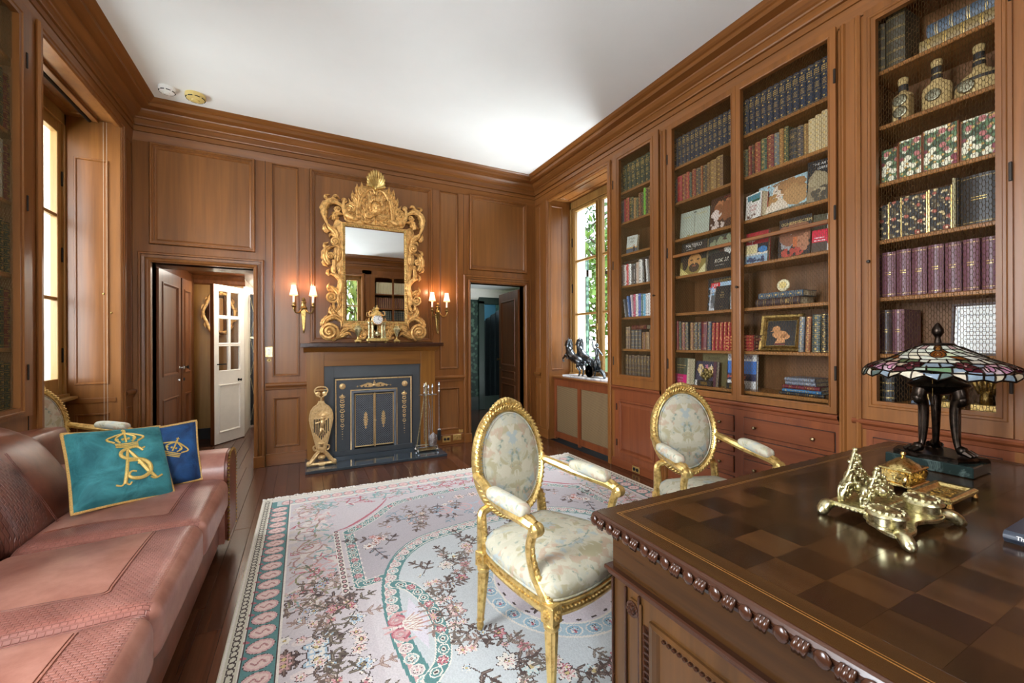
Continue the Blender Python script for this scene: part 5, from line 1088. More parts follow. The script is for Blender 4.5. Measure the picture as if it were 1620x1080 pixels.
face_book('dark book titled OGNIEM I MIECZEM with a group portrait cover', 1.735, 1.872, -.065, .205, .275, .04, '#241a18', .10, .02, [(R_, (0, 1, 0, 1), '#2a2422'), (B_, (.5, .55, .45, .25, 60), '#8a5a40'), (B_, (.5, .62, .2, .12, 24), '#c8c2ba'), (B_, (.25, .35, .16, .2, 24), '#9a9a98'), (B_, (.75, .35, .18, .2, 24), '#b07a5a'), (B_, (.5, .12, .4, .1, 30), '#b0483a'), (R_, (.46, .6, .25, .5), '#c06a3c')], [('OGNIEM', .30, .86, .10, '#d8c07a', .9), ('I', .53, .86, .08, '#d8c07a'), ('MIECZEM', .77, .86, .10, '#d8c07a', .9)])
face_book('thick olive book with white pages beside the group portrait book', 1.525, 1.872, -.10, .145, .26, .05, '#3c3a1e', .06, .35, [(R_, (.0, .5, 0, 1), '#4a4626'), (R_, (.5, 1, 0, 1), '#e4dfd2'), (R_, (.05, .45, .5, .52), '#b8a04a')])
face_book('small bright red booklet leaning below the olive book', 1.515, 1.872, -.055, .135, .15, .012, '#d01f3a', .12, .2, [(R_, (0, .62, 0, .45), '#4a3a2c'), (R_, (.62, 1, 0, .35), '#e8e4da'), (R_, (.1, .5, .62, .66), '#f0d8d8'), (R_, (.1, .55, .5, .54), '#f0d8d8')], [('PL', .8, .7, .22, '#f0d0d4')])
# fifth shelf
face_book('large black book titled KRAKÓW behind a magazine', 2.345, 1.545, -.12, .262, .275, .03, '#161513', .06, 0, [(R_, (0, 1, 0, 1), '#1a1917'), (B_, (.12, .5, .1, .3, 20), '#6a8aa8')], [('stary KRAKÓW', .5, .90, .10, '#b8974e', .85)])
face_book('LIFE magazine with a grey photo cover propped before the black book', 2.305, 1.545, -.085, .205, .235, .008, '#c9cacb', .14, -.02, [(R_, (0, 1, 0, 1), '#c4c6c8'), (R_, (.0, .42, .80, 1), '#d8232c'), (R_, (.42, 1, .85, 1), '#a9c4d8'), (R_, (.06, .55, .1, .66), '#7d8082'), (B_, (.3, .35, .2, .25, 30), '#54585a'), (B_, (.12, .75, .08, .2, 14), '#8fb8d8')], [('LIFE', .21, .89, .17, '#f4f2ee', .8)])
face_book('small black leather book with gilt title in front of the magazine', 2.235, 1.545, -.055, .125, .20, .02, '#14110f', .16, .05, [(R_, (.03, .97, .03, .97), '#14110f')], [('The', .5, .72, .07, '#c8ab6a'), ('Spirit', .5, .62, .09, '#c8ab6a'), ('Classic', .5, .53, .06, '#c8ab6a'), ('edition', .5, .14, .045, '#a88c54')])
pq = thing('round_plaque', 'small round ivory plaque standing on two flat books', 'plaque', (3.03, 1.70, 1.642))
b = MB(); b.lathe_ax([(.040, -.006), (.043, 0), (.040, .006), (.034, .007), (.0001, .008)], 24, (2.99, 1.70, 1.686), (-1, 0, .12)); flat('ivory', '#e4d8b0', .5, var=.08); b.build('disc', 'ivory', pq)
b = MB(); b.lathe_ax([(.024, .008), (.024, .010), (.0001, .010)], 14, (2.99, 1.70, 1.686), (-1, 0, .12)); b.build('relief', 'cream_plastic', pq)
# framed picture, sixth shelf
fp = D.objects.new('framed_picture', None); COL.objects.link(fp); tag(fp, 'gilt-framed picture of a golden bird-like shape on black, leaning on the shelf', 'picture frame'); fp['_o'] = (0, 0, 0)
fp.location = (2.92 + .065, 1.875, 1.222); fp.rotation_euler = (Matrix.Rotation(-PI / 2 + .12, 4, 'Z') @ Matrix.Rotation(-.22, 4, 'X') @ Matrix.Rotation(0, 4, 'Y')).to_euler()
TP = Tf(((1, 0, 0), (0, 0, -1), (0, 1, 0)), (0, 0, 0)); w_, h_ = .275, .27
metal('frame_old_gold', '#9a7d48', .4, dirt='#4a3a20'); b = MB(TP); b.ring(0, w_, 0, h_, [(0, -.02), (0, .006), (.006, .012), (.020, .008), (.034, -.004), (.040, .0), (.044, -.006)]); b.build('frame', 'frame_old_gold', fp, world=False)
MB(TP).plate(.040, w_ - .040, .040, h_ - .040, -.007).build('picture', inkmat('#100d0c'), fp, world=False)
b = MB(TP)
for (u, v, ru, rv) in ((.13, .125, .050, .030), (.105, .165, .026, .024), (.165, .11, .030, .020)): b.add([(u + ru * math.cos(2 * PI * i / 18), v + rv * math.sin(2 * PI * i / 18), -.0062) for i in range(18)], [tuple(range(18))])
b.add([(.085, .16, -.006), (.062, .145, -.006), (.088, .148, -.006)], [(0, 1, 2)]); b.add([(.10, .06, -.006), (.12, .10, -.006), (.16, .10, -.006), (.17, .066, -.006)], [(0, 1, 2, 3)]); b.build('picture_print', inkmat('#c88a54'), fp, world=False)
b = MB(TP); b.box(.10, .17, .052, .057, -.006, -.0055); b.build('picture_line', inkmat('#a83c2c'), fp, world=False); MB(TP).ring(.040, w_ - .040, .040, h_ - .040, [(0, -.004), (.004, -.004)]).build('fillet', 'gilt_bright', fp, world=False)
# bottom shelf
face_book('thick book with green spine and hot pink band on the bottom shelf', 2.635, .925, -.055, .20, .225, .07, '#7d8f74', .05, -.35, [(R_, (0, 1, .38, 1), '#3f4334'), (R_, (0, 1, 0, .38), '#b01a5c'), (R_, (.2, .9, .72, .74), '#c8ab6a'), (R_, (.2, .8, .62, .64), '#a88c54')], [('ENCYKLOPEDIA', .52, .24, .075, '#e0b0c4', .75), ('ILUSTROWANA', .52, .14, .06, '#e0b0c4', .75)])
face_book('olive cloth book with dark title standing at the back of the bottom shelf', 2.425, .925, -.15, .235, .275, .03, '#6a6038', .05, -.02, [(R_, (.03, .97, .03, .97), '#706640')], [('KOSSAK', .5, .82, .11, '#3c3620')])
face_book('photo book of candlesticks and silver in front of the olive book', 2.43, .925, -.065, .205, .205, .035, '#2c2c40', .10, -.03, [(R_, (0, 1, 0, 1), '#2a2c44'), (R_, (0, 1, 0, .22), '#d8d6d0'), (B_, (.25, .65, .12, .2, 18), '#d8b87c'), (B_, (.75, .68, .12, .2, 18), '#d8b87c'), (R_, (.23, .26, .4, .85), '#e8e0d0'), (R_, (.74, .77, .4, .88), '#e8e0d0'), (B_, (.5, .75, .1, .12, 12), '#c87a8a'), (R_, (.86, 1, 0, 1), '#4a2030')])
face_book('travel book titled DOLNY ŚLĄSK standing behind the door stile', 2.215, .925, -.16, .26, .275, .02, '#e8e8e4', .05, 0, [(R_, (0, 1, .78, 1), '#eceae4'), (R_, (0, 1, .42, .78), '#3f7ac8'), (R_, (0, 1, .22, .42), '#2c3458'), (B_, (.4, .32, .35, .06, 24), '#c0563c'), (R_, (0, 1, 0, .22), '#e4e4e0')], [('DOLNY ŚLĄSK', .5, .88, .135, '#1c3f84', .82)])
og = thing('ore_paperweight', 'rough golden ore paperweight on a black stand, far door bottom shelf', 'paperweight', (2.99, 2.31, .925))
b = MB(); rg = random.Random(2)
for k in range(26): a = rg.uniform(0, 6.28); r = rg.random() ** .5; b.sph((2.985 + rg.uniform(-.012, .012), 2.31 + .048 * r * math.cos(a), 1.02 + .042 * r * math.sin(a)), rg.uniform(.010, .020), 6)
metal('ore', '#a08f5a', .45, dirt='#4a4226', nscale=150); b.build('ore', 'ore', og, smooth=True); MB().box(2.955, 3.015, 2.245, 2.385, .925, .972, .004).build('stand', 'ink_black', og); MB().box(2.953, 2.956, 2.285, 2.345, .936, .962).build('plate', 'frame_old_gold', og)
og = thing('ore_paperweight', 'rough golden ore paperweight on a black stand, beside the travel book', 'paperweight', (2.99, 2.02, .925))
b = MB()
for k in range(22): a = rg.uniform(0, 6.28); r = rg.random() ** .5; b.sph((2.99, 2.055 + .034 * r * math.cos(a), 1.012 + .036 * r * math.sin(a)), rg.uniform(.009, .018), 6)
b.build('ore', 'ore', og, smooth=True); MB().box(2.96, 3.02, 2.0, 2.12, .925, .97, .004).build('stand', 'ink_black', og); MB().box(2.958, 2.961, 2.035, 2.09, .934, .96).build('plate', 'frame_old_gold', og)
book('R', 3.29, 2.10, -.05, .022, .42, .16, '#1a1a1c', 'plain', 'long black book lying across the paperbacks in the narrow bookcase', 'books in the narrow bookcase', flat_=True)
# ---------------------------------------------------------------- corner bookcase ornaments
metal('label_silver', '#9c977f', .4, dirt='#3c3a2c', nscale=160); flat('raffia', '#b59a66', .8, var=.25, nscale=60, bumpy=.5); flat('leather_band', '#26221f', .6)
def bottle(X, Y, Z, form, lab):
    t = thing('leather_bottle', lab, 'bottle', (X, Y, Z), group='leather-banded bottles behind the lamp')
    if form == 0: b = MB().box(X - .04, X + .04, Y - .036, Y + .036, Z, Z + .14, .008); b.lathe([(.046, .135), (.040, .15), (.020, .165), (.016, .172), (.016, .21)], 12, (X, Y, Z))
    elif form == 1: b = MB(); b.lathe([(.055, 0), (.060, .01), (.060, .115), (.054, .135), (.024, .160), (.019, .175), (.018, .235)], 16, (X, Y, Z), .75, 1)
    else: b = MB(); b.lathe([(.082, 0), (.088, .02), (.086, .075), (.060, .105), (.028, .130), (.022, .15), (.019, .215)], 18, (X, Y, Z), .7, 1)
    b.build('body', 'raffia', t, smooth=40)
    H = (.21, .235, .215)[form]; b = MB(); b.lathe([(.019, -.002), (.022, .004), (.024, .020), (.022, .034), (.015, .040), (.0001, .041)], 12, (X, Y, Z + H)); b.build('stopper', 'raffia', t, smooth=True)
    b = MB(); b.lathe([(.0205, 0), (.0215, .006), (.0215, .026), (.0205, .032)], 12, (X, Y, Z + H - .035)); b.lathe([(.0225, 0), (.0235, .004), (.0235, .016), (.0225, .02)], 12, (X, Y, Z + H - .066))
    if form == 2: b.lathe([(.0875, 0), (.0895, .004), (.0885, .014), (.086, .016)], 18, (X, Y, Z + .066), .71, 1.01)
    b.build('leather_band', 'leather_band', t)
    b = MB(); xo = X - (.041, .047, .064)[form]
    for z in ((.05, .115) if form == 0 else (.075,) if form == 1 else (.045,)):
        yo = Y + (0 if form != 2 else .03); b.lathe_ax([(.030, -.002), (.032, .002), (.028, .006), (.020, .005), (.0001, .009)], 18, (xo, yo, Z + z), (-1, 0, .05))
    b.build('medallion', 'label_silver', t, smooth=True)
    if form == 0: MB().box(X - .043, X - .0405, Y - .006, Y + .006, Z, Z + .14).build('strap', 'leather_band', t)
bottle(3.02, 1.065, 2.525, 0, 'square leather-banded bottle, leftmost of the three bottles'); bottle(3.03, .93, 2.525, 1, 'tall flask-shaped leather-banded bottle between the other two'); bottle(3.03, .775, 2.525, 2, 'squat wide-bodied leather-banded bottle by the door stile')
def floral_mat(name, ground, cols, sc):
    m, n, p = newmat(name); col = lin(ground); tc = n.nodes.new('ShaderNodeTexCoord')
    for k, (c, s_, th) in enumerate(cols):
        vo = n.nodes.new('ShaderNodeTexVoronoi'); vo.inputs['Scale'].default_value = s_ * sc; mp = n.nodes.new('ShaderNodeMapping'); mp.inputs['Location'].default_value = (k * 3.1, k * 1.7, k * 2.3); nz = n.nodes.new('ShaderNodeTexNoise'); nz.inputs['Scale'].default_value = s_ * sc * .6
        n.links.new(tc.outputs['Object'], mp.inputs[0]); n.links.new(mp.outputs[0], vo.inputs[0]); cr = n.nodes.new('ShaderNodeValToRGB'); cr.color_ramp.elements[0].position = th; cr.color_ramp.elements[0].color = (1, 1, 1, 1); cr.color_ramp.elements[1].position = th + .06; cr.color_ramp.elements[1].color = (0, 0, 0, 1)
        n.links.new(vo.outputs['Distance'], cr.inputs[0]); col = mix(n, col, lin(c), cr.outputs[0])
    n.links.new(col, p.inputs['Base Color']); p.inputs['Roughness'].default_value = .6
floral_mat('floral_tapestry', '#3c4a34', (('#5f7a52', 30, .42), ('#e2dcc0', 24, .40), ('#b56a66', 18, .30), ('#c9a15a', 34, .25), ('#7a2f3c', 13, .22)), 1.2)
floral_mat('floral_black', '#171310', (('#5a4a2c', 34, .34), ('#c9b07a', 30, .26), ('#a8523c', 22, .30), ('#d8c8a0', 40, .2)), 1.2)
def box_file(u, v, wf, w, h, d, mt, edge, label, cat, name, yaw=0.0, group=None):
    o = D.objects.new(name, None); COL.objects.link(o); tag(o, label, cat, group); o['_o'] = (0, 0, 0); o.location = T_RIGHT(np.array([[u, v, wf]]))[0]; o.rotation_euler = (0, 0, -PI / 2 + yaw)
    MB().box(0, w, 0, d, 0, h, .003).build('cover', mt, o, world=False); b = MB(); b.box(-.002, .004, -.002, d, 0, h, .001); b.box(w - .004, w + .002, -.002, d, 0, h, .001); b.build('edge_trim', edge, o, world=False)
    return o
for k, (u, w, h, wf) in enumerate(((1.178, .018, .17, -.08), (1.157, .078, .195, -.07), (1.075, .098, .215, -.07), (.972, .135, .225, -.065), (.832, .14, .215, -.075))):
    box_file(u, 2.198, wf, w, h, .18, 'floral_tapestry', 'red_v' if k != 0 else 'leather_band', f'floral tapestry box file, {ORD[k]} from left behind the lamp', 'box file', 'floral_box', 0, 'floral box files behind the lamp')
for k, (u, w, h) in enumerate(((1.172, .055, .205), (1.118, .055, .215), (1.062, .105, .225), (.95, .085, .23))):
    box_file(u, 1.872, -.06 - .006 * (k % 2), w, h, .15, 'floral_black', 'gilt_bright', f'black floral notebook with gold edges, {ORD[k]} from left behind the lamp', 'notebook', 'floral_notebook', .10, 'black floral notebooks behind the lamp')
row('R', .862, 1.872, -.06, [(.012, .26, '#d8cba0', 'plain', 'cream and gold spine'), (.016, .255, '#1c1712', 'plain', 'black spine'), (.13, .25, '#1d1510', 'plain', 'very wide dark brown album')], 'right of the floral notebooks', 'books in the bookcase behind the lamp', dp=.2)
cf = D.objects.new('certificate', None); COL.objects.link(cf); tag(cf, 'framed white certificate leaning behind the lampshade', 'certificate'); cf['_o'] = (0, 0, 0); cf.location = (2.92 + .07, .872, 1.222); cf.rotation_euler = (Matrix.Rotation(-PI / 2, 4, 'Z') @ Matrix.Rotation(-.14, 4, 'X')).to_euler()
b = MB(TP); b.ring(0, .21, 0, .265, [(0, -.015), (0, .004), (.008, .004), (.012, -.002)]); b.build('frame', leather('#3a2420'), cf, world=False); MB(TP).plate(.010, .20, .010, .255, -.004).build('paper', 'white_ink', cf, world=False)
b = MB(TP); b.ring(.022, .188, .022, .243, [(0, -.0035), (.003, -.0035)]); b.build('border', inkmat('#9a9fa8'), cf, world=False); t_ = text_mesh('Life Member Recognition', .017, 0, squeeze=.85); b = MB(TP); b.add([(p[0] + .105, p[1] + .205, -.003) for p in t_.v], t_.f)
for k in range(6): b.box(.05, .16, .06 + k * .02, .062 + k * .02, -.0036, -.003)
b.build('lettering', inkmat('#33353c'), cf, world=False)
def trophy(Y, Z, lab, kind):
    t = thing('trophy', lab, 'trophy', (3.0, Y, Z)); MB().box(2.965, 3.035, Y - .05, Y + .05, Z, Z + .035, .003).build('base', 'gilt_bright', t); b = MB(); rg = random.Random(int(Y * 100))
    if kind: 
        b.tube([(3.0, Y, Z + .03), (3.0, Y, Z + .10)], [.03, .022], 8)
        for k in range(5): b.tube(smoothpts([(3.0, Y - .02 + .01 * k, Z + .09), (2.985, Y - .04 + .02 * k, Z + .14), (2.99, Y - .045 + .022 * k, Z + .185)], 4), [.013, .011, .007], 7)
    else:
        for k in range(18): b.sph((3.0 + rg.uniform(-.015, .015), Y + rg.uniform(-.03, .03), Z + .05 + rg.random() * .1), rg.uniform(.012, .022), 6)
    b.build('figure', 'brass_old' if kind else 'ore', t, smooth=True)
trophy(.745, .945, 'bronze hand-shaped trophy on a gold base at the bottom shelf corner', 1); trophy(.885, .945, 'rough golden trophy on a gold base behind the lamp stem', 0)
pl = D.objects.new('award_plaque', None); COL.objects.link(pl); tag(pl, 'blue-grey award plaque leaning on the bottom shelf behind the lamp', 'plaque'); pl['_o'] = (0, 0, 0); pl.location = (2.92 + .12, 1.045, .945); pl.rotation_euler = (Matrix.Rotation(-PI / 2, 4, 'Z') @ Matrix.Rotation(-.2, 4, 'X')).to_euler(); MB().box(0, .15, 0, .012, 0, .21, .004).build('slab', leather('#5c6f86'), pl, world=False); MB().box(.03, .12, -.003, 0, .03, .06, .001).build('plate', 'gilt_bright', pl, world=False)
# ---------------------------------------------------------------- bronze chariot on the radiator cover
ch = thing('chariot_bronze', 'dark bronze chariot with two rearing horses on a white marble slab', 'sculpture', (3.12, 4.05, .842))
m, n, p = newmat('marble_white'); col, fac, _ = noise_mix(n, nscale=9, detail=8, dist=1.5, lo=.4, hi=.6, c0=lin('#b9bcc2'), c1=lin('#eceded')); n.links.new(col, p.inputs['Base Color']); p.inputs['Roughness'].default_value = .2
MB().box(3.02, 3.25, 3.56, 4.50, .842, .866, .006).build('marble_slab', 'marble_white', ch)
CZ = .866
def horse(dx, dy, s_, k):
    X, Y = 3.13 + dx, 4.16 + dy; b = MB(); S = lambda *P: smoothpts([(X + a, Y + c * s_, CZ + z * s_) for a, c, z in P], 5)
    b.tube(S((0, -.10, .125), (0, -.04, .145), (0, .04, .175), (0, .10, .225)), [.030, .042, .040, .046, .040], 10)          # trunk rising to the front
    b.tube(S((0, .09, .225), (0, .115, .27), (0, .10, .325)), [.038, .028, .020], 8)                                            # neck
    b.tube(S((0, .095, .33), (0, .125, .325), (0, .16, .285)), [.018, .020, .011], 8)                                           # head
    b.tube(S((.008, .10, .345), (.010, .095, .365)), [.006, .002], 5); b.tube(S((-.008, .10, .345), (-.010, .095, .365)), [.006, .002], 5)
    b.tube(S((0, .075, .345), (0, .065, .30), (0, .05, .25)), [.010, .016, .006], 6)                                            # mane
    for e in (-1, 1):
        b.tube(S((e * .022, -.09, .12), (e * .024, -.075, .085), (e * .022, -.105, .05), (e * .022, -.095, .012), (e * .022, -.085, .0)), [.026, .018, .010, .008, .010], 7)   # hind leg: knee forward, hock back
        b.tube(S((e * .022, .10, .20), (e * .022, .15, .195 + .02 * e), (e * .022, .175, .165 + .015 * e * k), (e * .022, .16, .14 + .015 * e * k)), [.020, .013, .008, .009], 7)   # folded foreleg
    b.tube(S((0, -.125, .14), (0, -.16, .12), (0, -.17, .06)), [.010, .014, .004], 6)
    b.build('horse', 'pewter', ch, smooth=True)
horse(-.03, .02, 1.0, 1); horse(.045, -.06, 1.02, -1)
b = MB(); b.lathe_ax([(.055, -.006), (.055, .006), (.046, .006), (.046, -.006), (.055, -.006)], 20, (3.07, 3.92, CZ + .056), (1, 0, 0))
for k in range(4): a = k * PI / 4; b.tube([(3.07, 3.92 + .05 * math.cos(a), CZ + .056 + .05 * math.sin(a)), (3.07, 3.92 - .05 * math.cos(a), CZ + .056 - .05 * math.sin(a))], .004, 5)
b.sph((3.065, 3.92, CZ + .056), .012, 8); b.build('wheel', 'bronze_dark', ch)
b = MB(); b.grid(lambda i, j: (3.08 + .09 * i, 3.85 + .12 * math.sin(PI * i) * .6 + .03, CZ + .06 + .09 * j), 7, 4); b.box(3.08, 3.17, 3.82, 3.96, CZ + .055, CZ + .065); b.tube([(3.12, 3.95, CZ + .06), (3.12, 4.08, CZ + .13)], .006, 6); b.tube([(3.06, 3.92, CZ + .056), (3.18, 3.92, CZ + .056)], .007, 6)
b.tube(smoothpts([(3.12, 3.82, CZ + .06), (3.10, 3.76, CZ + .04), (3.08, 3.72, CZ + .01)], 4), [.02, .016, .012], 7); b.build('car', 'pewter', ch, smooth=40)
b = MB(); X, Y = 3.11, 3.86
b.tube([(X - .015, Y + .02, CZ + .066), (X - .012, Y + .01, CZ + .13), (X, Y, CZ + .18)], [.010, .012, .018], 8); b.tube([(X + .02, Y - .02, CZ + .066), (X + .015, Y - .008, CZ + .12), (X, Y, CZ + .18)], [.010, .012, .018], 8)
b.tube([(X, Y, CZ + .17), (X, Y, CZ + .205), (X, Y, CZ + .25), (X, Y, CZ + .268)], [.018, .017, .024, .010], 8); b.sph((X, Y + .004, CZ + .292), .018, 10); b.tube(smoothpts([(X, Y + .02, CZ + .248), (X, Y + .055, CZ + .275), (X, Y + .062, CZ + .33)], 4), [.010, .008, .006], 6); b.tube(smoothpts([(X, Y - .02, CZ + .248), (X, Y - .05, CZ + .225), (X, Y - .075, CZ + .205)], 4), [.010, .008, .006], 6)
b.tube([(X, Y + .02, CZ + .335), (X, Y + .11, CZ + .345)], .005, 6); b.build('charioteer', 'pewter', ch, smooth=True)
for o in ch.children:
    if o.name.startswith('marble'): continue
    o.matrix_parent_inverse = Matrix(); k = 1.32; P = Vector((3.12, 3.76, CZ)); C0 = Vector((3.12, 4.05, .842)); o.scale = (k, k, k); o.location = (P - C0) * (1 - k)
# ================================================================ upholstery helpers
def rbox(b, c, h, r, n=10, bulge=(0, 0, 0), fn=None):
    """rounded box; bulge adds a soft crown on +/- each axis; fn warps points"""
    c = np.array(c, float); h = np.array(h, float); start = len(b.v); idx = {}; vs = []; fs = []
    def pt(q):
        q = np.array(q, float); p = q * h; inner = np.clip(p, -(h - r), h - r); d = p - inner; L = np.linalg.norm(d)
        p = inner + (d / L * r if L > 1e-9 else 0)
        for a in range(3):
            o = [k for k in range(3) if k != a]; p[a] += np.sign(q[a]) * abs(q[a]) ** 2 * bulge[a] * (1 - q[o[0]] ** 2) * (1 - q[o[1]] ** 2)
        return p
    lin_ = [math.sin(PI / 2 * (2 * i / n - 1)) * .5 + (2 * i / n - 1) * .5 for i in range(n + 1)]
    for a in range(3):
        o = [k for k in range(3) if k != a]
        for s_ in (-1, 1):
            for i in range(n):
                for j in range(n):
                    f = []
                    for (ii, jj) in ((i, j), (i + 1, j), (i + 1, j + 1), (i, j + 1)):
                        q = [0, 0, 0]; q[a] = s_; q[o[0]] = lin_[ii]; q[o[1]] = lin_[jj]; key = tuple(round(x, 6) for x in q)
                        if key not in idx:
                            idx[key] = len(vs); P = pt(q) + c; vs.append(tuple(fn(P) if fn else P))
                        f.append(idx[key])
                    flip = (s_ < 0) ^ (a == 1); fs.append(tuple(f[::-1]) if flip else tuple(f))
    b.add(vs, fs); return b
def two_mats(o, m2, test):
    me = o.data; me.materials.append(M(m2))
    for p in me.polygons:
        c = p.center
        if test(c): p.material_index = 1
    return o
# ---------------------------------------------------------------- leather
def leather_mat(name, c0, c1, rough, weave=False):
    m, n, p = newmat(name); col, fac, mp = noise_mix(n, nscale=5.5, detail=6, rough=.65, lo=.3, hi=.72, c0=lin(c0), c1=lin(c1))
    n.links.new(col, p.inputs['Base Color']); p.inputs['Roughness'].default_value = rough; p.inputs['Specular IOR Level'].default_value = .55
    if weave:
        tc = n.nodes.new('ShaderNodeTexCoord'); mp2 = n.nodes.new('ShaderNodeMapping'); mp2.inputs['Scale'].default_value = (54, 54, 54)
        ch = n.nodes.new('ShaderNodeTexBrick'); ch.inputs['Scale'].default_value = 1.0; ch.inputs['Mortar Size'].default_value = .10; ch.inputs['Mortar Smooth'].default_value = .7; ch.inputs['Brick Width'].default_value = .9; ch.inputs['Row Height'].default_value = .6
        n.links.new(tc.outputs['Object'], mp2.inputs[0]); n.links.new(mp2.outputs[0], ch.inputs[0]); inv = n.nodes.new('ShaderNodeMath'); inv.operation = 'SUBTRACT'; inv.inputs[0].default_value = 1; n.links.new(ch.outputs['Fac'], inv.inputs[1]); bump(n, p, inv.outputs[0], .8, .004)
    else:
        nz = n.nodes.new('ShaderNodeTexNoise'); nz.inputs['Scale'].default_value = 180; tc = n.nodes.new('ShaderNodeTexCoord'); n.links.new(tc.outputs['Object'], nz.inputs[0]); bump(n, p, nz.outputs[0], .12, .002)
    return m
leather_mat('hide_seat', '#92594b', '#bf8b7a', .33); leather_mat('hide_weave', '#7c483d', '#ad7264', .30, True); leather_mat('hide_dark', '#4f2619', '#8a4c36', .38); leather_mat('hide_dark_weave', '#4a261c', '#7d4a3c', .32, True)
# ---------------------------------------------------------------- sofa
so = thing('leather_sofa', 'russet leather sofa with woven leather bands and nailhead trim', 'sofa', (-.9, 1.9, 0))
def wob(k):
    def f(p):
        x, y, z = p; a = .006 * math.sin(9 * x + 3 * k) * math.sin(7 * y + k); return (x, y, z + a)
    return f
SEAT = ((2.285, 2.955), (1.612, 2.280), (.94, 1.607))
for k, (y0, y1) in enumerate(SEAT):
    b = MB(); rbox(b, (-.715, (y0 + y1) / 2, .40), (.318, (y1 - y0) / 2, .098), .055, 40, (0, 0, .022), wob(k))
    o = b.build('seat_cushion', 'hide_seat', so, smooth=True)
    two_mats(o, 'hide_weave', lambda c, a=y0, e=y1: c.z > .40 and ((c.x + (-.9)) > -.555 or (c.y + 1.9) < a + .13) and (c.x - .9) < -.425)
    # stitched seam between panel and band
    def zt(x, y):
        qx, qy = (x + .715) / .318, (y - (y0 + y1) / 2) / ((y1 - y0) / 2); return .4985 + .022 * max(0, 1 - qx * qx) * max(0, 1 - qy * qy) + .006 * math.sin(9 * x + 3 * k) * math.sin(7 * y + k)
    for off in (0, .009):
        MB().tube([(p_[0], p_[1], zt(p_[0], p_[1])) for p_ in smoothpts([(-.97, y0 + .13 + off), (-.80, y0 + .13 + off), (-.62, y0 + .13 + off), (-.558 - off, y0 + .134 + off), (-.555 - off, y0 + .18 + off), (-.555 - off, (y0 + y1) / 2), (-.555 - off, y1 - .06)], 6)], .0017, 5).build('stitching', 'hide_dark', o)
for k, (y0, y1) in enumerate(SEAT):
    def lean(p, yc=(y0 + y1) / 2):
        x, y, z = p; t = (z - .42) / .5; return (x - .20 * t - .05 * t * t, y, z + .012 * math.sin(8 * y + k))
    b = MB(); rbox(b, (-1.10, (y0 + y1) / 2, .665), (.115, (y1 - y0) / 2 + .004, .235), .10, 18, (.05, .0, .03), lean)
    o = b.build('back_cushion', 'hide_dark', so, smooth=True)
    two_mats(o, 'hide_dark_weave', lambda c, a=y0: (c.y + 1.9) < a + .24 and (c.y + 1.9) > a + .02)
    for off in (0, .01): MB().tube([tuple(lean((-.985 + .045, y0 + .245 + off, z))) for z in (.50, .58, .66, .74, .82)], .0015, 5).build('stitching', 'hide_dark_weave', o)
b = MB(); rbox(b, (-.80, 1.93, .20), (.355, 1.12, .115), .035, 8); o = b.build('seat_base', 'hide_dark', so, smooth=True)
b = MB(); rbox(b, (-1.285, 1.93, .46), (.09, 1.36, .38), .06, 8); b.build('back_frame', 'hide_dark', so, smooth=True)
for y0, y1 in ((2.962, 3.30), (.56, .90)):
    s_ = 1 if y0 > 2 else -1; prof = []
    b = MB(); N = 22
    prof = [(y0, .10), (y0, .42), (y0 - .01, .50), (y0 + .005, .575), (y0 + .06, .618), (y0 + .15, .63), (y0 + .25, .615), (y0 + .315, .57), (y0 + .34, .50), (y0 + .33, .42), (y0 + .325, .10)]
    P = smoothpts(prof, 4)
    def sec(i, j):
        t = i; x = -.425 + .012 * math.sin(PI * min(1, t * 12)) - t * .93; q = P[min(len(P) - 1, int(round(j * (len(P) - 1))))]; sc = 1 - .05 * (t < .01)
        return (x, q[0], q[1])
    b.grid(sec, N, len(P)); b.add([(-.425, p[0], p[1]) for p in P], [tuple(range(len(P)))]); arm = b.build('arm', 'hide_seat', so, smooth=50)
    P2 = [(y0 + .02 + (p[0] - y0) * .88, .115 + (p[1] - .10) * .965) for p in P]
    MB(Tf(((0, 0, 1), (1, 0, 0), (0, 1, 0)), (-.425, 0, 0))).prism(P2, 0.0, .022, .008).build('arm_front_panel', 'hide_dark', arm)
    b = MB(); L = P2; d = np.concatenate(([0], np.cumsum(np.linalg.norm(np.diff(np.array(L), axis=0), axis=1)))); n_ = int(d[-1] / .021)
    for i in range(n_):
        q = i / (n_ - 1) * d[-1]; y = np.interp(q, d, [p[0] for p in L]); z = np.interp(q, d, [p[1] for p in L]); 
        b.sph((-.405, y, z), .0085, 8)
    b.build('nailheads', 'brass_old', arm)
for x in (-.52, -1.3):
    for y in (.66, 3.2): MB().lathe([(.022, 0), (.03, .04), (.026, .09), (.03, .10)], 10, (x, y, 0)).build('foot', 'desk_carve', so)
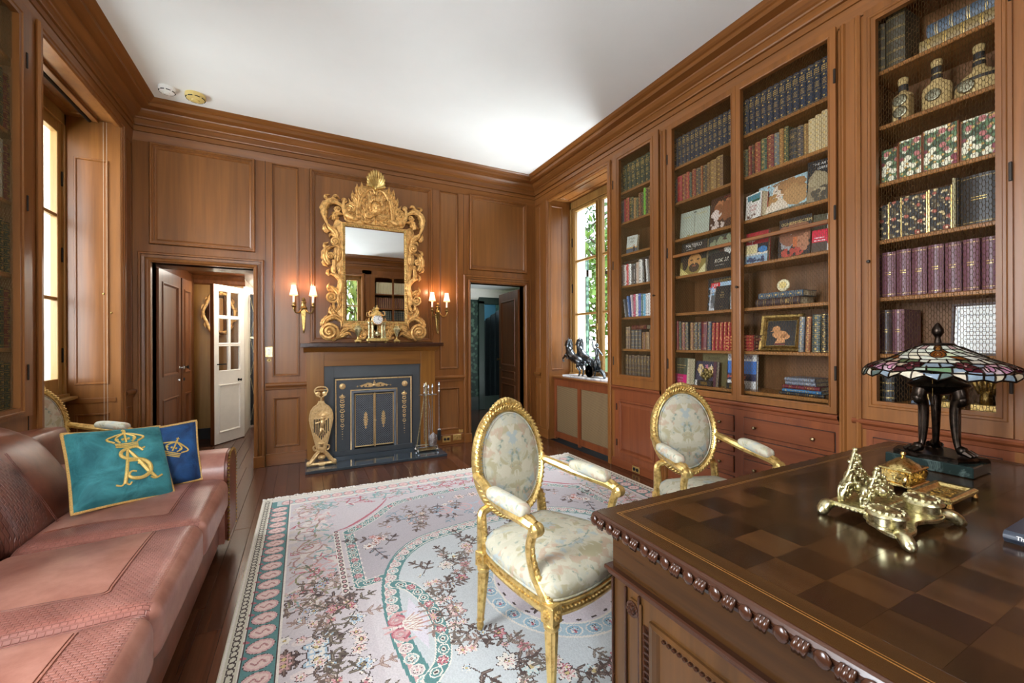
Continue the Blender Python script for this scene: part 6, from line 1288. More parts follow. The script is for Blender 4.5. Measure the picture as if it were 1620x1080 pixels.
# ---------------------------------------------------------------- cushions with crowned monograms
def velvet(name, c0, c1):
    m, n, p = newmat(name); col, fac, mp = noise_mix(n, nscale=9, detail=5, rough=.6, dist=.6, lo=.35, hi=.68, c0=lin(c0), c1=lin(c1)); n.links.new(col, p.inputs['Base Color']); p.inputs['Roughness'].default_value = .75
    p.inputs['Sheen Weight'].default_value = .7; p.inputs['Sheen Roughness'].default_value = .35; p.inputs['Sheen Tint'].default_value = lin(c1); bump(n, p, fac, .55, .03); return m
velvet('velvet_teal', '#1a5f66', '#45959b'); velvet('velvet_blue', '#0b2a52', '#1f558c'); flat('gold_thread', '#d9b967', .5, metal=.25, var=.2, nscale=200); flat('gold_cord', '#c99f5a', .55, var=.35, nscale=260, bumpy=.6)
def pillow(name, label, mt, w, h, th, loc, rot, art):
    t = D.objects.new(name, None); COL.objects.link(t); tag(t, label, 'cushion'); t.location = loc; t.rotation_euler = rot; t['_o'] = (0, 0, 0)
    def f(u, v, s_):
        a, c = 2 * u - 1, 2 * v - 1; e = max(0.0, (1 - a ** 4) * (1 - c ** 4)) ** .5; pin = 1 - .05 * (1 - a * a) * (abs(c) > .0) * c * c - 0; 
        return (a * w / 2 * (1 - .035 * (1 - c * c)), s_ * th / 2 * e + .004 * math.sin(7 * a + 5 * c) * e, c * h / 2 * (1 - .045 * (1 - a * a)))
    b = MB(); N = 26; b.grid(lambda u, v: f(u, v, -1), N, N); b.grid(lambda u, v: f(1 - u, v, 1), N, N); body = b.build('cover', mt, t, smooth=True, world=False)
    edge = [f(i / 30, 0, 0) for i in range(30)] + [f(1, i / 30, 0) for i in range(30)] + [f(1 - i / 30, 1, 0) for i in range(30)] + [f(0, 1 - i / 30, 0) for i in range(30)]
    b = MB(); b.tube(edge, .0075, 8, closed=True); b.build('piping_cord', 'gold_cord', t, smooth=True, world=False)
    if art:
        g = MB(); art(g, lambda x, z: (x, f(x / w + .5, z / h + .5, -1)[1] - .002, z)); g.build('embroidery', 'gold_thread', t, world=False)
    return t
def crown(g, P, cx, cz, s, rot=0):
    ca, sa = math.cos(rot), math.sin(rot); Q = lambda x, z: P(cx + (x * ca - z * sa) * s, cz + (x * sa + z * ca) * s)
    for z in (0, .10, .2): g.tube([Q(x, z - .10 * (1 - x * x)) for x in np.linspace(-.5, .5, 9)], .035 * s, 5)
    for x0, k in ((-.5, -.35), (-.25, -.2), (0, 0), (.25, .2), (.5, .35)): g.tube(smoothpts([Q(x0, .2), Q(x0 + k * .9, .45), Q(x0 * .5, .72), Q(0, .76)], 4), .045 * s, 5)
    g.sph(Q(0, .86), .08 * s, 6); g.tube([Q(0, .9), Q(0, 1.08)], .03 * s, 5); g.tube([Q(-.09, 1.0), Q(.09, 1.0)], .03 * s, 5)
    for x in (-.36, -.12, .12, .36): g.sph(Q(x, .40), .07 * s, 6)
def mono(g, P):
    def st(pts, r): r = np.array(r) * .8 if not np.isscalar(r) else r * .8; g.tube([P(x, z) for x, z in smoothpts([(a, c) for a, c in pts], 6)], r, 6)
    P0 = P; P = lambda x, z: P0(x * .84 + .004, z * .84 - .016)
    st([(-.035, -.135), (-.018, -.03), (.0, .075)], [.010, .009, .007]); st([(.0, .075), (.04, -.0), (.075, -.075), (.115, -.125)], [.006, .011, .012, .007]); st([(-.02, -.005), (.045, -.005)], .006)
    st([(.07, .055), (.045, .082), (.005, .08), (-.032, .058), (-.035, .028), (.0, .008), (.055, -.002), (.088, -.035), (.085, -.085), (.045, -.115), (.0, -.110), (-.016, -.09), (-.002, -.07), (.02, -.075)], [.006, .009, .010, .010, .012, .013, .012, .010, .006, .005])
    st([(-.075, -.135), (-.05, -.142), (-.035, -.13), (-.015, -.142), (-.005, -.13)], .005); st([(.085, -.118), (.11, -.128), (.145, -.112)], .006); st([(.035, -.02), (.04, -.025), (.045, -.02)], .005); st([(.05, .078), (.065, .07), (.08, .075)], .005)
    crown(g, P, -.0, .10, .105)
pillow('velvet_cushion', 'teal velvet cushion with gold crowned monogram leaning on the sofa', 'velvet_teal', .385, .40, .17, (-.82, 2.73, .685), (math.radians(-34), math.radians(5), math.radians(36)), mono)
pillow('velvet_cushion', 'navy velvet cushion with gold crown behind the teal cushion', 'velvet_blue', .44, .34, .13, (-.745, 2.885, .665), (math.radians(-10), math.radians(-2), math.radians(26)), lambda g, P: crown(g, P, .075, .01, .085, -.45))
# ---------------------------------------------------------------- gilt armchairs
m, n, p = newmat('tapestry'); tc = n.nodes.new('ShaderNodeTexCoord'); sep = n.nodes.new('ShaderNodeSeparateXYZ'); ab = n.nodes.new('ShaderNodeMath'); ab.operation = 'ABSOLUTE'; cb = n.nodes.new('ShaderNodeCombineXYZ')
n.links.new(tc.outputs['Object'], sep.inputs[0]); n.links.new(sep.outputs[0], ab.inputs[0]); n.links.new(ab.outputs[0], cb.inputs[0]); n.links.new(sep.outputs[1], cb.inputs[1]); n.links.new(sep.outputs[2], cb.inputs[2])
def nzc(scale, lo, hi, off, det=3):
    mp = n.nodes.new('ShaderNodeMapping'); mp.inputs['Location'].default_value = off; nz = n.nodes.new('ShaderNodeTexNoise'); nz.inputs['Scale'].default_value = scale; nz.inputs['Detail'].default_value = det; nz.inputs['Distortion'].default_value = .7
    cr = n.nodes.new('ShaderNodeValToRGB'); cr.color_ramp.elements[0].position = lo; cr.color_ramp.elements[1].position = hi; n.links.new(cb.outputs[0], mp.inputs[0]); n.links.new(mp.outputs[0], nz.inputs[0]); n.links.new(nz.outputs['Fac'], cr.inputs[0]); return cr.outputs[0]
c = mix(n, lin('#b3ad98'), lin('#9fa6a4'), nzc(9, .50, .58, (3, 1, 2))); c = mix(n, c, lin('#a39a7c'), nzc(11, .54, .60, (7, 4, 1))); c = mix(n, c, lin('#b09a84'), nzc(12, .57, .63, (1, 8, 5))); c = mix(n, c, lin('#bab39e'), nzc(20, .52, .58, (2, 6, 9), 5)); c = mix(n, c, lin('#7f8a7e'), nzc(26, .60, .68, (4, 2, 7), 5))
n.links.new(c, p.inputs['Base Color']); p.inputs['Roughness'].default_value = .85; wv = n.nodes.new('ShaderNodeTexNoise'); wv.inputs['Scale'].default_value = 260; n.links.new(tc.outputs['Object'], wv.inputs[0]); bump(n, p, wv.outputs[0], .35, .003)
def armchair(label, loc, rz, scale=1.0):
    t = thing('gilt_armchair', label, 'armchair', loc, rz, 'gilt oval-backed armchairs'); t.scale = (scale,) * 3; t['_o'] = (0, 0, 0)
    B = dict(parent=t, world=False)
    # legs
    def leg(x, y, top, lean=0):
        b = MB(); prof = [(.012, 0), (.017, .02), (.013, .035), (.019, .045), (.015, .052), (.016, .06), (.026, .27), (.022, .275), (.030, .288), (.030, .298), (.022, .305)]
        N = 20; vs = []
        for k, (r, z) in enumerate(prof):
            for i in range(N): a = 2 * PI * i / N; q = r * (1 - (.14 if (i % 2 and .055 < z < .272) else 0)); vs.append((x + q * math.cos(a) + 0, y + q * math.sin(a) + lean * (1 - z / .3), z))
        b.add(vs, [(k * N + i, k * N + (i + 1) % N, k * N + N + (i + 1) % N, k * N + N + i) for k in range(len(prof) - 1) for i in range(N)]); b.add([], []); b.f.append(tuple(range(N))[::-1])
        b.box(x - .029, x + .029, y - .029, y + .029, .303, .372, .004)
        for dx, dy in ((0, -1), (-1 if x < 0 else 1, 0)):
            for k in range(8): a = k * PI / 4; c_ = (x + dx * .03 + (.013 * math.cos(a) if dx == 0 else 0), y + dy * .03 + (.013 * math.cos(a) if dy == 0 else 0), .338 + .013 * math.sin(a)); b.sph(c_, .006, 6)
            b.sph((x + dx * .031, y + dy * .031, .338), .007, 6)
        b.build('leg', 'gilt_bright', smooth=35, **B)
    for x, y, l in ((-.272, -.235, 0), (.272, -.235, 0), (-.205, .225, .03), (.205, .225, .03)): leg(x, y, .36, l)
    # seat outline
    half = [(.0, -.292), (.10, -.288), (.20, -.268), (.265, -.235), (.278, -.18), (.262, -.02), (.235, .12), (.208, .20), (.17, .235), (.08, .245), (0, .248)]
    out = half[:-1] + [(-x, y) for x, y in half[::-1]][:-1]; out = [tuple(q[:2]) for q in smoothpts(out, 4, closed=True)]; A = np.array(out)
    def off(d): tg = np.roll(A, -1, 0) - np.roll(A, 1, 0); tg /= np.linalg.norm(tg, axis=1)[:, None]; return A + d * np.stack((tg[:, 1], -tg[:, 0]), 1)
    b = MB(); K = len(A)
    lay = [(off(-.02), .315), (off(0), .318), (off(.004), .33), (off(-.002), .336), (off(-.002), .352), (off(.005), .358), (off(.006), .366), (off(-.004), .372), (off(-.02), .374)]
    b.add([(p[0], p[1], z) for L, z in lay for p in L], [(k * K + i, k * K + (i + 1) % K, (k + 1) * K + (i + 1) % K, (k + 1) * K + i) for k in range(len(lay) - 1) for i in range(K)])
    L = off(.001); d = np.concatenate(([0], np.cumsum(np.linalg.norm(np.diff(np.vstack((L, L[:1])), axis=0), axis=1)))); n_ = int(d[-1] / .018); LL = np.vstack((L, L[:1]))
    for i in range(n_): q = i / n_ * d[-1]; b.sph((np.interp(q, d, LL[:, 0]), np.interp(q, d, LL[:, 1]), .344), .0068, 6, 1, 1, .9)
    b.build('seat_rail', 'gilt_bright', smooth=35, **B)
    b = MB(); lay = [(off(-.012), .37), (off(.002), .385), (off(.006), .41), (off(-.004), .435), (off(-.03), .455), (off(-.03) * .78, .470), (off(-.03) * .42, .482)]
    b.add([(p[0], p[1], z) for L, z in lay for p in L] + [(0, -.01, .487)], [(k * K + i, k * K + (i + 1) % K, (k + 1) * K + (i + 1) % K, (k + 1) * K + i) for k in range(len(lay) - 1) for i in range(K)] + [(6 * K + i, 6 * K + (i + 1) % K, 7 * K) for i in range(K)])
    seat = b.build('seat', 'tapestry', smooth=True, **B)
    b = MB(); b.tube([(p[0], p[1], .377) for p in off(-.001)], .005, 6, closed=True); b.build('welt', 'tapestry', seat, smooth=True, world=False)
    # oval back, leaning
    th = math.radians(9); cz, cy = .735, .265
    def O(x, z, w): return (x, cy + math.sin(th) * z + (-w) * math.cos(th), cz + math.cos(th) * z + (-w) * -math.sin(th) * -1 * -1)
    RX, RZ = .212, .258; N = 72; prof = [(0, -.016), (.012, -.022), (.016, -.010), (.016, .010), (.010, .020), (.0, .024), (-.008, .016), (-.014, .018), (-.020, .012), (-.026, .004), (-.028, -.012)]
    b = MB(); vs = []
    for i in range(N):
        a = 2 * PI * i / N
        for d_, w in prof: vs.append(O((RX + d_) * math.cos(a), (RZ + d_) * math.sin(a), w))
    q = len(prof); b.add(vs, [(i * q + j, ((i + 1) % N) * q + j, ((i + 1) % N) * q + (j + 1) % q, i * q + (j + 1) % q) for i in range(N) for j in range(q)]); fr_ = b.build('back_frame', 'gilt_bright', smooth=35, **B)
    b = MB()
    for i in range(70):
        a = 2 * PI * i / 70; e = .09; c0, c1 = (RX + .010) * math.cos(a - e / 2), (RX + .010) * math.cos(a + e / 2)
        b.tube([O((RX + .018) * math.cos(a), (RZ + .018) * math.sin(a), .004), O((RX + .008) * math.cos(a + .05), (RZ + .008) * math.sin(a + .05), .023), O((RX - .0) * math.cos(a + .09), (RZ - .0) * math.sin(a + .09), .024)], [.004, .0075, .004], 5)
    b.build('ribbon_carving', 'gilt_bright', fr_, smooth=True, world=False)
    b = MB()
    for i in range(110): a = 2 * PI * i / 110; b.sph(O((RX - .017) * math.cos(a), (RZ - .017) * math.sin(a), .017), .0048, 5)
    b.build('bead_row', 'gilt_bright', fr_, world=False)
    b = MB()
    for k in range(-5, 6):
        a = PI / 2 + k * .085; r = .020 - abs(k) * .0012; b.sph(O((RX + .016) * math.cos(a), (RZ + .020 + .010 * math.cos(k * .3)) * math.sin(a), .012), r, 8)
        for e in (-1, 1): b.sph(O((RX + .012 + .012 * e) * math.cos(a + .04), (RZ + .014 + .014 * e) * math.sin(a + .04), .02), r * .55, 6)
    for e in (-1, 1):
        for k in range(4): a = PI / 2 + e * (.48 + k * .10); b.sph(O((RX + .014) * math.cos(a), (RZ + .016) * math.sin(a), .01), .010 - .0015 * k, 6)
    b.build('crest_flowers', 'gilt_bright', fr_, smooth=True, world=False)
    b = MB(); rx, rz_ = RX - .024, RZ - .024
    for s_ in (1, -1):
        lay = [(1, .006), (.96, .018), (.85, .027), (.6, .034), (.3, .038)]; K2 = 48; vs = [O(rx * k_ * math.cos(2 * PI * i / K2), rz_ * k_ * math.sin(2 * PI * i / K2), s_ * (w if s_ > 0 else w * .5)) for k_, w in lay for i in range(K2)] + [O(0, 0, s_ * (.039 if s_ > 0 else .02))]
        b.add(vs, [((k_ * K2 + i, k_ * K2 + (i + 1) % K2, (k_ + 1) * K2 + (i + 1) % K2, (k_ + 1) * K2 + i)[::s_]) for k_ in range(4) for i in range(K2)] + [((4 * K2 + i, 4 * K2 + (i + 1) % K2, 5 * K2)[::s_]) for i in range(K2)])
    bp = b.build('back_cushion', 'tapestry', smooth=True, **B)
    b = MB(); b.tube([O((rx - .006) * math.cos(2 * PI * i / 48), (rz_ - .006) * math.sin(2 * PI * i / 48), .017) for i in range(48)], .005, 6, closed=True); b.build('welt', 'tapestry', bp, smooth=True, world=False)
    for e in (-1, 1):
        b = MB(); b.tube(smoothpts([(e * .205, .232, .35), (e * .203, .238, .45), (e * .195, .248, .53), O(e * (RX + .004) * math.cos(-.75), (RZ + .004) * math.sin(-.75), 0), O(e * (RX + .006) * math.cos(-.4), (RZ + .006) * math.sin(-.4), 0)], 6), [.026, .024, .021, .017, .010], 8)
        for k in range(6): b.sph((e * .204, .212 + .002 * k, .40 + k * .024), .013 - .001 * k, 6, 1, .7, 1.2)
        b.build('back_post', 'gilt_bright', smooth=35, **B)
        # arm
        ar = MB(); pts = smoothpts([O(e * (RX + .008) * math.cos(-.12), (RZ) * math.sin(-.12), 0), (e * .235, .19, .690), (e * .268, .08, .662), (e * .285, -.03, .648), (e * .287, -.115, .640), (e * .283, -.165, .628)], 6)
        ar.tube(pts, [.020, .021, .024, .025, .025, .023], 8)
        ar.lathe_ax([(.0001, -.026), (.014, -.026), (.024, -.020), (.027, -.008), (.024, 0), (.027, .008), (.024, .020), (.014, .026), (.0001, .026)], 14, (e * .283, -.172, .618), (1, 0, 0)); ar.sph((e * .283, -.172, .618), .012, 8, 2.5, 1, 1)
        for k in range(4): ar.tube([(e * .283 - .02, -.128 - k * .006, .655 - k * .002), (e * .283 + .02, -.128 - k * .006, .655 - k * .002)], .004, 5)
        armo = ar.build('arm', 'gilt_bright', smooth=35, **B)
        s2 = MB(); sp = smoothpts([(e * .283, -.155, .605), (e * .279, -.135, .53), (e * .272, -.150, .45), (e * .270, -.195, .39), (e * .270, -.222, .355)], 6); s2.tube(sp, [.019, .018, .020, .024, .026], 8)
        for k in range(9): q_ = sp[6 + k * 2] if 6 + k * 2 < len(sp) else sp[-1]; s2.sph((q_[0], q_[1] - .018, q_[2] + .004), .010 + .0006 * k, 6, 1.1, .6, 1.3)
        s2.build('arm_support', 'gilt_bright', armo, smooth=35, world=False)
        pd = MB(); rbox(pd, (0, 0, 0), (.033, .112, .024), .022, 10, (0, 0, .008), lambda p_: (p_[0] + e * (.281 - .10 * max(0, p_[1]) ** 1.5 * 2), p_[1] - .012, p_[2] + .680 + .10 * p_[1])); pd.build('arm_pad', 'tapestry', armo, smooth=True, world=False)
    return t
armchair('gilt armchair with tapestry seat standing at the near corner of the desk', (.965, 1.53, 0.014), math.radians(17), .975)
armchair('gilt armchair with tapestry back standing between desk and wide bookcase', (2.06, 1.56, .014), math.radians(-15), .985)
armchair('gilt armchair half hidden behind the sofa by the window', (-1.40, 3.85, 0.001), math.radians(66))
# ---------------------------------------------------------------- desk
dk = thing('partners_desk', 'large dark wooden desk with parquetry top and carved gadroon edge', 'desk', (1.74, .54, 0))
X0, X1, Y0, Y1, ZT = .79, 2.70, .06, 1.02, .78
b = MB(); b.box(X0 + .012, X1 - .012, Y0 + .012, Y1 - .012, ZT - .016, ZT - .0015, .004); top = b.build('top', 'desk_y', dk)
# parquetry blocks
wood('desk_y', '#2a190c', '#4f3216', 'y', rough=.24); wood('parq_a', '#1f1209', '#342010', 'x', rough=.16, rnd=.38, coat=.15, scale=1.6); wood('parq_b', '#2c1a0c', '#4a3019', 'y', rough=.16, rnd=.38, coat=.15, scale=1.6)
bx0, bx1, by0, by1 = X0 + .105, X1 - .105, Y0 + .105, Y1 - .105; nx, ny = 15, 7; sx, sy = (bx1 - bx0) / nx, (by1 - by0) / ny
me_ab = []
for k, mt in enumerate(('parq_a', 'parq_b')):
    me = MB().box(0, sx - .0004, 0, sy - .0004, -.002, 0).mesh('parquetry_block'); me.materials.append(M(mt)); me_ab.append(me)
for i in range(nx):
    for j in range(ny):
        o = D.objects.new('parquetry_block', me_ab[(i + j) % 2]); COL.objects.link(o); o.parent = top; o.location = (bx0 + i * sx - 1.74, by0 + j * sy - .54, ZT)
b = MB(); b.ring(0, 1, 0, 1, [(0, 0)])
b = MB(); frame_plate(b, X0 + .010, X1 - .010, Y0 + .010, Y1 - .010, [(bx0, bx1, by0, by1)], ZT - .0003); b.build('border_veneer', 'desk_y', top)
wood('inlay', '#7a5226', '#9a6c34', 'y')
b = MB(); b.ring(bx0 - .052, bx1 + .052, by0 - .052, by1 + .052, [(0, ZT), (.003, ZT)]); b.ring(bx0 - .044, bx1 + .044, by0 - .044, by1 + .044, [(0, ZT), (.002, ZT)]); b.build('inlay_line', 'inlay', top)
# gadrooned edge
b = MB(); b.ring(X0, X1, Y0, Y1, [(.03, ZT - .045), (.006, ZT - .040), (.002, ZT - .030), (.0, ZT - .014), (.004, ZT - .006), (.012, ZT - .001)])
b.ring(X0, X1, Y0, Y1, [(.05, ZT - .046), (.02, ZT - .046)]); edge = b.build('edge_moulding', 'desk_carve', dk)
b = MB()
def gad(px, py, dx, dy, L, kind):
    nx_, ny_ = dy, -dx
    if kind: 
        c = (px + nx_ * .004, py + ny_ * .004, ZT - .024); b2 = MB(); b2.sph((0, 0, 0), .5, 10); b.add([(c[0] + p[0] * L * dx + p[1] * .011 * nx_, c[1] + p[0] * L * dy + p[1] * .011 * ny_, c[2] + p[2] * .032) for p in b2.v], b2.f)
    else:
        for q in (-.30, 0, .30): b.tube([(px + dx * (q * L - .004) + nx_ * .004, py + dy * (q * L - .004) + ny_ * .004, ZT - .039), (px + dx * q * L + nx_ * .010, py + dy * q * L + ny_ * .010, ZT - .024), (px + dx * (q * L + .004) + nx_ * .004, py + dy * (q * L + .004) + ny_ * .004, ZT - .009)], [.004, .007, .004], 6)
for (ax, ay, dx, dy, L) in ((X0, Y1, 0, -1, Y1 - Y0), (X0, Y1, 1, 0, X1 - X0), (X1, Y0, 0, 1, Y1 - Y0), (X1, Y0, -1, 0, X1 - X0)):
    sgn = 1
    n_ = int(L / .034); st = L / n_
    for i in range(n_):
        nxo = (-1, 0) if dx == 0 and dy == -1 else (0, 1) if dx == 1 else (1, 0) if dy == 1 else (0, -1)
        px, py = ax + dx * (i + .5) * st, ay + dy * (i + .5) * st
        # outward normal = (dy,-dx) must equal nxo
        if (dy, -dx) == nxo: gad(px, py, dx, dy, st * (.9 if i % 2 == 0 else .75), i % 2 == 0)
        else: gad(px, py, -dx, -dy, st * (.9 if i % 2 == 0 else .75), i % 2 == 0)
b.build('gadroon_carving', 'desk_carve', edge, smooth=True)
b = MB(); b.box(X0 + .045, X1 - .045, Y0 + .045, Y1 - .045, .615, ZT - .016, .002); b.build('apron', 'desk_y', dk)
TD = Tf(((0, 0, -1), (1, 0, 0), (0, 1, 0)), (X0 + .05, 0, 0))         # left side of the desk: u = y, v = z, w = -x
b = MB()
for z0, z1, o_ in ((.608, .622, .030), (.596, .610, .022), (.588, .598, .012)): b.box(X0 + .055 - o_, X1 - .055 + o_, Y0 + .055 - o_, Y1 - .055 + o_, z0, z1, .004)
b.build('waist_moulding', 'desk_carve', dk)
for x0, x1 in ((X0 + .05, X0 + .62), (X1 - .62, X1 - .05)):
    p_ = MB().box(x0, x1, Y0 + .06, Y1 - .05, .06, .60, .002).build('pedestal', 'desk_v', dk); MB().box(x0 - .02, x1 + .02, Y0 + .04, Y1 - .03, 0.015, .08, .006).build('plinth', 'desk_carve', p_)
    if x0 < 1:
        frame_plate(MB(TD), .11, .97, .08, .592, [(.17, .82, .12, .545)], .006).build('side_frame', 'desk_v', p_)
        for u in (.97, .915, .862): MB(TD).box(u - .006, u, .08, .592, .006, .016, .002).build('pilaster_fillet', 'desk_carve', p_)
        MB(TD).box(.850, .895, .10, .57, .006, .014, .002).build('pilaster', 'desk_v', p_)
        b = MB(TD); b.lathe_ax([(.022, 0), (.022, .008), (.014, .008), (.012, .014), (.0001, .014)], 16, (.880, .545, .010), (0, 0, 1))
        for k in range(6): b.sph((.880 + .010 * math.cos(k * PI / 3), .545 + .010 * math.sin(k * PI / 3), .022), .006, 6)
        b.sph((.880, .545, .024), .005, 6); b.build('rosette', 'desk_carve', p_)
        b = MB(TD); b.box(.822, .846, .10, .52, .004, .008)
        for k in range(24): b.tube([(.824, .105 + k * .0172, .008), (.834, .112 + k * .0172, .016), (.845, .121 + k * .0172, .008)], [.004, .006, .004], 5)
        b.build('rope_carving', 'desk_carve', p_)
        MB(TD).ring(.17, .82, .12, .545, [(0, .006), (0, .014), (.012, .016), (.020, .008), (.026, -.004)]).build('panel_moulding', 'desk_v', p_); MB(TD).plate(.195, .795, .145, .52, -.003 + .004).build('side_panel', 'desk_v', p_)
        b = MB(TD)
        for k in range(36): b.sph((.20 + k * .0165, .514, .004), .007, 6, 1, .8, 1.2)
        b.build('bead_carving', 'desk_carve', p_)
# ================================================================ floral carpet: pattern woven per cell (colour attribute), mirrored in both axes
RX0, RX1, RY0, RY1 = -.295, 2.715, -.11, 3.89; RCX, RCY = 1.21, 1.89
def make_rug():
    st = .005; na, nb = 302, 401; ga = (np.arange(na) + .5) * st; gb = (np.arange(nb) + .5) * st; A, Bq = np.meshgrid(ga, gb)
    H = lambda h: np.array(lin(h)[:3]); C = np.zeros((nb, na, 3)); C[:] = H('#c9bfc0'); rg = random.Random(5)
    def put(mask, c, al=1.0): C[mask] = C[mask] * (1 - al) + H(c) * al
    def box_(a, b, r): 
        i0, i1 = max(0, int((b - r) / st)), min(nb, int((b + r) / st) + 2); j0, j1 = max(0, int((a - r) / st)), min(na, int((a + r) / st) + 2); return slice(i0, i1), slice(j0, j1)
    def ell(a, b, ra, rb, rot, c, al=1.0):
        s = box_(a, b, max(ra, rb)); x, y = A[s] - a, Bq[s] - b; cr, sr = math.cos(rot), math.sin(rot); u = (x * cr + y * sr) / ra; v = (-x * sr + y * cr) / rb; k = u * u + v * v <= 1; sub = C[s]; sub[k] = sub[k] * (1 - al) + H(c) * al
    def stroke(pts, w, c, al=1.0, sm=True):
        P = smoothpts(pts, 6) if sm and len(pts) > 2 else np.array(pts, float); n_ = len(P)
        for i in range(n_):
            ww = w if np.isscalar(w) else np.interp(i / max(1, n_ - 1), np.linspace(0, 1, len(w)), w); q = P[i]; r_ = max(ww, .0028)
            if i < n_ - 1:
                L = np.linalg.norm(P[i + 1] - q); m = max(1, int(L / (r_ * .8)))
                for k in range(m): z = q + (P[i + 1] - q) * k / m; ell(z[0], z[1], r_, r_, 0, c, al)
    def flower(a, b, r, c1, c2, c3, n=6, ph=0.0, edge='#4a3a38'):
        s = box_(a, b, r * 1.2); x, y = A[s] - a, Bq[s] - b; t = np.arctan2(y, x); d = np.hypot(x, y) / r; R = .80 + .20 * np.cos(n * t + ph); sub = C[s]
        sub[d < R * 1.1] = H(edge); sub[d < R] = H(c1); sub[(d < R * .78) & (np.cos(n * t + ph) > -.3)] = H(c2); k2 = .5 + .12 * np.cos((n - 1) * t + 1 + ph); sub[d < k2] = H(c1); sub[d < k2 * .8] = H(c2); sub[d < .28] = H(edge); sub[d < .22] = H(c3)
    def leafs(a, b, ang, L, n=5, c='#4c3c3a', c2='#7d6a60', wd=.016):
        wd *= .62; n = 2 if n < 5 else 3; L *= 1.15
        stroke([(a, b), (a + L * math.cos(ang), b + L * math.sin(ang))], .003, c)
        for i in range(n):
            f = (i + 1) / n; x, y = a + L * f * math.cos(ang), b + L * f * math.sin(ang)
            for e in (-1, 1):
                g = ang + e * 1.0; l = .027 * (1.25 - .5 * f); ell(x + l * .8 * math.cos(g), y + l * .8 * math.sin(g), l, wd * (1.1 - .4 * f), g, c); ell(x + l * .8 * math.cos(g), y + l * .8 * math.sin(g), l * .7, wd * .35, g, c2)
        ell(a + (L + .016) * math.cos(ang), b + (L + .016) * math.sin(ang), .028, wd * .9, ang, c)
    def scroll(a, b, r, sg, a0, c, w=.007, turns=1.4, c2=None):
        P = [(a + r * (1 - .8 * t) * math.cos(a0 + sg * 2 * PI * turns * t), b + r * (1 - .8 * t) * math.sin(a0 + sg * 2 * PI * turns * t)) for t in np.linspace(0, 1, 16)]
        stroke(P, [w, w * .8, w * .5], c, sm=False)
        for t in (0, .15, .3, .5, .65):
            g = a0 + sg * 2 * PI * turns * t; R = r * (1 - .8 * t); x, y = a + R * math.cos(g), b + R * math.sin(g); g2 = g + sg * .6; ell(x + .02 * math.cos(g2), y + .02 * math.sin(g2), .028, .008, g2 + sg * .5, c2 or c)
    TEAL, TEAL2, PINK, ROSE, CREAM, DK, OL, BLU, LIL = '#5a8583', '#86a5a2', '#d0a3a0', '#b5656f', '#e0d8cd', '#4a3d39', '#8f8a6a', '#a3b8c6', '#b3abae'
    # cartouche outline in (a, b)
    Sout = smoothpts([(0, .895), (.07, .892), (.316, .862), (.528, .815), (.683, .70), (.787, .53), (.845, .344), (.868, .134), (.872, 0)], 8); Sin = smoothpts([(0, .79), (.11, .785), (.334, .755), (.513, .71), (.651, .598), (.734, .452), (.770, .307), (.796, .10), (.803, 0)], 8)
    def inside(P): 
        xi = np.interp(Bq, P[::-1, 1], P[::-1, 0]); yi = np.interp(A, P[:, 0], P[:, 1]); return (A < xi) & (Bq < P[0, 1])
    # middle ground between cartouche and end panels
    Tc = smoothpts([(.976, .395), (.976, 1.12), (.90, 1.155), (.76, 1.27), (.63, 1.42), (.50, 1.50), (.30, 1.535), (0, 1.55)], 8)
    put((A < .95) & (Bq < np.interp(A, Tc[::-1, 0], Tc[::-1, 1])) & (Bq > .40), LIL)
    put((A < .93) & (Bq < .40), '#cfc6c6')
    # outer scroll field
    for k in range(150):
        a, b = rg.uniform(1.05, 1.27), rg.uniform(.05, 1.80)
        if rg.random() < .45: ell(a, b, .05, .022, rg.uniform(0, PI), rg.choice(('#d8cdc6', '#cdbfb6', '#d9cbc6', '#c4b8ba')))
    for b in np.arange(.42, 1.75, .19):
        scroll(1.19, b, .085, 1 if int(b * 10) % 2 else -1, rg.uniform(0, 6), rg.choice((ROSE, '#a8807a', OL, '#9a7d78')), .006, 1.3, rg.choice((PINK, OL, '#b59a8c'))); scroll(1.09, b + .08, .055, -1, rg.uniform(0, 6), rg.choice((PINK, TEAL2, OL)), .004, 1.2)
    for k in range(60): a, b = rg.uniform(1.04, 1.29), rg.uniform(.4, 1.8); g = rg.uniform(0, 6); stroke([(a, b), (a + .04 * math.cos(g), b + .04 * math.sin(g)), (a + .06 * math.cos(g + .7), b + .06 * math.sin(g + .7))], [.006, .002], rg.choice((PINK, OL, TEAL2, '#a88c80', ROSE)))
    for k in range(80): a, b = rg.uniform(0, 1.25), rg.uniform(1.58, 1.80); g = rg.uniform(0, 6); stroke([(a, b), (a + .05 * math.cos(g), b + .04 * math.sin(g)), (a + .08 * math.cos(g + .9), b + .05 * math.sin(g + .9))], [.007, .002], rg.choice((PINK, OL, TEAL2, '#a88c80', ROSE, CREAM)))
    for a in np.arange(.05, 1.2, .2): scroll(a, 1.69, .07, 1 if int(a * 10) % 4 else -1, rg.uniform(0, 6), rg.choice((PINK, ROSE, OL, TEAL2)), .006, 1.3)
    stroke([(1.02, 1.15), (.93, 1.19), (.80, 1.31), (.68, 1.46), (.60, 1.60)], [.004, .012, .010, .003], ROSE)
    # lower outer field: bouquets
    leafs(1.25, .33, -.3, .16, 5); leafs(1.1, .30, 2.6, .14, 5); leafs(1.02, .34, .6, .12, 4); leafs(1.18, .10, 1.9, .18, 6, '#8a6f66', '#b59a8c'); leafs(1.25, -.0, .7, .12, 5, '#5a4642'); leafs(1.02, .09, -.4, .12, 5); leafs(.98, .20, 1.2, .10, 4); leafs(1.12, -.0, .2, .10, 4)
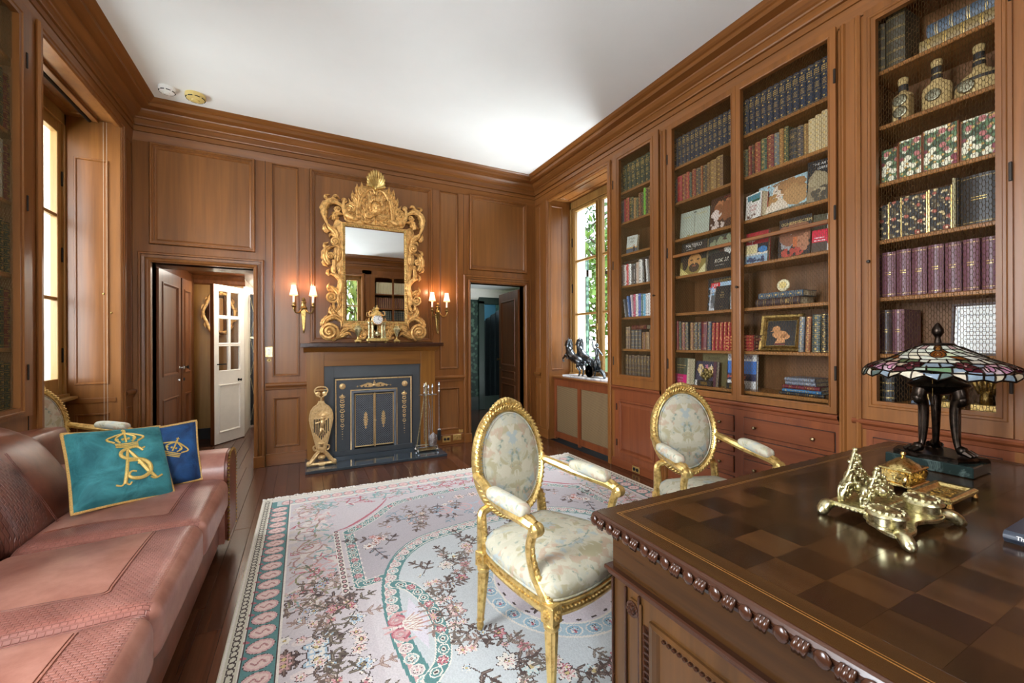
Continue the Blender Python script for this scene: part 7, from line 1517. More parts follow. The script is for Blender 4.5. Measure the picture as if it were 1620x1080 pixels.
    for a, b, r, c1, c2 in ((1.078, .273, .045, ROSE, PINK), (1.02, .30, .036, PINK, CREAM), (1.17, .30, .034, CREAM, BLU), (1.00, .152, .048, CREAM, BLU), (1.162, .04, .058, BLU, CREAM), (1.005, .056, .034, CREAM, PINK), (.99, .005, .032, CREAM, PINK), (1.285, .02, .04, '#8a6f66', PINK), (1.22, .25, .028, CREAM, BLU), (1.10, .19, .022, PINK, ROSE)): flower(a, b, r, c1, c2, '#c9b27c', rg.choice((5, 6, 7)), rg.random() * 6)
    for k in range(5): ell(1.163 + .02 * math.cos(k * 1.25), .62 + k * .02, .016, .016, 0, ROSE); ell(1.163 + .02 * math.cos(k * 1.25), .62 + k * .02, .007, .007, 0, CREAM)
    leafs(1.12, .56, 1.2, .16, 5, '#6a6a58', '#9a9a80', .012)
    for k in range(30):
        a, b = rg.uniform(.96, 1.29), rg.uniform(.02, .60); g = rg.uniform(0, 6.28); c_, d_ = rg.choice((('#5a4a46', '#857268'), ('#6f5c52', '#a08c7c'), ('#9a8076', '#bfa99c'), ('#5f544a', '#8f8272')))
        leafs(a, b, g, rg.uniform(.05, .10), 3, c_, d_, .013)
        if rg.random() < .55: flower(a, b, rg.uniform(.016, .03), rg.choice((CREAM, PINK, BLU)), rg.choice((CREAM, PINK, ROSE)), '#c9b27c', rg.choice((5, 6)), rg.random() * 6)
    # bead line
    stroke([(1.018, .39), (1.018, 1.14)], .017, CREAM, sm=False); b = .40
    while b < 1.14: ell(1.018, b, .013, .019, 0, DK); ell(1.018, b, .007, .010, 0, PINK); b += .046
    # teal band with guilloche
    def band(P, w, ground, step, two=True, edge=CREAM):
        stroke(P, w + .006, edge); stroke(P, w, ground); P = smoothpts(P, 10); d = np.concatenate(([0], np.cumsum(np.linalg.norm(np.diff(P, axis=0), axis=1)))); q = step / 2; k = 0
        while q < d[-1]:
            a, b = np.interp(q, d, P[:, 0]), np.interp(q, d, P[:, 1]); e = .01; t = math.atan2(np.interp(q + e, d, P[:, 1]) - b, np.interp(q + e, d, P[:, 0]) - a)
            ell(a, b, step * .48, w * .82, t, CREAM); ell(a, b, step * .38, w * .62, t, ground)
            if two and k % 3 == 1: flower(a, b, w * .8, ROSE, PINK, CREAM, 6, 0, '#8a3c48')
            else: ell(a, b, step * .22, w * .36, t, CREAM); ell(a, b, step * .12, w * .2, t, DK)
            q += step; k += 1
    band([(.943, .42), (.943, .76), (.943, 1.10)], .030, TEAL, .062); band([(.943, 1.10), (.86, 1.16), (.74, 1.27), (.63, 1.40), (.52, 1.475), (.30, 1.515), (0, 1.53)], .030, TEAL, .062); band([(.93, .425), (.87, .43), (.82, .44)], .026, TEAL, .05)
    # grey zone bouquets
    leafs(.80, .92, .3, .14, 5); leafs(.84, .84, -1.9, .16, 6, '#5a4a46', '#8fa0ac'); leafs(.50, 1.10, 2.8, .20, 6, '#5f4c44', '#8a7264', .02); leafs(.44, 1.10, .2, .20, 6, '#5f4c44', '#8a7264', .02); leafs(.46, 1.05, 1.4, .16, 6, '#5f4c44', '#8a7264', .02); leafs(.46, 1.08, -1.2, .14, 5, '#5f4c44'); leafs(.75, .80, 2.2, .10, 4)
    for a, b, r, c1, c2 in ((.463, 1.075, .055, PINK, CREAM), (.769, .91, .052, CREAM, PINK), (.843, .833, .042, CREAM, '#d8d0c8'), (.80, .86, .03, PINK, CREAM), (.52, 1.17, .03, '#a88c6c', CREAM), (.42, 1.17, .028, '#a88c6c', CREAM)): flower(a, b, r, c1, c2, '#b0603c', 7, rg.random() * 6)
    for a in (.10, .26): scroll(a, 1.14, .08, 1, 1, PINK, .007, 1.5, BLU); leafs(a, 1.30, rg.uniform(0, 6), .12, 5)
    leafs(.15, 1.0, .4, .14, 5); flower(.06, 1.36, .05, CREAM, PINK, OL); flower(.20, 1.42, .035, BLU, CREAM, OL)
    for k in range(26):
        a, b = rg.uniform(.05, .86), rg.uniform(.93, 1.42)
        if b < 1.36 - .45 * max(0, a - .45):
            g = rg.uniform(0, 6.28); c_, d_ = rg.choice((('#6a5850', '#8f7c70'), ('#8a7870', '#a89a94'), ('#7f8e98', '#a3b0b8'))); leafs(a, b, g, rg.uniform(.05, .09), 3, c_, d_, .013)
            if rg.random() < .4: flower(a, b, rg.uniform(.016, .028), rg.choice((CREAM, PINK, BLU)), rg.choice((CREAM, PINK)), '#b0603c', 6, rg.random() * 6)
    # cartouche field and border
    put(inside(Sout), CREAM); put(inside(Sin), '#c3c6c6'); mid = (Sout[:, None][:, 0] + np.array([Sin[np.argmin(np.hypot(*(Sin - p).T))] for p in Sout])) / 2; o2 = Sout * .72 + .28 * np.array([Sin[np.argmin(np.hypot(*(Sin - p).T))] for p in Sout])
    stroke([tuple(p) for p in mid[::3]], .038, TEAL); stroke([tuple(p) for p in o2[::3]], .010, PINK); d = np.concatenate(([0], np.cumsum(np.linalg.norm(np.diff(mid, axis=0), axis=1)))); q = .03; k = 0
    while q < d[-1]:
        a, b = np.interp(q, d, mid[:, 0]), np.interp(q, d, mid[:, 1])
        ell(a, b, .031, .031, 0, CREAM); ell(a, b, .025, .025, 0, '#9db3b2' if k % 2 else '#c9b4b2'); flower(a, b, .019, CREAM, '#d8c8c4', PINK, 5, k, DK); q += .068; k += 1
    stroke([tuple(p) for p in Sin[::3]], .004, TEAL); stroke([tuple(p) for p in Sout[::3]], .004, TEAL)
    band([(.775, .345), (.715, .285), (.680, .19), (.663, .09), (.660, 0)], .030, TEAL, .062)
    put((A > .70) & (A < .79) & (Bq < .20) & (A < .80 - .3 * Bq) & (A > .695 + .25 * Bq), '#d3cbd2')
    scroll(.834, .048, .042, 1, 2.0, ROSE, .008, 1.8, PINK); ell(.834, .048, .03, .03, 0, PINK, .6)
    for g, l in ((PI, .12), (PI - .35, .10), (PI - .7, .08), (PI + .25, .10)): stroke([(.80, .02), (.80 + l * .5 * math.cos(g), .02 + l * .5 * math.sin(g)), (.80 + l * math.cos(g), .02 + l * math.sin(g))], [.012, .010, .003], CREAM); stroke([(.80, .02), (.80 + l * math.cos(g), .02 + l * math.sin(g))], .0028, '#b98f86')
    # garland inside the cartouche
    for a, b, g in ((.60, .06, 2.2), (.52, .02, -.3), (.62, -.02, 3.6), (.59, .20, 2.4), (.52, .16, .3), (.46, .33, 1.8), (.40, .30, -.4), (.50, .44, 2.7), (.43, .52, 1.2), (.34, .46, .2), (.62, .37, 2.1), (.58, .42, .9), (.34, .60, 2.6), (.22, .62, .8), (.12, .58, 2.4), (.28, .68, 1.4), (.05, .66, 1.0)): leafs(a, b, g, .085, 4, '#55453f', '#86746a', .015)
    for a, b, r, c1, c2 in ((.561, .012, .050, PINK, CREAM), (.60, .10, .034, CREAM, PINK), (.62, .263, .03, CREAM, PINK), (.58, .27, .026, CREAM, PINK), (.48, .40, .046, CREAM, '#d8cfc4'), (.408, .47, .044, '#c2d2cf', CREAM), (.442, .24, .034, ROSE, PINK), (.38, .36, .03, PINK, ROSE), (.47, .52, .028, CREAM, PINK), (.30, .56, .044, CREAM, PINK), (.20, .60, .036, '#b9d0d2', CREAM), (.10, .62, .046, ROSE, PINK), (0, .60, .05, CREAM, PINK), (.64, .36, .02, CREAM, BLU)): flower(a, b, r, c1, c2, '#c9b27c', rg.choice((5, 6, 7)), rg.random() * 6)
    for k in range(26):
        t = rg.uniform(0, PI / 2); q = rg.uniform(.50, .70); a, b = q * math.cos(t) * .96, q * math.sin(t) * 1.02; g = rg.uniform(0, 6.28); c_, d_ = rg.choice((('#5a4a44', '#857268'), ('#6f6258', '#9a8c80'), ('#8a7068', '#b0988c'))); leafs(a, b, g, rg.uniform(.04, .08), 3, c_, d_, .012)
        if rg.random() < .5: flower(a, b, rg.uniform(.015, .028), rg.choice((CREAM, PINK, BLU, ROSE)), rg.choice((CREAM, PINK)), '#c9b27c', rg.choice((5, 6)), rg.random() * 6)
    # central ring
    rr_ = np.hypot(A / .395, Bq / .455); put((rr_ < 1.0) & (rr_ > .80), '#a9bcc4'); put((rr_ < .815) & (rr_ > .79), CREAM); put((rr_ < 1.01) & (rr_ > .985), CREAM); put(rr_ < .79, '#cfc4c8'); put(rr_ < .55, '#c7c3c2')
    for k in range(6):
        t = (k + .5) / 6 * PI / 2; a, b = .355 * math.cos(t), .41 * math.sin(t); ell(a, b, .034, .040, t, CREAM); ell(a, b, .029, .034, t, '#8fadbd'); flower(a, b, .020, CREAM, BLU, ROSE, 5, k); ell(a, b + .012, .007, .007, 0, ROSE)
    for k in range(7): t = k / 6 * PI / 2; ell(.30 * math.cos(t), .345 * math.sin(t), .014, .006, t + PI / 2, DK)
    flower(.0, .0, .12, CREAM, PINK, ROSE, 8); leafs(.12, .1, .7, .1, 4)
    # outer borders
    put(A > 1.30, CREAM); put(Bq > 1.80, CREAM); k_ = (A > 1.315) & (A < 1.437) & (Bq < 1.93); put(k_, TEAL); b = .05
    while b < 1.84: ell(1.376, b, .054, .046, 0, DK); ell(1.376, b, .052, .043, 0, PINK); ell(1.376, b, .042, .033, 0, '#dfc3ba'); stroke([(1.348, b - .008), (1.368, b + .010), (1.384, b - .010), (1.404, b + .008)], .0042, '#b07f7c'); ell(1.434, b + .05, .016, .008, .4, ROSE); b += .100
    put((A < 1.40) & (Bq > 1.825) & (Bq < 1.925), '#b7c2bd'); a = .04
    while a < 1.42: ell(a, 1.875, .043, .047, 0, DK); ell(a, 1.875, .041, .045, 0, PINK); ell(a, 1.875, .031, .034, 0, '#dfc0ba'); ell(a, 1.875, .015, .018, 0, PINK); a += .092
    put((A > 1.445) & (A < 1.497), '#cfc8b4'); b = .01
    while b < 1.95: ell(1.471, b, .016, .020, 0, DK); ell(1.471, b, .010, .013, 0, '#cfc8b4'); b += .034
    put((A > 1.437) & (A < 1.442), DK); put((A > 1.312) & (A < 1.316), DK)
    put((Bq > 1.94) & (Bq < 1.985) & (A < 1.44), '#d2cabd')
    C2 = np.concatenate((C[::-1], C), 0); C2 = np.concatenate((C2[:, ::-1], C2), 1)      # rows b -..+, cols a -..+
    return C2, st
RUGC, RST = make_rug()
ys = np.concatenate((np.arange(RY0, 1.14, .02), np.arange(1.14, RY1 + .001, RST))); ys[-1] = RY1; xs = np.arange(0, 603) * RST + RX0; xs[-1] = RX1
nyr, nxr = len(ys), len(xs); VX, VY = np.meshgrid(xs, ys); Vz = np.full(VX.shape, .012); V = np.stack((VX, VY, Vz), -1).reshape(-1, 3)
cy_ = (ys[:-1] + ys[1:]) / 2; cx_ = (xs[:-1] + xs[1:]) / 2
iy = np.clip(((cy_ - (RCY - 401 * RST)) / RST).astype(int), 0, 801); ix = np.clip(((cx_ - (RCX - 302 * RST)) / RST).astype(int), 0, 603); FC = RUGC[iy][:, ix]
I = np.arange(nyr * nxr).reshape(nyr, nxr); Fq = np.stack((I[:-1, :-1], I[:-1, 1:], I[1:, 1:], I[1:, :-1]), -1).reshape(-1, 4)
me = D.meshes.new('pile'); me.vertices.add(len(V)); me.vertices.foreach_set('co', V.ravel()); me.loops.add(Fq.size); me.loops.foreach_set('vertex_index', Fq.ravel().astype(np.int32)); me.polygons.add(len(Fq)); me.polygons.foreach_set('loop_start', np.arange(0, Fq.size, 4, dtype=np.int32)); me.update(calc_edges=True)
at = me.color_attributes.new('weave', 'FLOAT_COLOR', 'CORNER'); cc = np.ones((len(Fq), 4, 4), np.float32); cc[:, :, :3] = FC.reshape(-1, 1, 3); at.data.foreach_set('color', cc.ravel())
m, n, p = newmat('rug_pile'); va = n.nodes.new('ShaderNodeVertexColor'); va.layer_name = 'weave'; var, fac, _ = noise_mix(n, nscale=140, detail=2, lo=.25, hi=.75, c0=(.84, .84, .84, 1), c1=(1.08, 1.08, 1.08, 1)); n.links.new(mix(n, va.outputs[0], var, 1.0, 'MULTIPLY'), p.inputs['Base Color']); p.inputs['Roughness'].default_value = .95; p.inputs['Specular IOR Level'].default_value = .1; p.inputs['Sheen Weight'].default_value = .15; bump(n, p, fac, .5, .004)
me.materials.append(m)
rug = thing('floral_carpet', 'large pale floral carpet with pink, teal and cream medallion borders', 'carpet', (RCX, RCY, 0))
o = D.objects.new('pile', me); COL.objects.link(o); o.parent = rug; o.location = (-RCX, -RCY, 0)
flat('rug_edge', '#c8bfa6', .95); flat('fringe_white', '#e9e5dc', .9, var=.06)
b = MB(); b.box(RX0 - .004, RX0, RY0, RY1, .001, .0135); b.box(RX1, RX1 + .004, RY0, RY1, .001, .0135); b.box(RX0, RX1, RY1, RY1 + .006, .001, .0135); b.box(RX0, RX1, RY0 - .006, RY0, .001, .0135); b.build('selvedge', 'rug_edge', rug)
b = MB(); fr_ = random.Random(9)
for k in range(420):
    x = RX0 + (RX1 - RX0) * k / 419; j1, j2 = fr_.uniform(-.012, .012), fr_.uniform(-.02, .02); L = fr_.uniform(.028, .052)
    if x > RX1 - .05: L += .03
    b.tube([(x, RY1 + .004, .010), (x + j1, RY1 + L * .5, .009 + fr_.random() * .012), (x + j2, RY1 + L, .005 + fr_.random() * .004)], [.004, .0036, .002], 4)
b.build('fringe', 'fringe_white', rug, kind='stuff')
# ================================================================ stained-glass lamp
LX, LY, LZ = 2.33, .715, .7815
lp = thing('table_lamp', 'stained-glass table lamp with bronze tripod on a dark marble plinth', 'lamp', (LX, LY, LZ))
m, n, p = newmat('marble_dark'); col, fac, _ = noise_mix(n, nscale=7, detail=9, rough=.7, dist=2.2, lo=.50, hi=.66, c0=lin('#1d2826'), c1=lin('#5d6b66')); n.links.new(col, p.inputs['Base Color']); p.inputs['Roughness'].default_value = .15
MB().box(2.215, 2.40, .585, .845, LZ, LZ + .042, .003).build('plinth', 'marble_dark', lp)
b = MB(); N = 28
pts = [(LX + .115 * (1 + .16 * math.sin(3 * a + 1) + .08 * math.sin(7 * a)) * math.cos(a), LY + .125 * (1 + .14 * math.sin(4 * a) + .07 * math.sin(9 * a)) * math.sin(a)) for a in [2 * PI * i / N for i in range(N)]]
b.prism(pts, LZ + .042, LZ + .058, .008); b.build('rock_base', 'bronze_dark', lp)
ZB = LZ + .058
for k in range(3):
    a = PI * .80 + k * 2 * PI / 3; ca, sa = math.cos(a), math.sin(a); P = lambda r, z: (LX + r * ca, LY + r * sa, ZB + z); b = MB()
    b.tube(smoothpts([P(.070, .01), P(.058, .04), P(.050, .12), P(.052, .19), P(.066, .235), P(.060, .262)], 5), [.013, .011, .014, .017, .024, .026], 10)
    for q in (-1, 0, 1): b.tube([(P(.085, .012)[0] - q * sa * .016, P(.085, .012)[1] + q * ca * .016, ZB + .016), (P(.108, .006)[0] - q * sa * .022, P(.108, .006)[1] + q * ca * .022, ZB + .006)], [.012, .007], 7)
    b.sph(P(.072, .02), .020, 8); b.sph(P(.072, .222), .020, 8, 1, 1, 1.4)
    for q in (-1, 0, 1): b.tube([(P(.062, .1)[0] - q * sa * .007, P(.062, .1)[1] + q * ca * .007, ZB + .05), (P(.062, .1)[0] - q * sa * .009, P(.062, .1)[1] + q * ca * .009, ZB + .19)], .004, 5)
    b.build('leg', 'bronze_dark', lp, smooth=50)
b = MB(); b.lathe([(.015, .235), (.05, .245), (.075, .262), (.090, .270), (.094, .276), (.088, .284), (.060, .296), (.030, .315), (.014, .33), (.010, .36), (.010, .44)], 24, (LX, LY, ZB)); b.build('oil_dish', 'bronze_dark', lp, smooth=40)
for e, nm in ((-1, 0), (1, 1)):
    a = PI * .75 + e * .9; x, y = LX + .085 * math.cos(a), LY + .085 * math.sin(a); MB().tube([(x, y, ZB + .36), (x, y, ZB + .235)], .0012, 4).build('pull_chain', 'brass_old', lp); MB().lathe([(.0001, .036), (.003, .034), (.006, .020), (.007, .004), (.0001, 0)], 8, (x, y, ZB + .20)).build('pull_bell', 'bronze_dark', lp)
# shade: separate glass pieces between dark lead lines
SHP = smoothpts([(.048, .438), (.066, .430), (.110, .404), (.155, .380), (.198, .362), (.224, .347), (.236, .326), (.238, .308)], 6); SD = np.concatenate(([0], np.cumsum(np.linalg.norm(np.diff(SHP, axis=0), axis=1)))); SD /= SD[-1]
def S3(phi, t, o_=0.0): return (LX + (np.interp(t, SD, SHP[:, 0]) + o_) * math.cos(phi), LY + (np.interp(t, SD, SHP[:, 0]) + o_) * math.sin(phi), ZB + np.interp(t, SD, SHP[:, 1]) + o_ * .8)
GL = {}
def glassmat(c):
    k = 'sg_' + c
    if k in MATS: return k
    m, n, p = newmat(k); col, fac, _ = noise_mix(n, nscale=30, detail=4, c0=tuple(x * .75 for x in lin(c)[:3]) + (1,), c1=tuple(min(1, x * 1.2) for x in lin(c)[:3]) + (1,)); n.links.new(col, p.inputs['Base Color']); p.inputs['Roughness'].default_value = .16
    tl = n.nodes.new('ShaderNodeBsdfTranslucent'); mx = n.nodes.new('ShaderNodeMixShader'); mx.inputs[0].default_value = .3; n.links.new(col, tl.inputs[0]); n.links.new(p.outputs[0], mx.inputs[1]); n.links.new(tl.outputs[0], mx.inputs[2]); n.links.new(mx.outputs[0], [x for x in n.nodes if x.type == 'OUTPUT_MATERIAL'][0].inputs[0]); return k
sh = thing('shade_tmp', '', ''); D.objects.remove(sh)
b = MB(); b.lathe([(.050, .434), (.053, .440), (.049, .446), (.012, .449), (.008, .470), (.012, .478), (.019, .492), (.018, .505), (.010, .520), (.005, .528), (.0001, .532)], 16, (LX, LY, ZB)); b.build('cap_finial', 'bronze_dark', lp, smooth=40)
rows = [(0.0, .14, 20), (.14, .25, 20), (.25, .36, 20), (.36, .48, 20), (.48, .61, 28), (.61, .74, 28), (.74, .87, 28), (.87, 1.0, 40)]
rg = random.Random(4); lead = MB(); FR = math.atan2(-LY, -LX)        # front of the shade looks towards the room
front = PI + math.atan2(LY, LX)
def glass_col(f, t, i, r):
    f = (f + PI / 4) % (PI / 2) - PI / 4; d = math.degrees(f)
    if r == 0: return ('#7c4a22', '#dcdccb', '#c9a4a0', '#e4e2d4')[i % 4]
    if abs(d) < 9 and r in (1, 2, 3): return '#6f3d16' if r != 2 else '#cdd3ae'
    if abs(d) < 20 and r in (1, 2): return ('#8a5a26', '#6f3d16')[r - 1] if abs(d) < 17 else '#d6dac6'
    if r < 4: return rg.choice(('#dadcca', '#c7d0b6', '#e4e2d6', '#cfd5c4', '#dfd7bd'))
    if r in (5, 6) and 14 < abs(d) < 27: return rg.choice(('#46161f', '#571e28', '#3c141c'))
    if r in (5, 6) and abs(d) > 36: return rg.choice(('#c08aa4', '#d3a6ac', '#c9b0b8'))
    if r == 4: return rg.choice(('#e2ddc8', '#9cab84', '#d8d2c0', '#b9c4a8', '#5c6a4c', '#caa98c'))
    if r == 7: return rg.choice(('#e0d6bd', '#7d8c9c', '#cfc0a4', '#61706a', '#d8c9b0', '#8a9aa6', '#7f9a5c'))
    return rg.choice(('#8b98a4', '#dcd3bf', '#6f8f68', '#c9b29a', '#4c5660', '#a8b4a0'))
shade = MB().add([S3(0, 0), S3(.01, 0), S3(.01, .01)], [(0, 1, 2)]).build('shade', 'bronze_dark', lp)
VJ = {}
def jit(ri, t, f):
    k = (round(t, 3), round(f % (2 * PI), 4)); 
    if k not in VJ: VJ[k] = ((rg.uniform(-.06, .06) if 0 < t < 1 and t > .45 else 0), (rg.uniform(-.03, .03) if .45 < t < .99 else 0))
    return f + VJ[k][0], t + VJ[k][1]
for r, (t0, t1, n_) in enumerate(rows):
    for i in range(n_):
        f0, f1 = front + 2 * PI * (i - .5) / n_, front + 2 * PI * (i + .5) / n_; sk = (0.0 if r not in (5, 7) else PI / n_); dg = (0, .55, .55, .55, 0, 0, 0, 0)[r] * (2 * PI / n_)
        f0 += sk; f1 += sk; sc_ = .012 * (r == 7)
        ra, rb = (max(0, r - 1) * .55 * 2 * PI / n_ if 1 <= r <= 3 else 0), 0
        cs = [jit(r, t0, f0 + ra), jit(r, t0, f1 + ra), jit(r, t1 - (.0 if (i % 2 or r < 7) else .05), f1 + ra + dg), jit(r, t1 - (.0 if (i % 2 == 0 or r < 7) else .05), f0 + ra + dg)]
        c = glass_col(2 * PI * i / n_ + sk, (t0 + t1) / 2, i, r); g = MB(); q = 3; vs = []
        for a in range(q):
            for e in range(q):
                u, v = a / (q - 1), e / (q - 1); ph = (cs[0][0] * (1 - u) + cs[1][0] * u) * (1 - v) + (cs[3][0] * (1 - u) + cs[2][0] * u) * v; tt = (cs[0][1] * (1 - u) + cs[1][1] * u) * (1 - v) + (cs[3][1] * (1 - u) + cs[2][1] * u) * v; vs.append(S3(ph, min(tt, 1.0)))
        g.add(vs, [(a * q + e, (a + 1) * q + e, (a + 1) * q + e + 1, a * q + e + 1) for a in range(q - 1) for e in range(q - 1)]); g.build('glass_piece', glassmat(c), shade)
        for (A0, A1) in ((cs[0], cs[3]), (cs[3], cs[2])): lead.tube([S3(A0[0] + (A1[0] - A0[0]) * k, min(1, A0[1] + (A1[1] - A0[1]) * k), .0008) for k in (0, .5, 1)], .0018 if r < 4 else .003, 4, cap=False)
def petal(f, t, rf, rt, rot, c):
    N = 10; pts = [(f + rf * math.cos(a) * math.cos(rot) - rt * 6 * 0 - rf * .0 - (rt * math.sin(a)) * math.sin(rot) * 1.0 / 1.0, t + (rf * math.cos(a) * math.sin(rot) * .9 + rt * math.sin(a) * math.cos(rot))) for a in [2 * PI * k / N for k in range(N)]]
    g = MB(); g.add([S3(f, min(t, .985), .0035)] + [S3(p[0], min(max(p[1], 0), .995), .0022) for p in pts], [(0, 1 + k, 1 + (k + 1) % N) for k in range(N)]); g.build('glass_piece', glassmat(c), shade); lead.tube([S3(p[0], min(max(p[1], 0), .995), .0022) for p in pts], .002, 4, closed=True)
for q in range(4):
    f0 = front + q * PI / 2
    for e in (-1, 1):
        fc, tc_ = f0 + e * .36, .70
        for k in range(5): a = k * 2 * PI / 5 + .3; petal(fc + .085 * math.cos(a), tc_ + .085 * math.sin(a), .062, .055, a, ('#46161f', '#5a1f2a')[k % 2])
        petal(fc, tc_, .03, .032, 0, '#c48a8c'); petal(f0 + e * .66, .76, .055, .09, .3 * e, '#c58aa6'); petal(f0 + e * .60, .78, .03, .07, .3 * e, '#d9b4b4')
    petal(f0, .30, .20, .12, 0, '#6f3d16'); petal(f0, .31, .10, .075, 0, '#cfd6b0'); petal(f0, .14, .10, .07, 0, '#8a5a26')
lead.build('leading', 'bronze_dark', shade, kind='stuff')
# ================================================================ brass desk set
ik = thing('inkstand', 'pale brass inkstand with pierced letter rack and two lidded inkwells', 'inkstand', (1.50, .56, ZT)); TI = Tf(((1, 0, 0), (0, 0, -1), (0, 1, 0)), (1.50, .56, ZT)); KB = 'brass_pale'
b = MB(TI); b.box(-.075, .145, .024, .034, -.125, -.02, .003); b.prism([(0, 0), (1, 0), (0, 1)], 0, 0) if False else None
o = MB(Tf(((1, 0, 0), (0, -1, 0), (0, 0, 1)), (1.50, .56, ZT))); o.prism([tuple(q[:2]) for q in smoothpts([(-.085, -.03), (-.15, .03), (-.165, .075), (-.10, .088), (-.02, .065), (.05, .085), (.11, .078), (.135, .03), (.14, -.03)], 4)], .018, .028, .003); o.build('tray', KB, ik); b.build('rack_base', KB, ik)
b = MB(TI)
for k in range(22): b.sph((-.075 + k * .0105, .026, -.018), .005, 6)
for k in range(11): b.sph((-.076, .026, -.122 + k * .0105), .005, 6); b.sph((.146, .026, -.122 + k * .0105), .005, 6)
b.build('gadroon_rim', KB, ik)
for (u, w, du, dw) in ((-.07, -.115, -1, -.1), (.14, -.115, 1, -.1), (-.15, .07, -.55, .75), (.11, .07, .6, .75)):
    f = MB(TI); f.tube(smoothpts([(u, .024, w), (u + du * .022, .026, w + dw * .022), (u + du * .042, .012, w + dw * .042), (u + du * .055, .006, w + dw * .055)], 4), [.012, .017, .016, .007], 8); f.build('foot', KB, ik, smooth=True)
def rack(w, hh, nm):
    b = MB(TI); rg = random.Random(int(w * 900) + 7); c = .035; W = .092
    prof = [(.03, W), (.25 * hh + .03, W * 1.03), (.50 * hh, W * .82), (.62 * hh, W * .52), (.8 * hh, W * .27), (hh, .006)]
    half = [(c + x, v) for v, x in prof]; outl = [(2 * c - u, v) for u, v in half] + half[::-1]; b.tube([(u, v, w) for u, v in smoothpts(outl, 4)], .0045, 6)
    for k in range(95):
        v = .035 + rg.random() * (hh - .045); hw = np.interp(v, [p[0] for p in prof], [p[1] for p in prof]); b.sph((c + rg.uniform(-hw, hw), v, w + rg.uniform(-.006, .008)), rg.uniform(.0045, .009), 6)
    for e in (-1, 1): volute(b, (c + e * .05, .065), .024, 1.6, e, PI / 2, .0055, w); volute(b, (c + e * .026, .55 * hh), .018, 1.4, -e, 0, .005, w); acanthus(b, [(c + e * .086, .035), (c + e * .080, .3 * hh), (c + e * .04, .6 * hh)], .013, .008, w, 4, 12)
    b.sph((c, .068, w + .008), .018, 10); b.sph((c, hh + .006, w), .008, 6); b.sph((c, hh - .01, w), .011, 8); b.build(nm, KB, ik, smooth=True)
rack(-.10, .172, 'rack_plate'); rack(-.045, .128, 'rack_plate')
for u, w in ((-.118, .036), (.078, .042)):
    b = MB(TI); b.lathe_ax([(.042, .026), (.042, .032), (.038, .034), (.038, .052), (.042, .054), (.043, .058), (.0001, .058)], 22, (u, 0, w), (0, 1, 0)); iw = b.build('inkwell', KB, ik, smooth=40)
    b = MB(TI); b.lathe_ax([(.047, .058), (.045, .062), (.034, .070), (.018, .074), (.008, .076), (.008, .081), (.0001, .084)], 22, (u, 0, w), (0, 1, 0))
    for k in range(16): a = 2 * PI * k / 16; b.sph((u + .035 * math.cos(a), .067, w + .035 * math.sin(a)), .007, 6)
    b.build('inkwell_lid', KB, iw, smooth=40)
gb = thing('gilt_casket', 'small gilt casket with domed lid in front of the lamp plinth', 'casket', (1.90, .665, ZT)); CX_, CY_ = 1.895, .672
b = MB(); b.box(CX_ - .072, CX_ + .072, CY_ - .048, CY_ + .048, ZT + .014, ZT + .024, .003); b.box(CX_ - .062, CX_ + .062, CY_ - .040, CY_ + .040, ZT + .024, ZT + .066, .003); b.box(CX_ - .070, CX_ + .070, CY_ - .046, CY_ + .046, ZT + .066, ZT + .074, .003)
rg = random.Random(8)
for k in range(60): b.sph((CX_ + rg.uniform(-.055, .055), CY_ - .040, ZT + .030 + rg.random() * .03), .004, 5); b.sph((CX_ - .062, CY_ + rg.uniform(-.034, .034), ZT + .030 + rg.random() * .03), .004, 5)
b.build('box', 'gold_box', gb)
for e in (-1, 1):
    for f in (-1, 1): MB().lathe([(.004, 0), (.008, .006), (.006, .015)], 8, (CX_ + e * .064, CY_ + f * .040, ZT)).build('foot', 'gold_box', gb)
    MB().tube(smoothpts([(CX_ + e * .062, CY_ - .03, ZT + .06), (CX_ + e * .082, CY_ - .035, ZT + .05), (CX_ + e * .080, CY_ - .03, ZT + .03), (CX_ + e * .066, CY_ - .03, ZT + .026)], 4), .005, 6).build('corner_figure', 'gold_box', gb)
b = MB(); b.lathe([(.066, .074), (.060, .082), (.046, .088), (.030, .098), (.012, .104), (.006, .108), (.012, .116), (.008, .124), (.0001, .126)], 24, (CX_, CY_, ZT), 1, .66); b.build('lid', 'gold_box', gb, smooth=40)
ty = thing('gilt_tray', 'low gilt pen tray on little feet between inkstand and lamp', 'tray', (1.855, .565, ZT)); x0, x1, y0, y1 = 1.752, 1.962, .508, .612
b = MB(); b.ring(x0, x1, y0, y1, [(.0, ZT + .020), (0, ZT + .030), (.006, ZT + .034), (.014, ZT + .032), (.022, ZT + .024), (.026, ZT + .022)]); b.add([(x0 + .02, y0 + .02, ZT + .022), (x1 - .02, y0 + .02, ZT + .022), (x1 - .02, y1 - .02, ZT + .022), (x0 + .02, y1 - .02, ZT + .022)], [(0, 1, 2, 3)]); b.box(x0 + .002, x1 - .002, y0 + .002, y1 - .002, ZT + .016, ZT + .021)
b.build('dish', 'gold_box', ty); b = MB()
for k in range(40): b.sph((rg.uniform(x0 + .035, x1 - .035), rg.uniform(y0 + .03, y1 - .03), ZT + .022), .006, 6, 1, 1, .5)
b.build('relief', 'gold_box', ty); b = MB()
for k in range(30): b.sph((x0 + .004 + k * .0069, y0, ZT + .027), .0045, 6); 
for k in range(15): b.sph((x0, y0 + .004 + k * .0069, ZT + .027), .0045, 6)
b.build('beaded_rim', 'gold_box', ty)
for x in (x0 + .006, x1 - .006):
    for y in (y0 + .006, y1 - .006): MB().lathe([(.006, 0), (.009, .006), (.006, .017)], 8, (x, y, ZT)).build('foot', 'gold_box', ty)
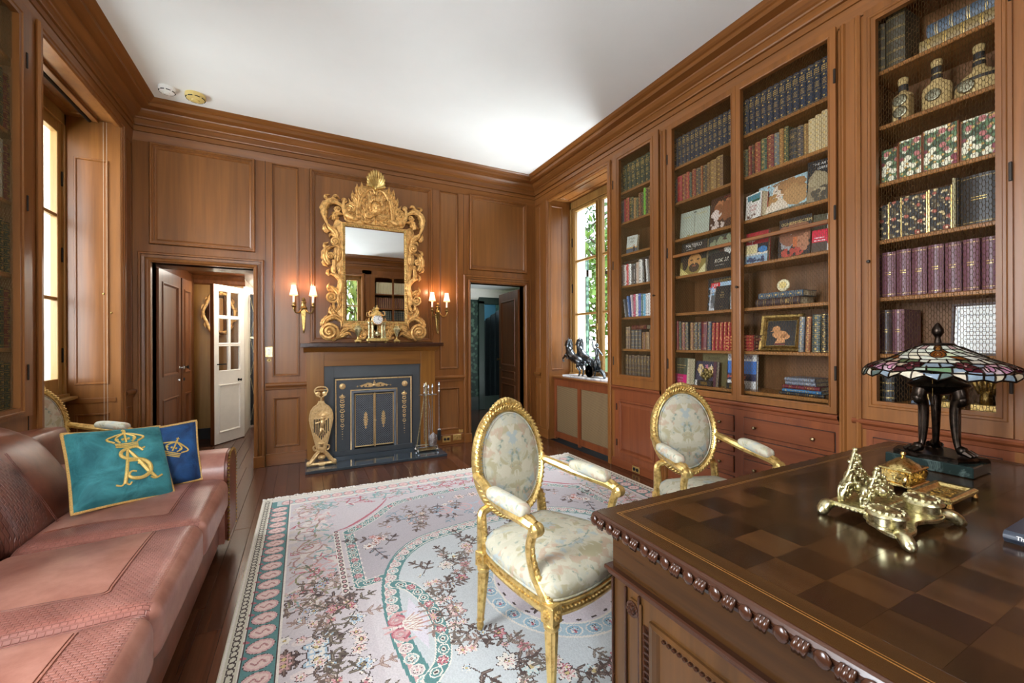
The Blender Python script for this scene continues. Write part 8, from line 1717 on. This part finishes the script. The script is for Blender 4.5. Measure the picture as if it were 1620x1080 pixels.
db = thing('desk_book', 'dark grey book lying on the desk at the edge of the picture', 'book', (1.71, .25, ZT)); b = MB(); b.box(1.612, 1.80, .085, .372, ZT + .0005, ZT + .004, .001); b.box(1.612, 1.80, .085, .372, ZT + .026, ZT + .030, .001)
b.grid(lambda i, j: (1.613 - .010 * math.sin(PI * j), .085 + .287 * i, ZT + .001 + .0285 * j), 3, 8); b.build('cover', leather('#2b303b'), db); MB().box(1.62, 1.796, .088, .369, ZT + .004, ZT + .026).build('pages', 'pages', db)
for s_, v, sz, off in (('The Collected', .019, .013, .06), ('Stories & Tales', .009, .008, .07)):
    t_ = text_mesh(s_, sz, 0); b = MB(); b.add([(1.6015 + abs(p_[1] + v - .015) * .25, .372 - off - p_[0], ZT + v + p_[1]) for p_ in t_.v], t_.f); b.build('spine_lettering', 'white_ink', db)
t_ = text_mesh('TALES', .05, 0); b = MB(); b.add([(1.66 + p_[1] * 1.0, .27 - p_[0], ZT + .0305) for p_ in t_.v], t_.f); b.build('cover_lettering', 'white_ink', db)
# ================================================================ hall beyond the left doorway
def door_leaf(name, label, T, w, h, mt, panels, handle_u=None, hmat='steel'):
    d = thing(name, label, 'door', kind='structure'); b = MB(T); frame_plate(b, 0, w, 0, h, panels, 0); b.box(0, w, 0, h, -.040, -.030); b.quad((0, 0, 0), (0, h, 0), (0, h, -.04), (0, 0, -.04)); b.quad((w, 0, 0), (w, h, 0), (w, h, -.04), (w, 0, -.04)); b.quad((0, h, 0), (w, h, 0), (w, h, -.04), (0, h, -.04)); b.build('leaf', mt, d)
    for q in panels: panel(d, T, *q, prof=[(0, 0), (.004, .008), (.014, .009), (.022, .0), (.03, -.008)], m_field=mt, m_mould=mt)
    if handle_u is not None:
        b = MB(T); b.lathe_ax([(.022, 0), (.022, .004), (.009, .006), (.008, .03), (.018, .036), (.020, .046), (.0001, .052)], 12, (handle_u, 1.02, 0), (0, 0, 1)); b.lathe_ax([(.018, 0), (.016, .008), (.0001, .012)], 12, (handle_u, .88, 0), (0, 0, 1)); b.build('handle', hmat, d, smooth=40)
    return d
TX = lambda x, y, ax, ay: Tf(((ax, 0, -ay), (ay, 0, ax), (0, 1, 0)), (x, y, 0))      # u runs along (ax, ay), w to its left side ... flipped as needed
def TL(x, y, ax, ay): t = Tf(((ax, 0, ay), (ay, 0, -ax), (0, 1, 0)), (x, y, 0)); return t
hw = thing('wall_hall', 'pale veneered wall of the hall beyond the doorway', 'wall', kind='structure')
MB().box(-1.6, -.742, 6.80, 6.90, 0, 2.6).build('veneer', 'hall_pale', hw); b = MB(); b.box(-1.45, -1.30, 5.14, 6.85, 0, 2.6); b.build('side_wall', 'door_brown', hw)
b = MB(); b.box(-.38, -.30, 5.14, 8.4, 0, 2.6); b.box(-.76, -.74, 6.90, 8.4, 0, 2.6); b.box(-1.5, -.3, 8.4, 8.5, 0, 2.6); b.build('far_wall', 'white_paint', hw)
MB().box(-1.30, -.742, 6.785, 6.80, 0, .15, .003).build('dark_skirting', 'black_void', hw)
MB(TL(-1.32, 6.80, 1, 0)).extr([(0, 2.08), (.02, 2.10), (.03, 2.14), (.06, 2.17), (.08, 2.20)], 0, .6).build('crown_moulding', 'door_brown', hw)
MB(T_BACK).box(DL[0] - .02, DL[1] + .02, DL[2], DL[2] + .02, -.40, -.13).build('door_head', 'door_brown', hw)
tag(MB().box(-1.6, -.3, 5.14, 8.5, 2.20, 2.30).build('ceiling_hall', 'door_brown', kind='structure'), 'dark wooden ceiling panel of the hall', 'ceiling')
fh = thing('floor_hall', 'dark plank floor continuing through the doorway', 'floor', kind='structure'); MB().box(-1.6, 4.2, 5.06, 8.6, -.1, -.024).build('subfloor', 'black_void', fh)
for i in range(11):
    x = -1.40 + i * .1; y = 5.0601
    while y < 8.4:
        y1 = min(8.4, y + 1.1 + rr.random()); MB().box(x + .0006, x + .0994, y, y1 - .001, -.022, 0, .001).build('plank', 'plank', fh); y = y1
door_leaf('door_1', 'brown panelled door folded back inside the hall', TL(-1.272, 5.20, .05, 1), .66, 2.04, 'door_brown', [(.09, .57, .95, 1.92), (.09, .57, .12, .72)], .60)
door_leaf('door_2', 'second brown panelled door leaf deeper in the hall', TL(-1.235, 5.90, .05, 1), .36, 2.04, 'door_brown', [(.07, .29, .95, 1.92), (.07, .29, .12, .72)], .05, 'dark_iron')
# white glazed door
a = np.array((-1.003, 6.30)); c = np.array((-.726, 6.72)); L = float(np.linalg.norm(c - a)); ux, uy = (c - a) / L; TW = TL(a[0], a[1], ux, uy)
wd = thing('door_3', 'white glazed hall door standing open with six panes', 'door', kind='structure'); H3 = 2.04; g = [(.07 + k * .19, .07 + k * .19 + .17, .93 + j * .355, .93 + j * .355 + .33) for k in range(2) for j in range(3)]
b = MB(TW); frame_plate(b, 0, L, .01, H3, g + [(.07, L - .07, .14, .76)], .0); frame_plate(b, 0, L, .01, H3, g, -.035); b.quad((0, .01, 0), (0, H3, 0), (0, H3, -.035), (0, .01, -.035)); b.quad((L, .01, 0), (L, H3, 0), (L, H3, -.035), (L, .01, -.035)); b.quad((0, H3, 0), (L, H3, 0), (L, H3, -.035), (0, H3, -.035)); b.build('leaf', 'white_paint', wd)
MB(TW).box(-.012, .0, .01, H3, -.04, .004).build('dark_edge', 'door_brown', wd)
panel(wd, TW, .07, L - .07, .14, .76, [(0, 0), (.004, .008), (.014, .008), (.024, -.004), (.03, -.006)], m_field='white_paint', m_mould='white_paint')
for q in g: MB(TW).plate(*q, -.018).build('pane', 'glass', wd); MB(TW).ring(*q, [(0, 0), (.002, .004), (.010, -.004), (.012, -.018)]).build('glazing_bead', 'white_paint', wd)
b = MB(TW); b.lathe_ax([(.02, 0), (.008, .005), (.008, .03), (.018, .036), (.0001, .05)], 10, (.40, .80, 0), (0, 0, 1)); b.box(.04, .16, 1.015, 1.03, .025, .036, .003); b.tube([(.05, 1.022, 0), (.05, 1.022, .03)], .007, 6); b.build('handle', 'dark_iron', wd)
om = thing('gilt_wall_mirror', 'small gilt-framed mirror on the pale hall wall behind the glazed door', 'mirror', (-1.02, 6.795, 1.4)); TMr = TL(0, 6.798, 1, 0); b = MB(TMr)
b.tube([(-1.02 + .17 * math.cos(t) * (1 + .06 * math.cos(6 * t)), 1.70 + .27 * math.sin(t) * (1 + .05 * math.cos(6 * t)), .02) for t in np.linspace(0, 2 * PI, 40)[:-1]], .020, 7, closed=True)
for k in range(14): t = k * PI / 7; acanthus(b, [(-1.02 + .16 * math.cos(t), 1.70 + .26 * math.sin(t)), (-1.02 + .19 * math.cos(t + .12), 1.70 + .29 * math.sin(t + .12)), (-1.02 + .20 * math.cos(t + .3), 1.70 + .30 * math.sin(t + .3))], .02, .012, .015, 2, 8)
b.build('frame', 'gilt', om, smooth=True); b = MB(TMr); b.add([(-1.02 + .155 * math.cos(2 * PI * k / 28), 1.70 + .255 * math.sin(2 * PI * k / 28), .012) for k in range(28)], [tuple(range(28))]); b.build('mirror_glass', 'mirror', om)
bc = thing('lacquer_screen', 'black lacquered panel with thin gold lines deep in the hall', 'screen', (-.66, 7.5, 0)); flat('lacquer', '#14161a', .2); MB().box(-.735, -.615, 7.50, 7.54, .02, 2.05, .004).build('panel', 'lacquer', bc); b = MB(); 
for z0, z1 in ((.1, .75), (.8, 1.35), (1.4, 2.0)): b.tube([(-.73, 7.497, z0), (-.62, 7.497, z1)], .003, 4); b.tube([(-.62, 7.497, z0), (-.73, 7.497, z1)], .003, 4)
b.box(-.735, -.615, 7.494, 7.5, 1.36, 1.39); b.build('gold_lines', 'brass_pale', bc)
area_light('hall_fill', (-.60, 6.3, 2.18), (-.72, 6.3, 0), .35, .8, 16, (1, .93, .82)); area_light('hall_far_fill', (-.5, 7.9, 2.15), (-.5, 7.9, 0), .3, .5, 14, (1, .95, .88))  # added fill lights to brighten the hall, no lamp fitting behind them
# ================================================================ dark green room beyond the right doorway
m, n, p = newmat('damask'); tc = n.nodes.new('ShaderNodeTexCoord'); vo = n.nodes.new('ShaderNodeTexVoronoi'); vo.inputs['Scale'].default_value = 16; vo.feature = 'SMOOTH_F1'; n.links.new(tc.outputs['Object'], vo.inputs[0]); cr = n.nodes.new('ShaderNodeValToRGB'); cr.color_ramp.elements[0].color = lin('#4d6a58'); cr.color_ramp.elements[1].color = lin('#16332a'); cr.color_ramp.elements[0].position = .3; cr.color_ramp.elements[1].position = .42; n.links.new(vo.outputs['Distance'], cr.inputs[0]); n.links.new(cr.outputs[0], p.inputs['Base Color']); p.inputs['Roughness'].default_value = .6
flat('green_dark', '#22362f', .4); flat('blue_wall', '#20505f', .7, var=.04); flat('curtain_dark', '#0d1c20', .8, var=.3, nscale=6)
gr = thing('wall_green_room', 'dark green damask walls of the room beyond the corner doorway', 'wall', kind='structure')
b = MB(); b.box(2.60, 2.98, 7.30, 7.36, 0, 2.6); b.box(1.6, 1.66, 5.14, 7.36, 0, 2.6); b.box(1.6, 2.65, 7.30, 7.36, 0, 2.6); b.box(3.9, 3.95, 5.14, 8.6, 0, 2.6); b.build('damask_wall', 'damask', gr)
b = MB(); b.box(2.98, 3.10, 7.26, 7.38, 0, 2.08, .006); b.box(2.98, 3.95, 7.26, 7.38, 2.02, 2.16, .006); b.box(1.6, 3.95, 7.28, 7.30, 0, .25); b.build('door_casing', 'green_dark', gr)
MB().box(2.98, 3.95, 7.30, 7.36, 2.16, 2.6).build('over_door', 'green_dark', gr); MB().box(3.0, 3.95, 8.5, 8.6, 0, 2.6).build('blue_wall', 'blue_wall', gr)
b = MB(); b.grid(lambda i, j: (3.28 + .50 * i, 7.9 + .05 * math.sin(i * 28), 1.75 * j + (.0 if j < 1 else .35 * (i - .2))), 30, 6); b.build('curtain', 'curtain_dark', gr)
MB(TL(1.66, 7.30, 1, 0)).extr([(0, 2.10), (.03, 2.13), (.09, 2.24), (.10, 2.30)], 0, 2.2).build('cove', 'white_paint', gr); tag(MB().box(1.6, 4.0, 5.14, 8.6, 2.30, 2.4).build('ceiling_green_room', 'ceiling_white', kind='structure'), 'dim plaster ceiling of the green room', 'ceiling')
b = MB(); [b.box(3.12 + k * .035, 3.145 + k * .035, 8.40, 8.46, .12, .95, .006) for k in range(5)]; tag(b.build('column_radiator', 'white_paint'), 'pale column radiator against the blue wall in the dark room', 'radiator')
MB().box(1.66, 3.9, 5.06, 8.5, -.022, 0).build('floor_boards', 'plank', fh)
door_leaf('door_4', 'brown panelled door opened into the dark green room', Tf(((-.083, 0, -.9965), (-.9965, 0, .083), (0, 1, 0)), (2.79, 5.95, 0)), .77, 2.04, 'door_brown', [(.10, .66, .93, 1.92), (.10, .66, .72, .86), (.10, .66, .12, .66)], .04, 'brass_old')
area_light('green_room_lamp', (3.5, 7.9, 2.2), (3.3, 8.4, 1.4), .3, .3, 5, (.75, .9, 1)); area_light('green_room_fill_b', (2.3, 6.3, 2.28), (2.5, 6.5, 0), .3, .3, 2.2, (1, .95, .85))  # added dim fill lights for the green room, not actual fittings
# ================================================================ garden
flat('lawn', '#5f7a36', .9, var=.3, nscale=3); tag(MB().box(-40, 40, -40, 45, -1.0, -.8).build('ground', 'lawn', kind='structure'), 'sunlit garden lawn outside the windows', 'lawn')
flat('bark', '#4c3d2e', .9); flat('leaf_a', '#6f8f3c', .6, var=.35, nscale=2); flat('leaf_b', '#4f7434', .6, var=.35, nscale=2); flat('leaf_c', '#8fa65a', .6, var=.3, nscale=2)
def tree(x, y, h, r, mt, label, seed, n_=1500, weep=0.0):
    t = thing('garden_tree', label, 'tree', (x, y, -.8), group='garden trees outside the windows'); rg = random.Random(seed); b = MB(); b.tube(smoothpts([(x, y, -.8), (x + .1, y, h * .3), (x, y + .1, h * .75)], 5), [.14, .10, .04], 8)
    for k in range(7): a = k * 2.4; z = h * (.3 + .07 * k); b.tube([(x, y, z), (x + r * .6 * math.cos(a), y + r * .6 * math.sin(a), z + h * .15)], [.05, .012], 6)
    b.build('trunk', 'bark', t); R = np.random.default_rng(seed); d = R.normal(size=(n_, 3)); d /= np.linalg.norm(d, axis=1)[:, None]; q = R.random(n_) ** .4
    P = np.array((x, y, h * .58)) + d * q[:, None] * np.array((r, r, h * .48)); cl = R.normal(size=(40, 3)) * np.array((r, r, h * .4)) * .5 + np.array((x, y, h * .58)); P = P * .65 + cl[R.integers(0, 40, n_)] * .35
    A = R.normal(size=(n_, 3)); A /= np.linalg.norm(A, axis=1)[:, None]; Bv = np.cross(A, R.normal(size=(n_, 3))); Bv /= np.linalg.norm(Bv, axis=1)[:, None]; s_ = R.uniform(.07, .15, n_)[:, None]
    if weep: A[:, 2] -= weep; 
    V = np.stack((P - A * s_, P + Bv * s_ * .4, P + A * s_, P - Bv * s_ * .4), 1).reshape(-1, 3); m_ = MB(); m_.v = [tuple(v) for v in V]; m_.f = [(4 * i, 4 * i + 1, 4 * i + 2, 4 * i + 3) for i in range(n_)]; m_.build('foliage', mt, t, kind='stuff')
tree(6.6, 7.6, 4.6, 1.5, 'leaf_a', 'yellow-green tree filling the lower right window view', 1); tree(8.4, 11.2, 7.6, 2.3, 'leaf_b', 'tall dark green tree behind the yellow-green one', 2); tree(5.2, 8.6, 3.0, 1.1, 'leaf_c', 'pale shrubby tree close to the radiator window', 3, 900); tree(9.5, 8.5, 6.5, 1.8, 'leaf_b', 'slender green tree at the edge of the right window', 6)
tree(1.6, -5.6, 6.5, 2.4, 'leaf_c', 'weeping pale green tree reflected in the gilt mirror', 4, 2600, 1.2); tree(6.5, -9.0, 7.0, 2.4, 'leaf_a', 'broad tree behind the weeping one in the mirror', 5, 1500); tree(-6.5, 6.0, 6.0, 2.2, 'leaf_c', 'pale tree outside the sofa-side window', 7, 1200)
